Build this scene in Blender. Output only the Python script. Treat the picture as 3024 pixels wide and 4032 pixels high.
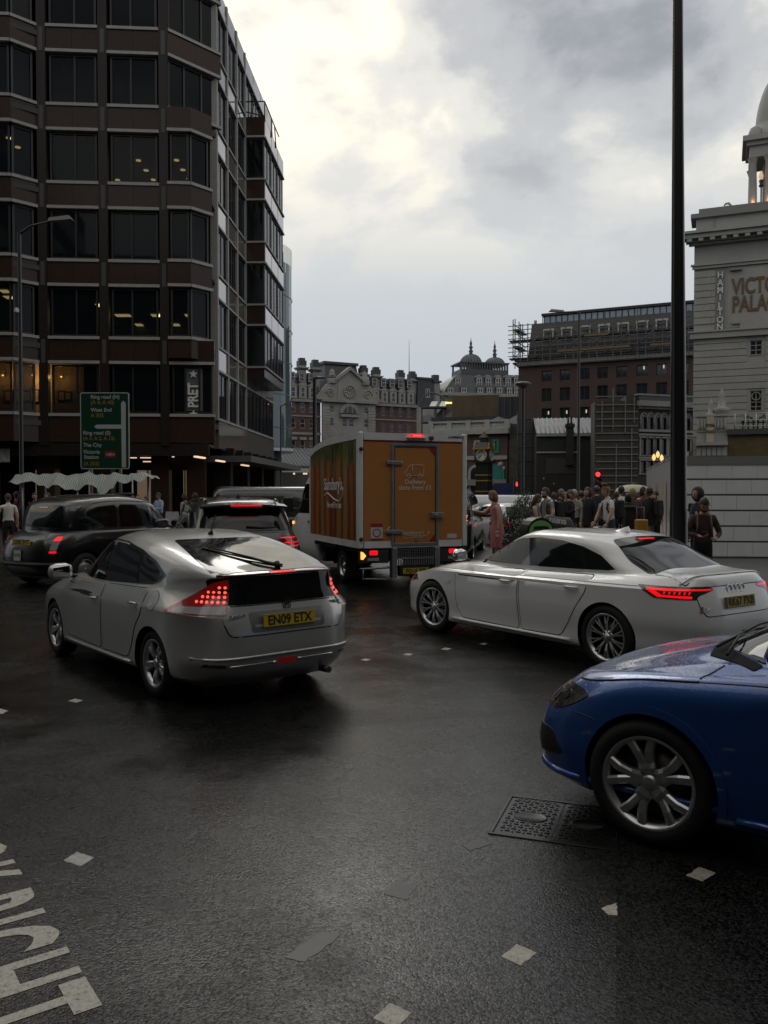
import bpy, bmesh, math, random
import numpy as np
from mathutils import Vector, Matrix
from mathutils.bvhtree import BVHTree
from mathutils.geometry import delaunay_2d_cdt

for o in list(bpy.data.objects): bpy.data.objects.remove(o)
SC = bpy.context.scene
COL = SC.collection
R = math.radians
rnd = random.Random(7)

# ---------------------------------------------------------------- camera
FPX, HOR, CAMH = 3300.0, 1940.0, 1.8
PITCH = math.atan((2016-HOR)/FPX)
cam_d = bpy.data.cameras.new('camera'); cam = bpy.data.objects.new('camera', cam_d); COL.objects.link(cam)
cam_d.sensor_fit = 'VERTICAL'; cam_d.sensor_height = 36; cam_d.sensor_width = 27
cam_d.lens = 36*FPX/4032; cam_d.clip_start = .05; cam_d.clip_end = 3000
cam.location = (0, 0, CAMH); cam.rotation_euler = (math.pi/2-PITCH, 0, 0)
SC.camera = cam

# ---------------------------------------------------------------- sky
W = bpy.data.worlds.new('World'); SC.world = W; W.use_nodes = True
wn, wl = W.node_tree.nodes, W.node_tree.links
wn.clear()
def N(nodes, t, **kw):
    n = nodes.new(t)
    for k, v in kw.items():
        if k.startswith('i_'): n.inputs[k[2:].replace('_', ' ')].default_value = v
        elif k[0] == 'p' and k[1:].isdigit(): n.inputs[int(k[1:])].default_value = v
        else: setattr(n, k, v)
    return n
out = N(wn, 'ShaderNodeOutputWorld'); bg = N(wn, 'ShaderNodeBackground')
sky = N(wn, 'ShaderNodeTexSky', sky_type='NISHITA', sun_disc=False, sun_elevation=R(38), sun_rotation=R(-14))
skys = N(wn, 'ShaderNodeVectorMath', operation='SCALE'); skys.inputs['Scale'].default_value = .09
wl.new(sky.outputs[0], skys.inputs[0])
geo = N(wn, 'ShaderNodeTexCoord')
sep = N(wn, 'ShaderNodeSeparateXYZ'); wl.new(geo.outputs['Generated'], sep.inputs[0])
zz = N(wn, 'ShaderNodeMath', operation='MAXIMUM', p1=0.0); wl.new(sep.outputs[2], zz.inputs[0])
za = N(wn, 'ShaderNodeMath', operation='ADD', p1=.45); wl.new(zz.outputs[0], za.inputs[0])
dv = N(wn, 'ShaderNodeVectorMath', operation='DIVIDE'); wl.new(geo.outputs['Generated'], dv.inputs[0])
cmb = N(wn, 'ShaderNodeCombineXYZ'); 
for i in range(3): wl.new(za.outputs[0], cmb.inputs[i])
wl.new(cmb.outputs[0], dv.inputs[1])
mp = N(wn, 'ShaderNodeMapping'); mp.inputs['Scale'].default_value = (1.25, 1.35, .6); mp.inputs['Location'].default_value = (3.9, 4.3, 0)
mp.inputs['Rotation'].default_value = (0, 0, R(24))
wl.new(dv.outputs[0], mp.inputs[0])
def wnoise(scale, detail, rough, dist):
    n = N(wn, 'ShaderNodeTexNoise'); n.inputs['Scale'].default_value = scale; n.inputs['Detail'].default_value = detail
    n.inputs['Roughness'].default_value = rough; n.inputs['Distortion'].default_value = dist
    wl.new(mp.outputs[0], n.inputs['Vector']); return n
n1 = wnoise(1.9, 8, .52, .25); n2 = wnoise(5.2, 6, .55, .2)
mx = N(wn, 'ShaderNodeMix', data_type='FLOAT'); mx.inputs[0].default_value = .22
wl.new(n1.outputs['Fac'], mx.inputs[2]); wl.new(n2.outputs['Fac'], mx.inputs[3])
rmp = N(wn, 'ShaderNodeValToRGB'); wl.new(mx.outputs[0], rmp.inputs[0])
cr = rmp.color_ramp; cr.interpolation = 'EASE'
def srgb(r, g, b): return tuple(((c/255/12.92) if c/255 <= .04045 else ((c/255+.055)/1.055)**2.4) for c in (r, g, b))+(1,)
cr.elements[0].position = .38; cr.elements[0].color = srgb(158, 162, 168)
cr.elements[1].position = .60; cr.elements[1].color = (1.28, 1.18, .95, 1)
e = cr.elements.new(.46); e.color = srgb(198, 200, 202)
e = cr.elements.new(.525); e.color = srgb(238, 236, 229)
# the cloud deck thins out into even pale blue-grey towards the horizon
hz = N(wn, 'ShaderNodeMapRange', interpolation_type='SMOOTHSTEP'); hz.inputs['From Min'].default_value = .20; hz.inputs['From Max'].default_value = .46
wl.new(zz.outputs[0], hz.inputs['Value'])
hr = N(wn, 'ShaderNodeValToRGB'); wl.new(zz.outputs[0], hr.inputs[0])
h = hr.color_ramp; h.elements[0].position = 0; h.elements[0].color = srgb(176, 184, 194); h.elements[1].position = .36; h.elements[1].color = srgb(220, 221, 219)
e = h.elements.new(.13); e.color = srgb(192, 199, 207)
cm = N(wn, 'ShaderNodeMix', data_type='RGBA'); wl.new(hz.outputs[0], cm.inputs[0]); wl.new(hr.outputs[0], cm.inputs[6]); wl.new(rmp.outputs[0], cm.inputs[7])
fm = N(wn, 'ShaderNodeMix', data_type='RGBA'); fm.inputs[0].default_value = .06
wl.new(cm.outputs[2], fm.inputs[6]); wl.new(skys.outputs[0], fm.inputs[7])
wl.new(fm.outputs[2], bg.inputs[0]); bg.inputs[1].default_value = 1.0
wl.new(bg.outputs[0], out.inputs[0])

# ---------------------------------------------------------------- sun behind the clouds, ahead of the camera
sun_d = bpy.data.lights.new('sun', 'SUN'); sun = bpy.data.objects.new('sun', sun_d); COL.objects.link(sun)
sun_d.energy = .5; sun_d.angle = R(25); sun_d.color = (1, .97, .92)
sun.rotation_euler = Vector((math.sin(R(-14))*math.cos(R(38)), math.cos(R(-14))*math.cos(R(38)), math.sin(R(38)))).to_track_quat('Z', 'Y').to_euler()
vs = SC.view_settings
vs.view_transform = 'Standard'; vs.look = 'None'; vs.exposure = 0; vs.gamma = 1; vs.use_curve_mapping = False
SC.cycles.max_bounces = 6; SC.cycles.transparent_max_bounces = 12; SC.cycles.caustics_reflective = False; SC.cycles.caustics_refractive = False

# ---------------------------------------------------------------- pixel -> place helpers (photograph pixels, 3024 x 4032)
def ray(x, y):
    u, v = (x-1512)/FPX, -(y-2016)/FPX
    return Vector((u, math.cos(PITCH)+v*math.sin(PITCH), v*math.cos(PITCH)-math.sin(PITCH)))
def G(x, y, z=0.0):
    d = ray(x, y); t = (z-CAMH)/d.z
    return Vector((d.x*t, d.y*t, z))
def D(x, y, Y):
    d = ray(x, y); t = Y/d.y
    return Vector((d.x*t, Y, CAMH+d.z*t))

# ---------------------------------------------------------------- materials
MATS = {}
def mat(name, base=(.5, .5, .5), rough=.5, metal=0., emit=None, estr=1., coat=0., spec=.5, noise=None, bump=None, trans=0., coatr=.05, ior=1.5):
    """noise = (scale, amount): value variation; bump = (scale, strength, distance)"""
    if name in MATS: return MATS[name]
    m = bpy.data.materials.new(name); m.use_nodes = True; MATS[name] = m
    nt = m.node_tree; b = nt.nodes['Principled BSDF']
    if len(base) == 3: base = tuple(base)+(1,)
    b.inputs['Base Color'].default_value = base; b.inputs['Roughness'].default_value = rough; b.inputs['Metallic'].default_value = metal
    b.inputs['Specular IOR Level'].default_value = spec; b.inputs['IOR'].default_value = ior
    b.inputs['Coat Weight'].default_value = coat; b.inputs['Coat Roughness'].default_value = coatr
    b.inputs['Transmission Weight'].default_value = trans
    if emit: b.inputs['Emission Color'].default_value = tuple(emit)+(1,); b.inputs['Emission Strength'].default_value = estr
    if noise or bump:
        tc = nt.nodes.new('ShaderNodeTexCoord')
    if noise:
        n = N(nt.nodes, 'ShaderNodeTexNoise'); n.inputs['Scale'].default_value = noise[0]; n.inputs['Detail'].default_value = 6; n.inputs['Roughness'].default_value = .65
        nt.links.new(tc.outputs['Object'], n.inputs['Vector'])
        mr = N(nt.nodes, 'ShaderNodeMapRange'); mr.inputs['From Min'].default_value = .25; mr.inputs['From Max'].default_value = .75
        mr.inputs['To Min'].default_value = 1-noise[1]; mr.inputs['To Max'].default_value = 1+noise[1]
        nt.links.new(n.outputs['Fac'], mr.inputs['Value'])
        vm = N(nt.nodes, 'ShaderNodeVectorMath', operation='SCALE'); vm.inputs[0].default_value = base[:3]
        nt.links.new(mr.outputs[0], vm.inputs['Scale']); nt.links.new(vm.outputs[0], b.inputs['Base Color'])
    if bump:
        n = N(nt.nodes, 'ShaderNodeTexNoise'); n.inputs['Scale'].default_value = bump[0]; n.inputs['Detail'].default_value = 3
        nt.links.new(tc.outputs['Object'], n.inputs['Vector'])
        bm = N(nt.nodes, 'ShaderNodeBump'); bm.inputs['Strength'].default_value = bump[1]; bm.inputs['Distance'].default_value = bump[2]
        nt.links.new(n.outputs['Fac'], bm.inputs['Height']); nt.links.new(bm.outputs[0], b.inputs['Normal'])
    return m
def paint(name, col, metal=0., rough=.35, drops=True, coat=1.):
    """car paint under clear coat, with rain beads standing on the upward faces"""
    if name in MATS: return MATS[name]
    m = mat(name, col, rough, metal, coat=coat)
    nt = m.node_tree; b = nt.nodes['Principled BSDF']
    if drops:
        tc = nt.nodes.new('ShaderNodeTexCoord')
        v = N(nt.nodes, 'ShaderNodeTexVoronoi'); v.inputs['Scale'].default_value = 55; v.inputs['Randomness'].default_value = 1
        nt.links.new(tc.outputs['Object'], v.inputs['Vector'])
        mr = N(nt.nodes, 'ShaderNodeMapRange', interpolation_type='SMOOTHSTEP'); mr.inputs['From Min'].default_value = .12; mr.inputs['From Max'].default_value = .38
        mr.inputs['To Min'].default_value = 1; mr.inputs['To Max'].default_value = 0
        nt.links.new(v.outputs['Distance'], mr.inputs['Value'])
        g = nt.nodes.new('ShaderNodeNewGeometry'); s = nt.nodes.new('ShaderNodeSeparateXYZ'); nt.links.new(g.outputs['Normal'], s.inputs[0])
        up = N(nt.nodes, 'ShaderNodeMapRange'); up.inputs['From Min'].default_value = .25; up.inputs['From Max'].default_value = .8
        nt.links.new(s.outputs[2], up.inputs['Value'])
        mu = N(nt.nodes, 'ShaderNodeMath', operation='MULTIPLY'); nt.links.new(mr.outputs[0], mu.inputs[0]); nt.links.new(up.outputs[0], mu.inputs[1])
        bm = N(nt.nodes, 'ShaderNodeBump'); bm.inputs['Strength'].default_value = .5; bm.inputs['Distance'].default_value = .002
        nt.links.new(mu.outputs[0], bm.inputs['Height']); nt.links.new(bm.outputs[0], b.inputs['Coat Normal'])
    return m
def glassmat(name, tint=(.05, .055, .06), trans=.6, rough=.03):
    """window pane: clear see-through share + mirror reflection by angle"""
    if name in MATS: return MATS[name]
    m = bpy.data.materials.new(name); m.use_nodes = True; MATS[name] = m
    nt = m.node_tree; nt.nodes.clear()
    o = N(nt.nodes, 'ShaderNodeOutputMaterial'); t = N(nt.nodes, 'ShaderNodeBsdfTransparent'); t.inputs[0].default_value = (trans, trans, trans, 1)
    g = N(nt.nodes, 'ShaderNodeBsdfPrincipled'); g.inputs['Base Color'].default_value = tuple(tint)+(1,); g.inputs['Roughness'].default_value = rough
    mx_ = N(nt.nodes, 'ShaderNodeMixShader'); fr = N(nt.nodes, 'ShaderNodeFresnel'); fr.inputs[0].default_value = 1.5
    ad = N(nt.nodes, 'ShaderNodeMath', operation='ADD', use_clamp=True, p1=.22)
    nt.links.new(fr.outputs[0], ad.inputs[0]); nt.links.new(ad.outputs[0], mx_.inputs[0])
    nt.links.new(t.outputs[0], mx_.inputs[1]); nt.links.new(g.outputs[0], mx_.inputs[2]); nt.links.new(mx_.outputs[0], o.inputs[0])
    return m

# ---------------------------------------------------------------- object helpers
def tag(o, label=None, cat=None, group=None, kind=None):
    if label: o['label'] = label
    if cat: o['category'] = cat
    if group: o['group'] = group
    if kind: o['kind'] = kind
    return o
def thing(name, label, cat, loc=(0, 0, 0), rz=0., group=None):
    o = bpy.data.objects.new(name, None); COL.objects.link(o); o.empty_display_size = .2
    o.location = loc; o.rotation_euler = (0, 0, rz)
    return tag(o, label, cat, group)
def link(name, me, parent=None, m=None):
    o = bpy.data.objects.new(name, me); COL.objects.link(o)
    if parent is not None: o.parent = parent
    if m is not None and not me.materials:
        for x in (m if isinstance(m, (list, tuple)) else [m]): me.materials.append(x)
    return o
def copy_tree(o, parent=None):
    c = o.copy(); COL.objects.link(c); c.parent = parent
    for ch in list(o.children): copy_tree(ch, c)
    return c
class MB:
    def __init__(s): s.v = []; s.f = []; s.mi = []; s.sm = []
    def add(s, vs, fs, mi=0, smooth=False):
        b = len(s.v); s.v += [tuple(v) for v in vs]
        for f in fs: s.f.append([b+i for i in f]); s.mi.append(mi); s.sm.append(smooth)
        return s
    def box(s, x0, x1, y0, y1, z0, z1, mi=0, M=None):
        vs = [Vector((x, y, z)) for z in (z0, z1) for y in (y0, y1) for x in (x0, x1)]
        if M is not None: vs = [M @ v for v in vs]
        return s.add(vs, [(0, 2, 3, 1), (4, 5, 7, 6), (0, 1, 5, 4), (2, 6, 7, 3), (0, 4, 6, 2), (1, 3, 7, 5)], mi)
    def prism(s, poly, axis, a, b, mi=0, M=None):
        """poly in the two other axes (axis 'x': (y,z), 'y': (x,z), 'z': (x,y)) extruded from a to b"""
        n = len(poly)
        def P(p, t): return {'x': (t, p[0], p[1]), 'y': (p[0], t, p[1]), 'z': (p[0], p[1], t)}[axis]
        vs = [Vector(P(p, a)) for p in poly]+[Vector(P(p, b)) for p in poly]
        if M is not None: vs = [M @ v for v in vs]
        fs = [tuple(range(n))[::-1], tuple(range(n, 2*n))]+[(i, (i+1) % n, n+(i+1) % n, n+i) for i in range(n)]
        return s.add(vs, fs, mi)
    def tube(s, pts, r, n=8, mi=0, cap=True):
        pts = [Vector(p) for p in pts]; rs = r if isinstance(r, (list, tuple)) else [r]*len(pts)
        vs = []; fs = []; ref = None
        for i, p in enumerate(pts):
            t = (pts[min(i+1, len(pts)-1)]-pts[max(i-1, 0)]).normalized()
            if ref is None: ref = t.orthogonal().normalized()
            ref = (ref-t*ref.dot(t)).normalized() if (ref-t*ref.dot(t)).length > 1e-6 else t.orthogonal().normalized()
            q = t.cross(ref)
            for k in range(n):
                a = 2*math.pi*k/n; vs.append(p+(ref*math.cos(a)+q*math.sin(a))*rs[i])
        for i in range(len(pts)-1):
            for k in range(n): fs.append((i*n+k, i*n+(k+1) % n, (i+1)*n+(k+1) % n, (i+1)*n+k))
        s.add(vs, fs, mi, True)
        if cap:
            b = len(s.v)-len(vs)
            s.f.append([b+k for k in range(n)][::-1]); s.f.append([b+(len(pts)-1)*n+k for k in range(n)]); s.mi += [mi, mi]; s.sm += [False, False]
        return s
    def lathe(s, prof, n=24, mi=0, M=None, a0=0., a1=2*math.pi, smooth=True):
        """prof: (radius, height) about z"""
        full = abs(a1-a0-2*math.pi) < 1e-6; cols = n if full else n+1
        vs = []
        for (r, z) in prof:
            for k in range(cols):
                a = a0+(a1-a0)*k/n; vs.append(Vector((r*math.cos(a), r*math.sin(a), z)))
        if M is not None: vs = [M @ v for v in vs]
        fs = []
        for i in range(len(prof)-1):
            for k in range(n):
                k2 = (k+1) % cols
                fs.append((i*cols+k, i*cols+k2, (i+1)*cols+k2, (i+1)*cols+k))
        return s.add(vs, fs, mi, smooth)
    def mesh(s, name='m', weld=False):
        me = bpy.data.meshes.new(name); me.from_pydata(s.v, [], s.f)
        me.polygons.foreach_set('material_index', s.mi); me.polygons.foreach_set('use_smooth', s.sm)
        me.update()
        if weld:
            bm = bmesh.new(); bm.from_mesh(me); bmesh.ops.remove_doubles(bm, verts=bm.verts, dist=1e-5); bm.to_mesh(me); bm.free()
        return me
    def build(s, name, m, parent=None, bevel=0., recalc=False):
        me = s.mesh(name)
        if bevel or recalc:
            bm = bmesh.new(); bm.from_mesh(me)
            bmesh.ops.recalc_face_normals(bm, faces=bm.faces)
            if bevel: bmesh.ops.bevel(bm, geom=list(bm.edges), offset=bevel, segments=2, affect='EDGES', profile=.5)
            bm.to_mesh(me); bm.free()
        return link(name, me, parent, m)
def text_mesh(body, size, extrude=.002, align='CENTER', bold=0., xs=1., shear=0., spacing=1.):
    cu = bpy.data.curves.new('t', 'FONT'); cu.body = body; cu.size = size; cu.extrude = extrude; cu.align_x = align; cu.align_y = 'CENTER'
    cu.offset = bold; cu.shear = shear; cu.space_character = spacing; cu.resolution_u = 4
    ob = bpy.data.objects.new('t', cu); COL.objects.link(ob)
    dg = bpy.context.evaluated_depsgraph_get(); dg.update()
    me = bpy.data.meshes.new_from_object(ob.evaluated_get(dg)); bpy.data.objects.remove(ob); bpy.data.curves.remove(cu)
    if xs != 1:
        for v in me.vertices: v.co.x *= xs
    me.materials.clear()
    return me
def frame(o, u, v):
    """matrix with local x along u, local y along v, origin o"""
    u = Vector(u).normalized(); w = u.cross(Vector(v)).normalized(); v = w.cross(u)
    M = Matrix.Identity(4)
    for i in range(3): M[i][0], M[i][1], M[i][2], M[i][3] = u[i], v[i], w[i], o[i]
    return M
def text(name, body, size, m, parent, M, **kw):
    o = link(name, text_mesh(body, size, **kw), parent, m); o.matrix_local = M; return o
def rounded(poly, r, seg=4):
    n = len(poly); res = []
    for i in range(n):
        p0, p, p1 = Vector(poly[i-1]), Vector(poly[i]), Vector(poly[(i+1) % n])
        rr = r[i] if isinstance(r, (list, tuple)) else r
        a, b = (p0-p), (p1-p); la, lb = a.length, b.length
        k = min(rr, la*.49, lb*.49)
        if k < 1e-5: res.append(p); continue
        A, B = p+a/la*k, p+b/lb*k
        for j in range(seg+1):
            t = j/seg; res.append(A*(1-t)**2+p*2*t*(1-t)+B*t*t)
    return [(p.x, p.y) for p in res]
def inset(poly, d):
    n = len(poly); area = sum(poly[i][0]*poly[(i+1) % n][1]-poly[(i+1) % n][0]*poly[i][1] for i in range(n))
    s = 1 if area > 0 else -1; res = []
    for i in range(n):
        p0, p, p1 = Vector(poly[i-1]), Vector(poly[i]), Vector(poly[(i+1) % n])
        a = (p-p0); b = (p1-p)
        if a.length < 1e-7 or b.length < 1e-7: res.append(poly[i]); continue
        a.normalize(); b.normalize()
        na, nb = Vector((-a.y, a.x))*s, Vector((-b.y, b.x))*s
        q = na+nb
        q = q/max(.35, q.length_squared)*2 if q.length > 1e-6 else na
        res.append((p.x+q.x*d, p.y+q.y*d))
    return res
def pchip(xs, ys, q):
    xs, ys, q = np.array(xs, float), np.array(ys, float), np.asarray(q, float)
    if xs[0] > xs[-1]: xs, ys = xs[::-1], ys[::-1]
    if len(xs) == 1: return np.full_like(q, ys[0])
    h = np.diff(xs); d = np.diff(ys)/h; m = np.zeros(len(xs))
    for i in range(1, len(xs)-1):
        if d[i-1]*d[i] > 0:
            w1, w2 = 2*h[i]+h[i-1], h[i]+2*h[i-1]; m[i] = (w1+w2)/(w1/d[i-1]+w2/d[i])
    m[0], m[-1] = d[0], d[-1]
    q = np.clip(q, xs[0], xs[-1]); k = np.clip(np.searchsorted(xs, q)-1, 0, len(h)-1)
    t = (q-xs[k])/h[k]
    return (2*t**3-3*t**2+1)*ys[k]+(t**3-2*t**2+t)*h[k]*m[k]+(-2*t**3+3*t**2)*ys[k+1]+(t**3-t**2)*h[k]*m[k+1]
# ================================================================ vehicles: body shells, panels laid on them, wheels
def _phi(ncol):
    ph = np.linspace(math.pi, 0, 4001); n = 5.
    r = (np.abs(np.cos(ph))**n+np.abs(np.sin(ph))**n)**(-1/n)
    x, y = 2.2*r*np.cos(ph), .85*r*np.sin(ph)
    s = np.concatenate([[0], np.cumsum(np.hypot(np.diff(x), np.diff(y)))])
    return np.interp(np.linspace(0, s[-1], ncol+1), s, ph)
def L(xr, xf, w, z, nr=5., nf=4., wx=None, c=False): return dict(xr=xr, xf=xf, w=w, z=z, nr=nr, nf=nf, wx=wx, c=c)
def shell_mesh(levels, ncol=72, sub=5):
    ph = _phi(ncol); cs, sn = np.cos(ph), np.sin(ph)
    lv = [dict(levels[0], w=1e-9, c=True), dict(levels[0], c=True)]+levels[1:]
    P = []
    for l in lv:
        n = np.where(cs < 0, l['nr'], l['nf'])
        r = (np.abs(cs)**n+np.abs(sn)**n)**(-1/n)
        x = (l['xr']+l['xf'])/2+(l['xf']-l['xr'])/2*r*cs
        y = l['w']*r*sn; y[0] = y[-1] = 0
        if l['wx']: y = y*pchip([a for a, b in l['wx']], [b for a, b in l['wx']], x)
        z = np.full_like(x, l['z']) if not isinstance(l['z'], (list, tuple)) else pchip([a for a, b in l['z']], [b for a, b in l['z']], x)
        P.append(np.stack([x, y, z], 1))
    P = np.array(P); rows = []
    br = [i for i, l in enumerate(lv) if l['c'] or i in (0, len(lv)-1)]
    for a, b in zip(br[:-1], br[1:]):
        S = P[a:b+1]; m = len(S)
        if m == 2:
            for t in np.linspace(0, 1, 4)[:-1]: rows.append(S[0]*(1-t)+S[1]*t)
            continue
        h = np.array([max(1e-3, np.mean(np.linalg.norm(S[i+1]-S[i], axis=1))) for i in range(m-1)])
        T = np.zeros_like(S)
        for i in range(1, m-1): T[i] = ((S[i+1]-S[i])/h[i]*h[i-1]+(S[i]-S[i-1])/h[i-1]*h[i])/(h[i]+h[i-1])
        T[0] = 1.5*(S[1]-S[0])/h[0]-.5*T[1]; T[-1] = 1.5*(S[-1]-S[-2])/h[-1]-.5*T[-2]
        for i in range(m-1):
            for t in np.linspace(0, 1, sub+1)[:-1]:
                rows.append((2*t**3-3*t**2+1)*S[i]+(t**3-2*t**2+t)*h[i]*T[i]+(-2*t**3+3*t**2)*S[i+1]+(t**3-t**2)*h[i]*T[i+1])
    rows.append(P[-1])
    nr = 2*ncol; vs = []; fs = []
    for q in rows:
        vs += [tuple(p) for p in q]; vs += [(p[0], -p[1], p[2]) for p in q[-2:0:-1]]
    for i in range(len(rows)-1):
        for k in range(nr): fs.append((i*nr+k, i*nr+(k+1) % nr, (i+1)*nr+(k+1) % nr, (i+1)*nr+k))
    me = bpy.data.meshes.new('shell'); me.from_pydata(vs, [], fs)
    bm = bmesh.new(); bm.from_mesh(me)
    bmesh.ops.remove_doubles(bm, verts=bm.verts, dist=2e-4); bmesh.ops.dissolve_degenerate(bm, edges=bm.edges, dist=1e-5)
    bmesh.ops.recalc_face_normals(bm, faces=bm.faces); bm.to_mesh(me); bm.free()
    return me
def cut(me, cutter):
    a = bpy.data.objects.new('a', me); b = bpy.data.objects.new('b', cutter); COL.objects.link(a); COL.objects.link(b)
    md = a.modifiers.new('b', 'BOOLEAN'); md.operation = 'DIFFERENCE'; md.object = b; md.solver = 'EXACT'
    dg = bpy.context.evaluated_depsgraph_get(); dg.update()
    res = bpy.data.meshes.new_from_object(a.evaluated_get(dg))
    bpy.data.objects.remove(a); bpy.data.objects.remove(b)
    return res
FR = {'L': (lambda u, v: Vector((u, 4, v)), Vector((0, -1, 0))), 'R': (lambda u, v: Vector((u, -4, v)), Vector((0, 1, 0))),
      'B': (lambda u, v: Vector((-6, u, v)), Vector((1, 0, 0))), 'F': (lambda u, v: Vector((6, u, v)), Vector((-1, 0, 0))),
      'T': (lambda u, v: Vector((u, v, 5)), Vector((0, 0, -1)))}
_q = .70710678
for _n, _x, _y in (('BL', -1, 1), ('BR', -1, -1), ('FL', 1, 1), ('FR', 1, -1)):      # looking at a corner of the car: u = (x -+ y) / sqrt 2
    FR[_n] = ((lambda u, v, a=_x, b=_y: Vector((a*6*_q+u*_q, b*6*_q-a*b*u*_q, v))), Vector((-_x*_q, -_y*_q, 0)))
class Car:
    def __init__(s, name, label, cat, loc, head, levels, arches, pm, ncol=72, sub=5, group=None, zm=None):
        """head: heading vector (x, y); arches: list of (x, z, radius, inner y)"""
        s.root = thing(name, label, cat, loc, math.atan2(head[1], head[0]), group); s.pm = pm; s.zm = zm or (lambda z: z)
        if zm:
            levels = [dict(l, z=[(a, zm(b)) for a, b in l['z']] if isinstance(l['z'], list) else zm(l['z'])) for l in levels]
        me = shell_mesh(levels, ncol, sub)
        if arches:
            mb = MB()
            for (x, z, r, yi) in arches:
                for sg in (1, -1):
                    mb.lathe([(1e-6, 0), (r, 0), (r, 2.), (1e-6, 2.)], 40, M=Matrix.Translation((x, sg*yi, z)) @ Matrix.Rotation(-sg*math.pi/2, 4, 'X'))
            cm_ = mb.mesh(); bm = bmesh.new(); bm.from_mesh(cm_); bmesh.ops.remove_doubles(bm, verts=bm.verts, dist=1e-4); bmesh.ops.recalc_face_normals(bm, faces=bm.faces); bm.to_mesh(cm_); bm.free()
            me = cut(me, cm_)
        me.materials.clear(); me.materials.append(pm); me.materials.append(M_black)
        for p in me.polygons:
            p.use_smooth = True; p.material_index = 0
            c = p.center
            for (x, z, r, yi) in arches or []:
                if (c.x-x)**2+(c.z-z)**2 < (r+.004)**2 and abs(c.y) < 3 and not (abs(p.normal.y) > .5 and abs(c.y) > yi+.02): p.material_index = 1
            if p.normal.z < -.8 and c.z < .35: p.material_index = 1
        me.set_sharp_from_angle(angle=R(38))
        s.body = link('body', me, s.root); s.bvh = BVHTree.FromPolygons([v.co for v in me.vertices], [tuple(p.vertices) for p in me.polygons])
    def hit(s, fr, u, v, off=0., graze=.22):
        if fr != 'T': v = s.zm(v)
        o, d = FR[fr][0](u, v), FR[fr][1]
        loc, nor, i, dist = s.bvh.ray_cast(o, d)
        if loc is None: return None, None
        if nor.dot(d) > 0: nor = -nor
        if -nor.dot(d) < graze: return None, None
        return loc+nor*off, nor
    def patch(s, name, fr, poly, off, m, parent=None, grid=.06, smooth=True, depth=.006):
        me = s.patch_mesh(fr, poly, off, grid, depth)
        if me is None: return None
        o = link(name, me, s.root if parent is None else parent, m)
        return o
    def patch_mesh(s, fr, poly, off, grid=.06, depth=.006):
        pts = []
        n = len(poly)
        for i in range(n):
            a, b = Vector(poly[i]), Vector(poly[(i+1) % n]); k = max(1, int((b-a).length/grid+.5))
            for j in range(k): pts.append(a+(b-a)*j/k)
        nb = len(pts); edges = [(i, (i+1) % nb) for i in range(nb)]
        x0, x1 = min(p.x for p in pts), max(p.x for p in pts); y0, y1 = min(p.y for p in pts), max(p.y for p in pts)
        gx = max(1, int((x1-x0)/grid)); gy = max(1, int((y1-y0)/grid))
        for i in range(1, gx):
            for j in range(1, gy): pts.append(Vector((x0+(x1-x0)*i/gx, y0+(y1-y0)*j/gy)))
        vo, eo, fo, _, _, _ = delaunay_2d_cdt(pts, edges, [], 1, 1e-5)
        vs = []; ok = []; nr = []
        for p in vo:
            h_, n_ = s.hit(fr, p.x, p.y, off)
            ok.append(h_ is not None); vs.append(h_ if h_ is not None else Vector()); nr.append(n_)
        fs = [f for f in fo if all(ok[i] for i in f)]
        if not fs: return None
        # a rim turned in towards the body so that the panel has an edge
        cnt = {}
        for f in fs:
            for i in range(len(f)):
                e_ = (f[i], f[(i+1) % len(f)]); k = tuple(sorted(e_)); cnt.setdefault(k, []).append(e_)
        rim = {}; extra = []
        for k, l in cnt.items():
            if len(l) == 1:
                a, b = l[0]
                for q in (a, b):
                    if q not in rim: rim[q] = len(vs); vs.append(vs[q]-nr[q]*depth)
                extra.append((b, a, rim[a], rim[b]))
        me = bpy.data.meshes.new('panel'); me.from_pydata(vs, [], list(fs)+extra)
        bm = bmesh.new(); bm.from_mesh(me)
        used = [v for v in bm.verts if not v.link_faces]; bmesh.ops.delete(bm, geom=used, context='VERTS')
        bm.faces.ensure_lookup_table()
        d = FR[fr][1]
        for f in bm.faces: f.smooth = True
        bm.normal_update()
        nf = len(fs)
        for i, f in enumerate(bm.faces):
            if i < nf and f.normal.dot(d) > 0: f.normal_flip()
        bm.to_mesh(me); bm.free()
        me.set_sharp_from_angle(angle=R(40))
        return me
    def panel(s, name, fr, poly, r=.05, gap=.010, m=None, off=.0035, grid=.07):
        """painted skin panel with a dark shut line round it"""
        pl = rounded(poly, r)
        o = s.patch(name, fr, inset(pl, gap), off, m or s.pm, grid=grid, depth=.004)
        return o, s.patch('shut_line', fr, pl, .0012, M_black, parent=o, grid=grid, depth=.001)
    def bar(s, name, fr, pts, r, m, parent=None, off=None, n=6):
        q = []
        for (u, v) in pts:
            h_, _ = s.hit(fr, u, v, r*.3 if off is None else off)
            if h_ is not None: q.append(h_)
        return MB().tube(q, r, n).build(name, m, s.root if parent is None else parent)
def ln(a, b, n): return [(a[0]+(b[0]-a[0])*i/(n-1), a[1]+(b[1]-a[1])*i/(n-1)) for i in range(n)]
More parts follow.
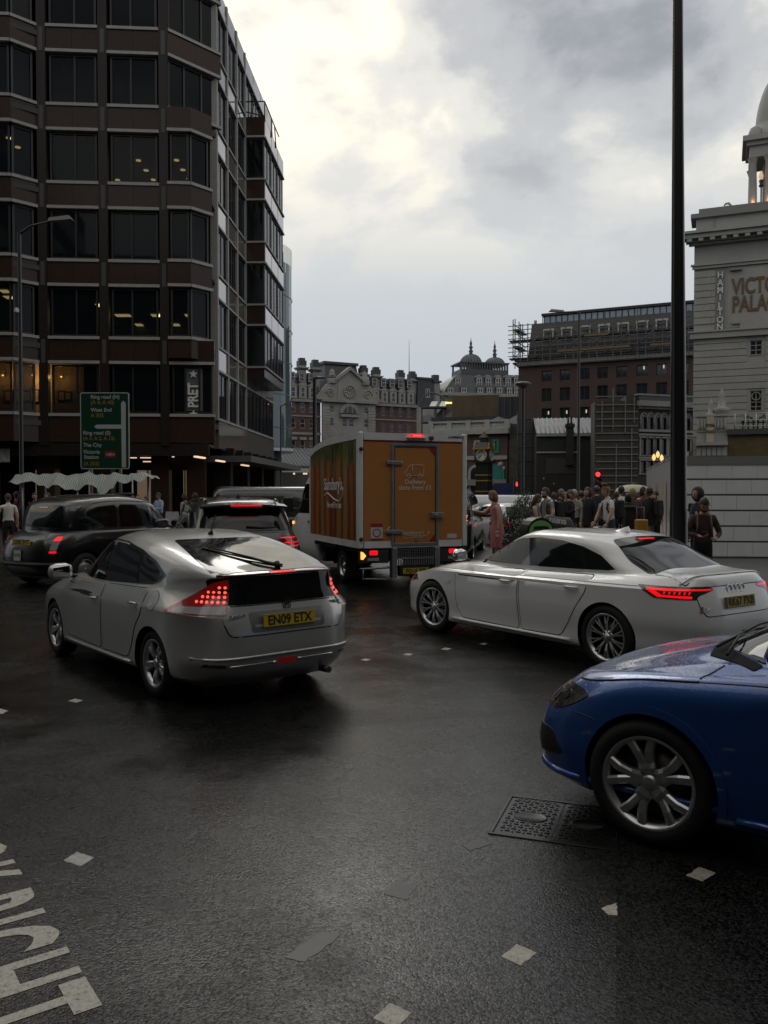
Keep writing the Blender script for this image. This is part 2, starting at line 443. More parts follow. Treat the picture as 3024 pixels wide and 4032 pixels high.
def curve(pts, n=24):
    """smooth open curve through 2D points"""
    p = np.array(pts, float); t = np.concatenate([[0], np.cumsum(np.hypot(*np.diff(p, axis=0).T))])
    q = np.linspace(0, t[-1], n); res = []
    m = np.zeros_like(p)
    for i in range(len(p)): a, b = max(0, i-1), min(len(p)-1, i+1); m[i] = (p[b]-p[a])/(t[b]-t[a])
    for x in q:
        k = min(len(p)-2, max(0, int(np.searchsorted(t, x)-1))); h_ = t[k+1]-t[k]; u = (x-t[k])/h_
        res.append(tuple((2*u**3-3*u**2+1)*p[k]+(u**3-2*u**2+u)*h_*m[k]+(-2*u**3+3*u**2)*p[k+1]+(u**3-u**2)*h_*m[k+1]))
    return res

M_black = mat('black_plastic', (.012, .012, .013), .55)
M_trim = mat('gloss_black_trim', (.01, .01, .011), .12)
M_tyre = mat('tyre_rubber', (.007, .007, .007), .75, bump=(60, .3, .004))
M_alloy = mat('alloy_wheel', (.62, .62, .63), .30, .85)
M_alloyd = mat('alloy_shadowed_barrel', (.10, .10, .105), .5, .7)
M_chrome = mat('chrome', (.75, .75, .76), .12, 1.)
M_disc = mat('brake_disc', (.12, .115, .11), .45, .8)
M_red = mat('lit_red_lamp', (.30, .004, .006), .2, emit=(1, .006, .012), estr=.85)
M_redhot = mat('lit_red_lamp_core', (.4, .01, .01), .2, emit=(1, .10, .07), estr=1.5)
M_redlens = mat('red_lens', (.13, .005, .007), .12, coat=1., emit=(1, .02, .02), estr=.05)
M_reddk = mat('unlit_red_lens', (.10, .004, .006), .12, coat=1.)
M_amber = mat('lit_amber_lamp', (.5, .2, .02), .2, emit=(1, .36, .06), estr=2.2)
M_clear = mat('clear_lens', (.32, .32, .33), .15, coat=1.)
M_plateY = mat('yellow_plate', (.50, .36, .018), .45)
M_plateT = mat('plate_lettering', (.008, .008, .008), .5)
M_autoglass = mat('tinted_car_glass', (.007, .008, .009), .03, spec=.45)
M_autoglass_wet = paint('wet_car_glass', (.008, .009, .010), 0, .05, coat=.25)

def plate(parent, M, txt, blue=False, w=.52, h_=.111):
    o = MB().box(-w/2, w/2, -h_/2, h_/2, -.006, .006).build('number_plate', M_plateY, parent, bevel=.004); o.matrix_local = M
    if blue: MB().box(-w/2+.004, -w/2+.044, -h_/2+.004, h_/2-.004, .005, .0075).build('blue_band', mat('plate_blue', (.01, .05, .28), .5), o)
    t = link('plate_text', text_mesh(txt, .108, .0015, bold=.0022, xs=.93), o, M_plateT)
    t.location = (.018 if blue else 0, 0, .0075)
    b = MB()
    for (x0, x1, y0, y1) in ((-w/2+.003, w/2-.003, h_/2-.007, h_/2-.004), (-w/2+.003, w/2-.003, -h_/2+.004, -h_/2+.007)): b.box(x0, x1, y0, y1, .005, .0068)
    b.build('border_line', M_plateT, o)
    return o
def wheel(parent, x, y, side, Rt, Rr, wid, style, z=None, steer=0., rim_m=None):
    """side +1: outer face towards +y. wheel > tyre, rim"""
    rim_m = rim_m or M_alloy
    key = ('wheel', Rt, Rr, wid, style, rim_m.name)
    if key not in MATS:
        t = MB(); h_ = wid/2
        t.lathe([(Rr-.012, -h_+.015), (Rr+.01, -h_), (Rt-.03, -h_+.004), (Rt-.006, -h_+.025), (Rt, -h_+.05), (Rt, h_-.05), (Rt-.006, h_-.025), (Rt-.03, h_-.004), (Rr+.035, h_+.002), (Rr+.01, h_), (Rr-.012, h_-.015)], 48)
        tm = t.mesh(); 
        b = MB()
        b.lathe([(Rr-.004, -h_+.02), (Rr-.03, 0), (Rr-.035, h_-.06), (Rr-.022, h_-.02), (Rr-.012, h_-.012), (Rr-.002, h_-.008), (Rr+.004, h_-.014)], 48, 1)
        b.lathe([(Rr-.034, h_-.045), (Rr-.020, h_-.012), (Rr-.004, h_-.006), (Rr+.004, h_-.016)], 48, 0)
        def sp(a0, a1, r0, r1, w0, w1, d0, d1, th=.03):
            for q0, q1 in ((0, .5), (.5, 1)):
                vs = []
                for q in (q0, q1):
                    a = a0+(a1-a0)*q; r_ = r0+(r1-r0)*q; w_ = w0+(w1-w0)*q; dd = d0+(d1-d0)*q+.010*math.sin(math.pi*q)
                    c, s_ = math.cos(a), math.sin(a)
                    for (o_, dz) in ((-w_, -th), (-w_, -.008), (-w_*.55, 0), (w_*.55, 0), (w_, -.008), (w_, -th)):
                        vs.append((r_*c-o_*s_, r_*s_+o_*c, dd+dz))
                b.add(vs, [(i, i+1, i+7, i+6) for i in range(5)]+[(0, 6, 11, 5)], 0)
        f0, f1 = h_-.035, h_-.022
        if style == 'five':
            for k in range(5):
                a = math.pi/2+k*2*math.pi/5
                sp(a-.10, a-.17, .05, Rr-.02, .022, .020, f0, f1); sp(a+.10, a+.17, .05, Rr-.02, .022, .020, f0, f1)
        elif style == 'multi':
            for k in range(10):
                a = math.pi/2+k*2*math.pi/10
                sp(a-.02, a-.115, .055, Rr-.018, .008, .0075, f0, f1); sp(a+.02, a+.115, .055, Rr-.018, .008, .0075, f0, f1)
        elif style == 'twin':
            for k in range(5):
                a = -math.pi/2+.2+k*2*math.pi/5
                sp(a, a, .03, .115, .050, .040, f0, f0, .035)
                for sg in (-1, 1): sp(a+sg*.14, a+sg*.27, .09, Rr-.012, .022, .024, f0+.002, f1+.004, .04)
        elif style == 'steel':
            b.lathe([(Rr-.03, f0-.05), (Rr*.8, f0-.03), (Rr*.55, f0-.01), (Rr*.5, f0-.05), (.03, f0-.05)], 32, 0)
        elif style == 'disc':
            b.lathe([(Rr-.03, f0-.02), (Rr*.7, f0+.0), (.04, f0+.01), (1e-5, f0+.012)], 32, 0)
        b.lathe([(.075, f0-.04), (.07, f0-.006), (.045, f0), (.034, f0+.002), (.034, f0+.010), (.028, f0+.013), (1e-5, f0+.014)], 24, 0)
        for k in range(5):
            a = k*2*math.pi/5+.3; b.lathe([(.010, f0-.005), (.010, f0+.004), (1e-5, f0+.004)], 8, 1, M=Matrix.Translation((.056*math.cos(a), .056*math.sin(a), 0)))
        dsc = MB().lathe([(.04, h_-.09), (Rr*.72, h_-.09), (Rr*.72, h_-.115), (.04, h_-.115)], 32)
        dsc.lathe([(Rr-.034, -h_+.03), (1e-5, -h_+.03)], 24, 1)
        MATS[key] = (tm, b.mesh(), dsc.mesh())
    tm, rm, dm = MATS[key]
    z = Rt if z is None else z
    M = Matrix.Translation((x, y-side*wid/2, z)) @ Matrix.Rotation(steer, 4, 'Z') @ Matrix.Rotation(-math.pi/2 if side > 0 else math.pi/2, 4, 'X')
    w = link('wheel', dm, parent, [M_disc, M_black]); w.matrix_local = M
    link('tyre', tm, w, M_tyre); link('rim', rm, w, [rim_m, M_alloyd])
    return w
def mirror_unit(c, side, x, y, z, pm, scale=1.):
    """door mirror on its stalk"""
    mb = MB(); s = side
    prof = [(-.09, .02), (-.07, .07), (0, .085), (.06, .06), (.085, 0), (.06, -.055), (0, -.07), (-.07, -.06)]
    vs = []; fs = []; st = [(0, .75, 0), (.05, 1, 0), (.15, .98, -.01), (.20, .75, -.02), (.215, .4, -.025)]
    for (d, k, dx) in st:
        for (px, pz) in prof: vs.append((x+dx+px*k*.8*scale, y+s*d*scale, z+pz*k*scale))
    n = len(prof)
    for i in range(len(st)-1):
        for k in range(n): fs.append((i*n+k, i*n+(k+1) % n, (i+1)*n+(k+1) % n, (i+1)*n+k))
    fs += [tuple(range(n)), tuple(range((len(st)-1)*n, len(st)*n))]
    mb.add(vs, fs, 0, True)
    o = mb.build('door_mirror', pm, c.root, recalc=True)
    MB().add([(x-.072*scale, y+s*.03*scale, z-.045*scale), (x-.080*scale, y+s*.19*scale, z-.040*scale), (x-.080*scale, y+s*.19*scale, z+.045*scale), (x-.072*scale, y+s*.03*scale, z+.06*scale)], [(0, 1, 2, 3)]).build('mirror_glass', mat('mirror_glass', (.5, .52, .55), .03, 1.), o)
    MB().tube([(x+.02, y-s*.09, z-.07), (x+.01, y+s*.04, z-.03)], .022, 8).build('stalk', M_black, o)
    return o
def handle(c, fr, x, z, pm, l=.17):
    """door handle with its finger recess"""
    r_ = c.patch('handle_recess', fr, rounded([(x-.06, z-.03), (x+.07, z-.03), (x+.07, z+.035), (x-.06, z+.035)], .03), .0045, M_black if pm is None else pm, depth=.003)
    pts = []
    for i in range(7):
        t = i/6; h_, n_ = c.hit(fr, x-l/2+l*t, z+.012, .012+.022*math.sin(math.pi*t)**.6)
        if h_ is not None: pts.append(h_)
    return MB().tube(pts, [.008]+[.012]*(len(pts)-2)+[.008], 8).build('door_handle', pm, c.root)
# ================================================================ ground
def road_material(name='wet_asphalt', k=1.):
    m = bpy.data.materials.new(name); m.use_nodes = True
    nt = m.node_tree; b = nt.nodes['Principled BSDF']; nd, lk = nt.nodes, nt.links
    tc = nd.new('ShaderNodeTexCoord')
    def nz(scale, det=4, rough=.6, dist=0.):
        n = N(nd, 'ShaderNodeTexNoise'); n.inputs['Scale'].default_value = scale; n.inputs['Detail'].default_value = det
        n.inputs['Roughness'].default_value = rough; n.inputs['Distortion'].default_value = dist; lk.new(tc.outputs['Object'], n.inputs['Vector']); return n
    def mrange(src, a, b_, c, d):
        n = N(nd, 'ShaderNodeMapRange'); n.inputs['From Min'].default_value = a; n.inputs['From Max'].default_value = b_
        n.inputs['To Min'].default_value = c; n.inputs['To Max'].default_value = d; lk.new(src, n.inputs['Value']); return n
    big = nz(.35, 6, .6, .5); mid = nz(2.2, 6, .65); fine = nz(150, 3, .6)
    vo = N(nd, 'ShaderNodeTexVoronoi'); vo.inputs['Scale'].default_value = 105; lk.new(tc.outputs['Object'], vo.inputs['Vector'])
    r1 = N(nd, 'ShaderNodeValToRGB'); r1.color_ramp.elements[0].position = .3; r1.color_ramp.elements[1].position = .75
    r1.color_ramp.elements[0].color = (.0012, .0012, .0012, 1); r1.color_ramp.elements[1].color = (.028, .0275, .026, 1)
    vs_ = N(nd, 'ShaderNodeSeparateColor'); lk.new(vo.outputs['Color'], vs_.inputs[0]); lk.new(vs_.outputs[0], r1.inputs[0]); e_ = r1.color_ramp.elements.new(.93); e_.color = (.0075*k, .0075*k, .0073*k, 1); r1.color_ramp.elements[2].position = 1.
    mu = N(nd, 'ShaderNodeMix', data_type='RGBA', blend_type='MULTIPLY'); mu.inputs[0].default_value = 1
    g = mrange(mid.outputs['Fac'], .3, .7, .72, 1.2); cb = nd.new('ShaderNodeCombineColor')
    for i in range(3): lk.new(g.outputs[0], cb.inputs[i])
    lk.new(r1.outputs[0], mu.inputs[6]); lk.new(cb.outputs[0], mu.inputs[7]); lk.new(mu.outputs[2], b.inputs['Base Color'])
    # a film of water: smooth where it lies, broken by the stone where it has drained
    wet = mrange(big.outputs['Fac'], .36, .58, 0, 1); wet.clamp = True
    ro = mrange(wet.outputs[0], 0, 1, .36, .20); ra = N(nd, 'ShaderNodeMath', operation='ADD'); lk.new(ro.outputs[0], ra.inputs[0])
    rv = mrange(mid.outputs['Fac'], .3, .7, -.06, .08); lk.new(rv.outputs[0], ra.inputs[1]); lk.new(ra.outputs[0], b.inputs['Roughness'])
    hm = N(nd, 'ShaderNodeMath', operation='MULTIPLY_ADD', p1=-1.); lk.new(vo.outputs['Distance'], hm.inputs[0]); lk.new(fine.outputs['Fac'], hm.inputs[2])
    bp = N(nd, 'ShaderNodeBump'); bp.inputs['Distance'].default_value = .004
    bs = mrange(wet.outputs[0], 0, 1, .38, .22); lk.new(bs.outputs[0], bp.inputs['Strength']); lk.new(hm.outputs[0], bp.inputs['Height'])
    und = N(nd, 'ShaderNodeBump'); und.inputs['Strength'].default_value = .12; und.inputs['Distance'].default_value = .02
    lk.new(mid.outputs['Fac'], und.inputs['Height']); lk.new(und.outputs[0], bp.inputs['Normal']); lk.new(bp.outputs[0], b.inputs['Normal'])
    sl = mrange(wet.outputs[0], 0, 1, .16*k, .46*k); sm = N(nd, 'ShaderNodeMath', operation='MULTIPLY'); lk.new(sl.outputs[0], sm.inputs[0]); sk = mrange(vs_.outputs[1], 0, 1, .35, 1.45); lk.new(sk.outputs[0], sm.inputs[1]); lk.new(sm.outputs[0], b.inputs['Specular IOR Level'])
    return m
M_road = road_material()
tag(MB().add([(-400, -60, 0), (400, -60, 0), (400, 900, 0), (-400, 900, 0)], [(0, 1, 2, 3)]).build('road', M_road), kind='structure')
M_white = mat('worn_road_paint', (.40, .385, .33), .55, bump=(120, .5, .003))
def wear(m):
    nt = m.node_tree; tc = nt.nodes.new('ShaderNodeTexCoord'); n = N(nt.nodes, 'ShaderNodeTexNoise'); n.inputs['Scale'].default_value = 42; n.inputs['Detail'].default_value = 5; n.inputs['Roughness'].default_value = .7
    nt.links.new(tc.outputs['Object'], n.inputs['Vector']); r_ = N(nt.nodes, 'ShaderNodeValToRGB'); nt.links.new(n.outputs['Fac'], r_.inputs[0]); c = r_.color_ramp
    c.elements[0].position = .34; c.elements[0].color = (.03, .03, .028, 1); c.elements[1].position = .40; c.elements[1].color = (.30, .285, .24, 1); e = c.elements.new(.62); e.color = (.44, .42, .36, 1)
    nt.links.new(r_.outputs[0], nt.nodes['Principled BSDF'].inputs['Base Color'])
wear(M_white)
M_steelstud = mat('worn_steel_stud', (.30, .30, .29), .4, .3, noise=(30, .4), bump=(60, .4, .003))
M_tar = mat('smooth_bitumen_patch', (.030, .030, .031), .42, noise=(9, .25))
def blob(name, quad, m, label, cat, group=None, wob=.08, z=.004, t=.0012, seed=0):
    """worn marking: ground quad from photo pixels with a ragged edge"""
    r_ = random.Random(seed); c = [G(*q) for q in quad]; pts = []
    for i in range(len(c)):
        a, b = c[i], c[(i+1) % len(c)]
        for k in range(7):
            p = a.lerp(b, k/7); n = Vector((-(b-a).y, (b-a).x, 0)).normalized()
            pts.append(p+n*r_.uniform(-1, 1)*wob*(b-a).length*.5)
    cen = sum(pts, Vector())/len(pts)
    mb = MB().prism([(p.x-cen.x, p.y-cen.y) for p in pts], 'z', -.001, t)
    o = mb.build(name, m, recalc=True); o.location = (cen.x, cen.y, 0)
    return tag(o, label, cat, group)
def sq(x, y, w, h_, sk=.25): return [(x-w/2, y+h_*.1), (x-w*sk*.2, y-h_/2), (x+w/2, y-h_*.1), (x+w*sk*.2, y+h_/2)]
studs = [(1545, 4000, 150, 100, 'square white crossing stud lying farthest from the parked traffic'), (2043, 3760, 140, 84, 'square white crossing stud between the cast iron cover and the farthest stud'),
         (2760, 3443, 115, 58, 'square white crossing stud beside the front wheel of the blue car'), (310, 3383, 122, 56, 'square grey metal crossing stud beside the painted lettering'),
         (298, 2759, 60, 16, 'pale crossing stud beside the rear wheel of the silver hatchback'), (3, 2801, 60, 22, 'pale crossing stud left of the silver hatchback'),
         (1440, 2598, 42, 10, 'small crossing stud between silver and white cars, first in its row'), (1607, 2577, 42, 10, 'small crossing stud between silver and white cars, second in its row'),
         (1757, 2555, 44, 10, 'small crossing stud beside the front wheel of the white saloon'), (1905, 2535, 34, 9, 'small crossing stud under the side of the white saloon')]
for i, (x, y, w, h_, lb) in enumerate(studs):
    blob('crossing_stud', sq(x, y, w, h_, .3), M_steelstud if i == 3 else M_white, lb, 'road stud', 'crossing studs', .05, seed=i)
blob('broken_stud', [(2365, 3575), (2428, 3555), (2432, 3605), (2395, 3603)], M_white, 'broken triangular white stud at the edge of the asphalt joint', 'road stud', seed=31)
for i, q in enumerate([[(1512, 3520), (1560, 3470), (1645, 3485), (1600, 3545)], [(1120, 3770), (1260, 3670), (1350, 3680), (1200, 3790)], [(1820, 3330), (1890, 3300), (1935, 3325), (1850, 3350)]]):
    blob('asphalt_patch', q, M_tar, ['small smooth grey repair patch in the road', 'long smooth grey repair patch with torn ends in the road', 'pale smooth repair patch just below the cast iron cover'][i], 'patch', None, .06, .002, .0015, seed=40+i)
# the painted pedestrian warning beside the crossing: letter tops point to the right, words run towards the camera
def road_text():
    a = G(300, 3910); b = G(-20, 3325)          # baseline end region of the last word and its run
    root = thing('road_lettering', 'worn white painted pedestrian warning lettering on the asphalt', 'road marking')
    me = text_mesh('LOOK RIGHT', .40, .001, 'RIGHT', bold=.010, xs=.86, spacing=1.12)
    run = (G(330, 3975)-G(30, 3400)); run.z = 0; run.normalize()
    up = Vector((-run.y, run.x, 0)); 
    if up.x < 0: up = -up
    up = (up*1.0+run*-.04).normalized()
    for v in me.vertices: v.co.y *= 1.75
    o = link('lettering', me, root, M_white)
    e_ = G(408, 3952)
    M = Matrix.Identity(4)
    for i in range(3): M[i][0], M[i][1], M[i][2] = run[i], up[i], (0, 0, 1)[i]
    top = max(v.co.y for v in me.vertices)
    p = e_-up*top
    M[0][3], M[1][3], M[2][3] = p.x, p.y, .0015
    o.matrix_world = M
    return o
road_text()
# cast iron inspection cover
def cover():
    A, B, C_, D_ = G(1998, 3136), G(2455, 3192), G(2440, 3350), G(1942, 3292)
    u = (B-A); v = (D_-A); w_, h_ = u.length, v.length
    M = frame(A.lerp(C_, .5), u, -v)
    root = thing('inspection_cover', 'rectangular cast iron inspection cover with raised tread pattern beside blue car', 'manhole cover'); root.matrix_world = M
    mi = mat('wet_cast_iron', (.020, .0195, .019), .28, .4, noise=(20, .3), bump=(40, .3, .003))
    fr = MB()
    for (x0, x1, y0, y1) in ((-w_/2, w_/2, h_/2-.022, h_/2), (-w_/2, w_/2, -h_/2, -h_/2+.022), (-w_/2, -w_/2+.022, -h_/2+.0225, h_/2-.0225), (w_/2-.022, w_/2, -h_/2+.0225, h_/2-.0225)): fr.box(x0, x1, y0, y1, -.002, .006)
    fr.build('frame', mi, root, bevel=.003)
    for k, (x0, x1) in enumerate(((-w_/2+.03, -.006), (.006, w_/2-.03))):
        pl = MB().box(x0, x1, -h_/2+.03, h_/2-.03, -.002, .002).build('cover_plate', mi, root)
        cx = (x0+x1)/2; tr = MB()
        nx, ny = 9, 14
        for i in range(nx):
            for j in range(ny):
                px, py = x0+.03+(x1-x0-.06)*i/(nx-1), -h_/2+.075+(h_-.15)*j/(ny-1)
                if ((px-cx)/.10)**2+(py/.075)**2 < 1: continue
                if (i+j) % 2: tr.box(px-.013, px+.013, py-.004, py+.004, .0, .006)
                else: tr.box(px-.004, px+.004, py-.013, py+.013, .0, .006)
        tag(tr.build('tread', mi, pl), kind='stuff')
        MB().lathe([(.092, .001), (.092, .006), (.084, .006), (.080, .0045), (1e-5, .0045)], 32, M=Matrix.Translation((cx, 0, 0)) @ Matrix.Diagonal((1, .72, 1, 1))).build('badge_disc', mi, pl)
        text('cast_lettering', 'STANTON', .05, mi, pl, Matrix.Translation((cx, h_/2-.05, .003)), extrude=.002, bold=.001)
cover()

# ================================================================ the three near cars
P_silver = paint('silver_paint', (.63, .625, .61), .5, .28)
P_white = paint('white_paint', (.80, .80, .80), 0, .30)
P_blue = paint('blue_paint', (.018, .080, .30), .3, .30)
M_seat = mat('dark_cabin', (.02, .02, .02), .8)
M_lampbk = mat('lamp_housing', (.03, .03, .03), .25, coat=1.)

def honda():
    tp = [(-2.15, .83), (-1.75, .90), (-1.3, .97), (-.9, 1)]
    lv = [L(-2.02, 2.00, .76, .19, 6, 4.5),
          L(-2.10, 2.08, .81, [(-2.2, .27), (-1.2, .22), (1.2, .20), (2.1, .22)], 6, 4.8),
          L(-2.190, 2.15, .838, [(-2.2, .42), (0, .36), (2.2, .38)], 7, 4.6, c=True),
          L(-2.205, 2.185, .8475, [(-2.2, .55), (0, .56), (2.2, .55)], 6, 4.4),
          L(-2.205, 2.16, .8475, [(-2.2, .70), (0, .70), (2.2, .63)], 6, 4.2),
          L(-2.170, 2.08, .845, [(-2.2, .79), (-1.0, .80), (1.2, .75), (2.1, .68)], 7, 3.8, c=True),
          L(-2.145, 1.96, .800, [(-2.2, .93), (-1.0, .92), (.5, .88), (1.3, .82), (1.96, .735)], 6, 3.4, [(-2.15, .90), (-1.75, .95), (-1.2, 1)]),
          L(-2.135, 1.62, .79, [(-2.2, 1.04), (-1.5, .99), (-1.0, .945), (.5, .905), (1.1, .895), (1.62, .84)], 6.5, 3.0, tp),
          L(-2.12, 1.18, .775, [(-2.13, 1.108), (-1.6, 1.06), (-1.2, .985), (-.9, .965), (.5, .925), (1.2, .93)], 6.5, 2.8, tp, c=True),
          L(-2.07, .82, .735, [(-2.06, 1.128), (-1.5, 1.155), (-.9, 1.165), (.2, 1.16), (.85, 1.14)], 5.5, 2.8, [(-2.15, .88), (-1.5, .95), (-.9, 1)]),
          L(-1.98, .42, .665, [(-2.0, 1.145), (-1.4, 1.24), (-.9, 1.315), (-.3, 1.35), (.1, 1.345), (.45, 1.31)], 4.5, 2.8, [(-2.15, .93), (-1.5, .97), (-.9, 1)]),
          L(-1.90, .22, .57, [(-1.9, 1.165), (-1.4, 1.27), (-.9, 1.355), (-.3, 1.40), (.0, 1.395), (.25, 1.375)], 4, 2.8),
          L(-1.70, .05, .32, [(-1.7, 1.215), (-1.2, 1.325), (-.7, 1.40), (-.2, 1.425), (.05, 1.415)], 3.5, 2.6),
          L(-1.55, -.05, 1e-9, [(-1.55, 1.25), (-1.1, 1.35), (-.6, 1.415), (-.2, 1.432), (-.05, 1.43)], 3, 2.5)]
    h = Vector((-.638, .770)).normalized()
    c = Car('silver_hatchback', 'silver five-door hatchback with sloping wet rear glass and lit red tail lamps', 'car', (-2.215, 8.81, 0), h, lv,
            [(1.275, .305, .330, .60), (-1.275, .305, .330, .60)], P_silver, ncol=84, sub=5)
    r = c.root
    for s, fr in ((1, 'L'), (-1, 'R')):
        dlo = [(1.12, .93), (.82, 1.085), (.50, 1.225), (.22, 1.308), (-.1, 1.342), (-.45, 1.335), (-.85, 1.275), (-1.15, 1.19), (-1.38, 1.08), (-1.30, 1.02), (-1.16, .985), (-.3, .945), (.4, .932)]
        f = c.patch('window_surround', fr, rounded(dlo, .03), .003, M_trim)
        c.patch('front_side_window', fr, rounded([(1.00, .952), (.74, 1.09), (.44, 1.212), (.20, 1.283), (-.07, 1.318), (-.12, .960)], .03), .006, M_autoglass, parent=f)
        c.patch('rear_side_window', fr, rounded([(-.19, .962), (-.16, 1.318), (-.45, 1.311), (-.84, 1.25), (-.88, .985)], .03), .006, M_autoglass, parent=f)
        c.patch('quarter_window', fr, rounded([(-.92, .988), (-.88, 1.24), (-1.13, 1.168), (-1.33, 1.075), (-1.27, 1.03), (-1.14, 1.0)], .03), .006, M_autoglass, parent=f)
        d1, _ = c.panel('front_door', fr, [(.92, .90), (.93, .70), (.88, .36), (.74, .30), (-.16, .28), (-.17, .925)], .06)
        d2, _ = c.panel('rear_door', fr, [(-.19, .925), (-.18, .28), (-.80, .29), (-.90, .42), (-.98, .60), (-1.10, .72), (-1.16, .955)], .06)
        handle(c, fr, .0, .755, P_silver); handle(c, fr, -.95, .79, P_silver)
        c.bar('sill_strip', fr, [(x, .255) for x in np.linspace(-.85, .85, 14)], .016, P_silver)
        mirror_unit(c, s, .80, s*.80, .965, P_silver, 1.1)
        q = 'B'+fr
        lampS = c.patch('tail_lamp', q, rounded([(-1.12, .80), (-.48, .795), (-.62, .86), (-.80, .95), (-.97, 1.05), (-1.11, 1.085)], .02), .006, M_redlens, grid=.04)
        c.patch('clear_lens', q, [(-1.11, .806), (-.58, .803), (-.67, .85), (-1.11, .868)], .009, M_clear, parent=lampS)
        for (x0, z0) in [(-1.085+.048*i, .897+.040*j) for j in range(4) for i in range(6-int(1.4*j))]:
            c.patch('lit_diode', q, [(x0+.014*math.cos(k*1.047), z0+.012*math.sin(k*1.047)) for k in range(6)], .011, M_redhot, parent=lampS, depth=.004)
        c.patch('fuel_flap' if s > 0 else 'side_seam', fr, [(-1.30+.085*math.cos(k*.3142), .86+.085*math.sin(k*.3142)) for k in range(20)], .0015, M_black, depth=.001) if s > 0 else None
        if s > 0: c.patch('fuel_flap_skin', fr, [(-1.30+.080*math.cos(k*.3142), .86+.080*math.sin(k*.3142)) for k in range(20)], .0035, P_silver, depth=.002)
        c.patch('reflector', 'B', rounded([(s*.56, .365), (s*.80, .385), (s*.80, .415), (s*.58, .395)], .01), .004, M_reddk)
    # tailgate: dark lower glass, plate panel, spoiler edge
    g = c.patch('lower_rear_window', 'B', rounded([(-.612, .875), (.612, .875), (.625, 1.085), (.5, 1.102), (-.5, 1.102), (-.625, 1.085)], .03), .005, M_autoglass)
    c.bar('spoiler_edge', 'B', [(y, 1.112-.010*(y/.75)**2) for y in np.linspace(-.57, .57, 25)], .012, M_reddk, off=.003)
    c.patch('high_brake_lamp', 'B', [(-.13, 1.108), (.13, 1.108), (.13, 1.122), (-.13, 1.122)], .013, M_red)
    tg, _ = c.panel('tailgate', 'B', [(-.615, .87), (-.60, .72), (-.55, .615), (.55, .615), (.60, .72), (.615, .87)], .05, .010)
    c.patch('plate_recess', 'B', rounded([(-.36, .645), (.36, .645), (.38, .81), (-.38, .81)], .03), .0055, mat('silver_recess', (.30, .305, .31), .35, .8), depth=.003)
    hp, hn = c.hit('B', 0, .725, .018)
    plate(r, frame(hp, (0, -1, 0), (.12, 0, 1)), 'EN09 ETX')
    # emblem
    hp, hn = c.hit('B', 0, .855, .012); em = MB()
    M = frame(hp, (0, -1, 0), (.1, 0, 1))
    ring = rounded([(-.038, -.042), (.038, -.042), (.046, .042), (-.046, .042)], .016, 4); q = inset(ring, .007)
    em.add([M @ Vector((x, y, 0)) for x, y in ring]+[M @ Vector((x, y, 0)) for x, y in q], [(i, (i+1) % len(ring), len(ring)+(i+1) % len(ring), len(ring)+i) for i in range(len(ring))])
    for sx in (-1, 1): em.prism([(sx*.014, -.032), (sx*.022, -.032), (sx*.030, .034), (sx*.021, .034)], 'z', -.003, .004, M=M)
    em.prism([(-.018, -.006), (.018, -.006), (.018, .006), (-.018, .006)], 'z', -.003, .004, M=M)
    em.build('emblem', M_chrome, r, recalc=True)
    text('model_badge', 'INSIGHT', .04, M_chrome, r, frame(c.hit('B', .48, .78, .008)[0], (0, -1, 0), (.1, 0, 1)), extrude=.002, bold=.001)
    text('hybrid_badge', 'HYBRID', .036, M_chrome, r, frame(c.hit('B', -.5, .83, .008)[0], (0, -1, 0), (.1, 0, 1)), extrude=.002, bold=.001)
    # bumper crease, chrome lower strip and fog lamp
    c.bar('bumper_crease', 'B', [(y, .44) for y in np.linspace(-.78, .78, 24)], .014, P_silver, off=-.003)
    c.bar('chrome_strip', 'B', [(y, .372) for y in np.linspace(-.5, -.1, 10)], .014, M_chrome, off=.0)
    c.bar('chrome_strip', 'B', [(y, .372) for y in np.linspace(.1, .55, 10)], .014, M_chrome, off=.0)
    c.patch('fog_lamp', 'B', rounded([(-.09, .35), (.09, .35), (.08, .40), (-.08, .40)], .015), .008, M_redlens)
    # big sloping rear glass with wiper, windscreen
    rg = c.patch('rear_window', 'T', rounded([(-.98, .47), (-1.02, 0), (-.98, -.47), (-1.55, -.56), (-2.03, -.60), (-2.055, 0), (-2.03, .60), (-1.55, .56)], .06), .004, M_autoglass_wet, grid=.05)
    pv = [c.hit('T', -2.0, -.02, .02)[0], c.hit('T', -1.78, .10, .03)[0], c.hit('T', -1.42, .30, .025)[0]]
    wp = MB().tube(pv, [.014, .011, .006], 6); wp.tube([c.hit('T', -1.95, -.10, .012)[0], c.hit('T', -1.72, .14, .016)[0], c.hit('T', -1.36, .38, .012)[0]], .008, 6); wp.tube([pv[0]-Vector((0, 0, .01)), pv[0]+Vector((.03, 0, .03))], .028, 8)
    wp.build('rear_wiper', M_black, r)
    c.patch('windscreen', 'T', rounded([(.36, .50), (.40, 0), (.36, -.50), (.92, -.62), (1.12, 0), (.92, .62)], .05), .004, M_autoglass)
    a0 = c.hit('T', -.82, 0, 0)[0]
    MB().tube([a0, a0+Vector((-.005, 0, .018)), a0+Vector((-.03, 0, .03))], [.032, .022, .01], 8).tube([a0+Vector((0, 0, .015)), a0+Vector((-.10, 0, .19))], [.007, .003], 6).build('aerial', M_black, r)
    c.panel('bonnet', 'T', [(1.16, .60), (1.26, 0), (1.16, -.60), (1.7, -.62), (1.93, -.3), (1.96, 0), (1.93, .3), (1.7, .62)], .05)
    for s in (1, -1):
        wheel(r, 1.275, s*.815, s, .305, .215, .19, 'five', steer=.0); wheel(r, -1.275, s*.815, s, .305, .215, .19, 'five')
    MB().box(-1.9, 1.9, -.62, .62, .16, .24).build('underbody', M_black, r)
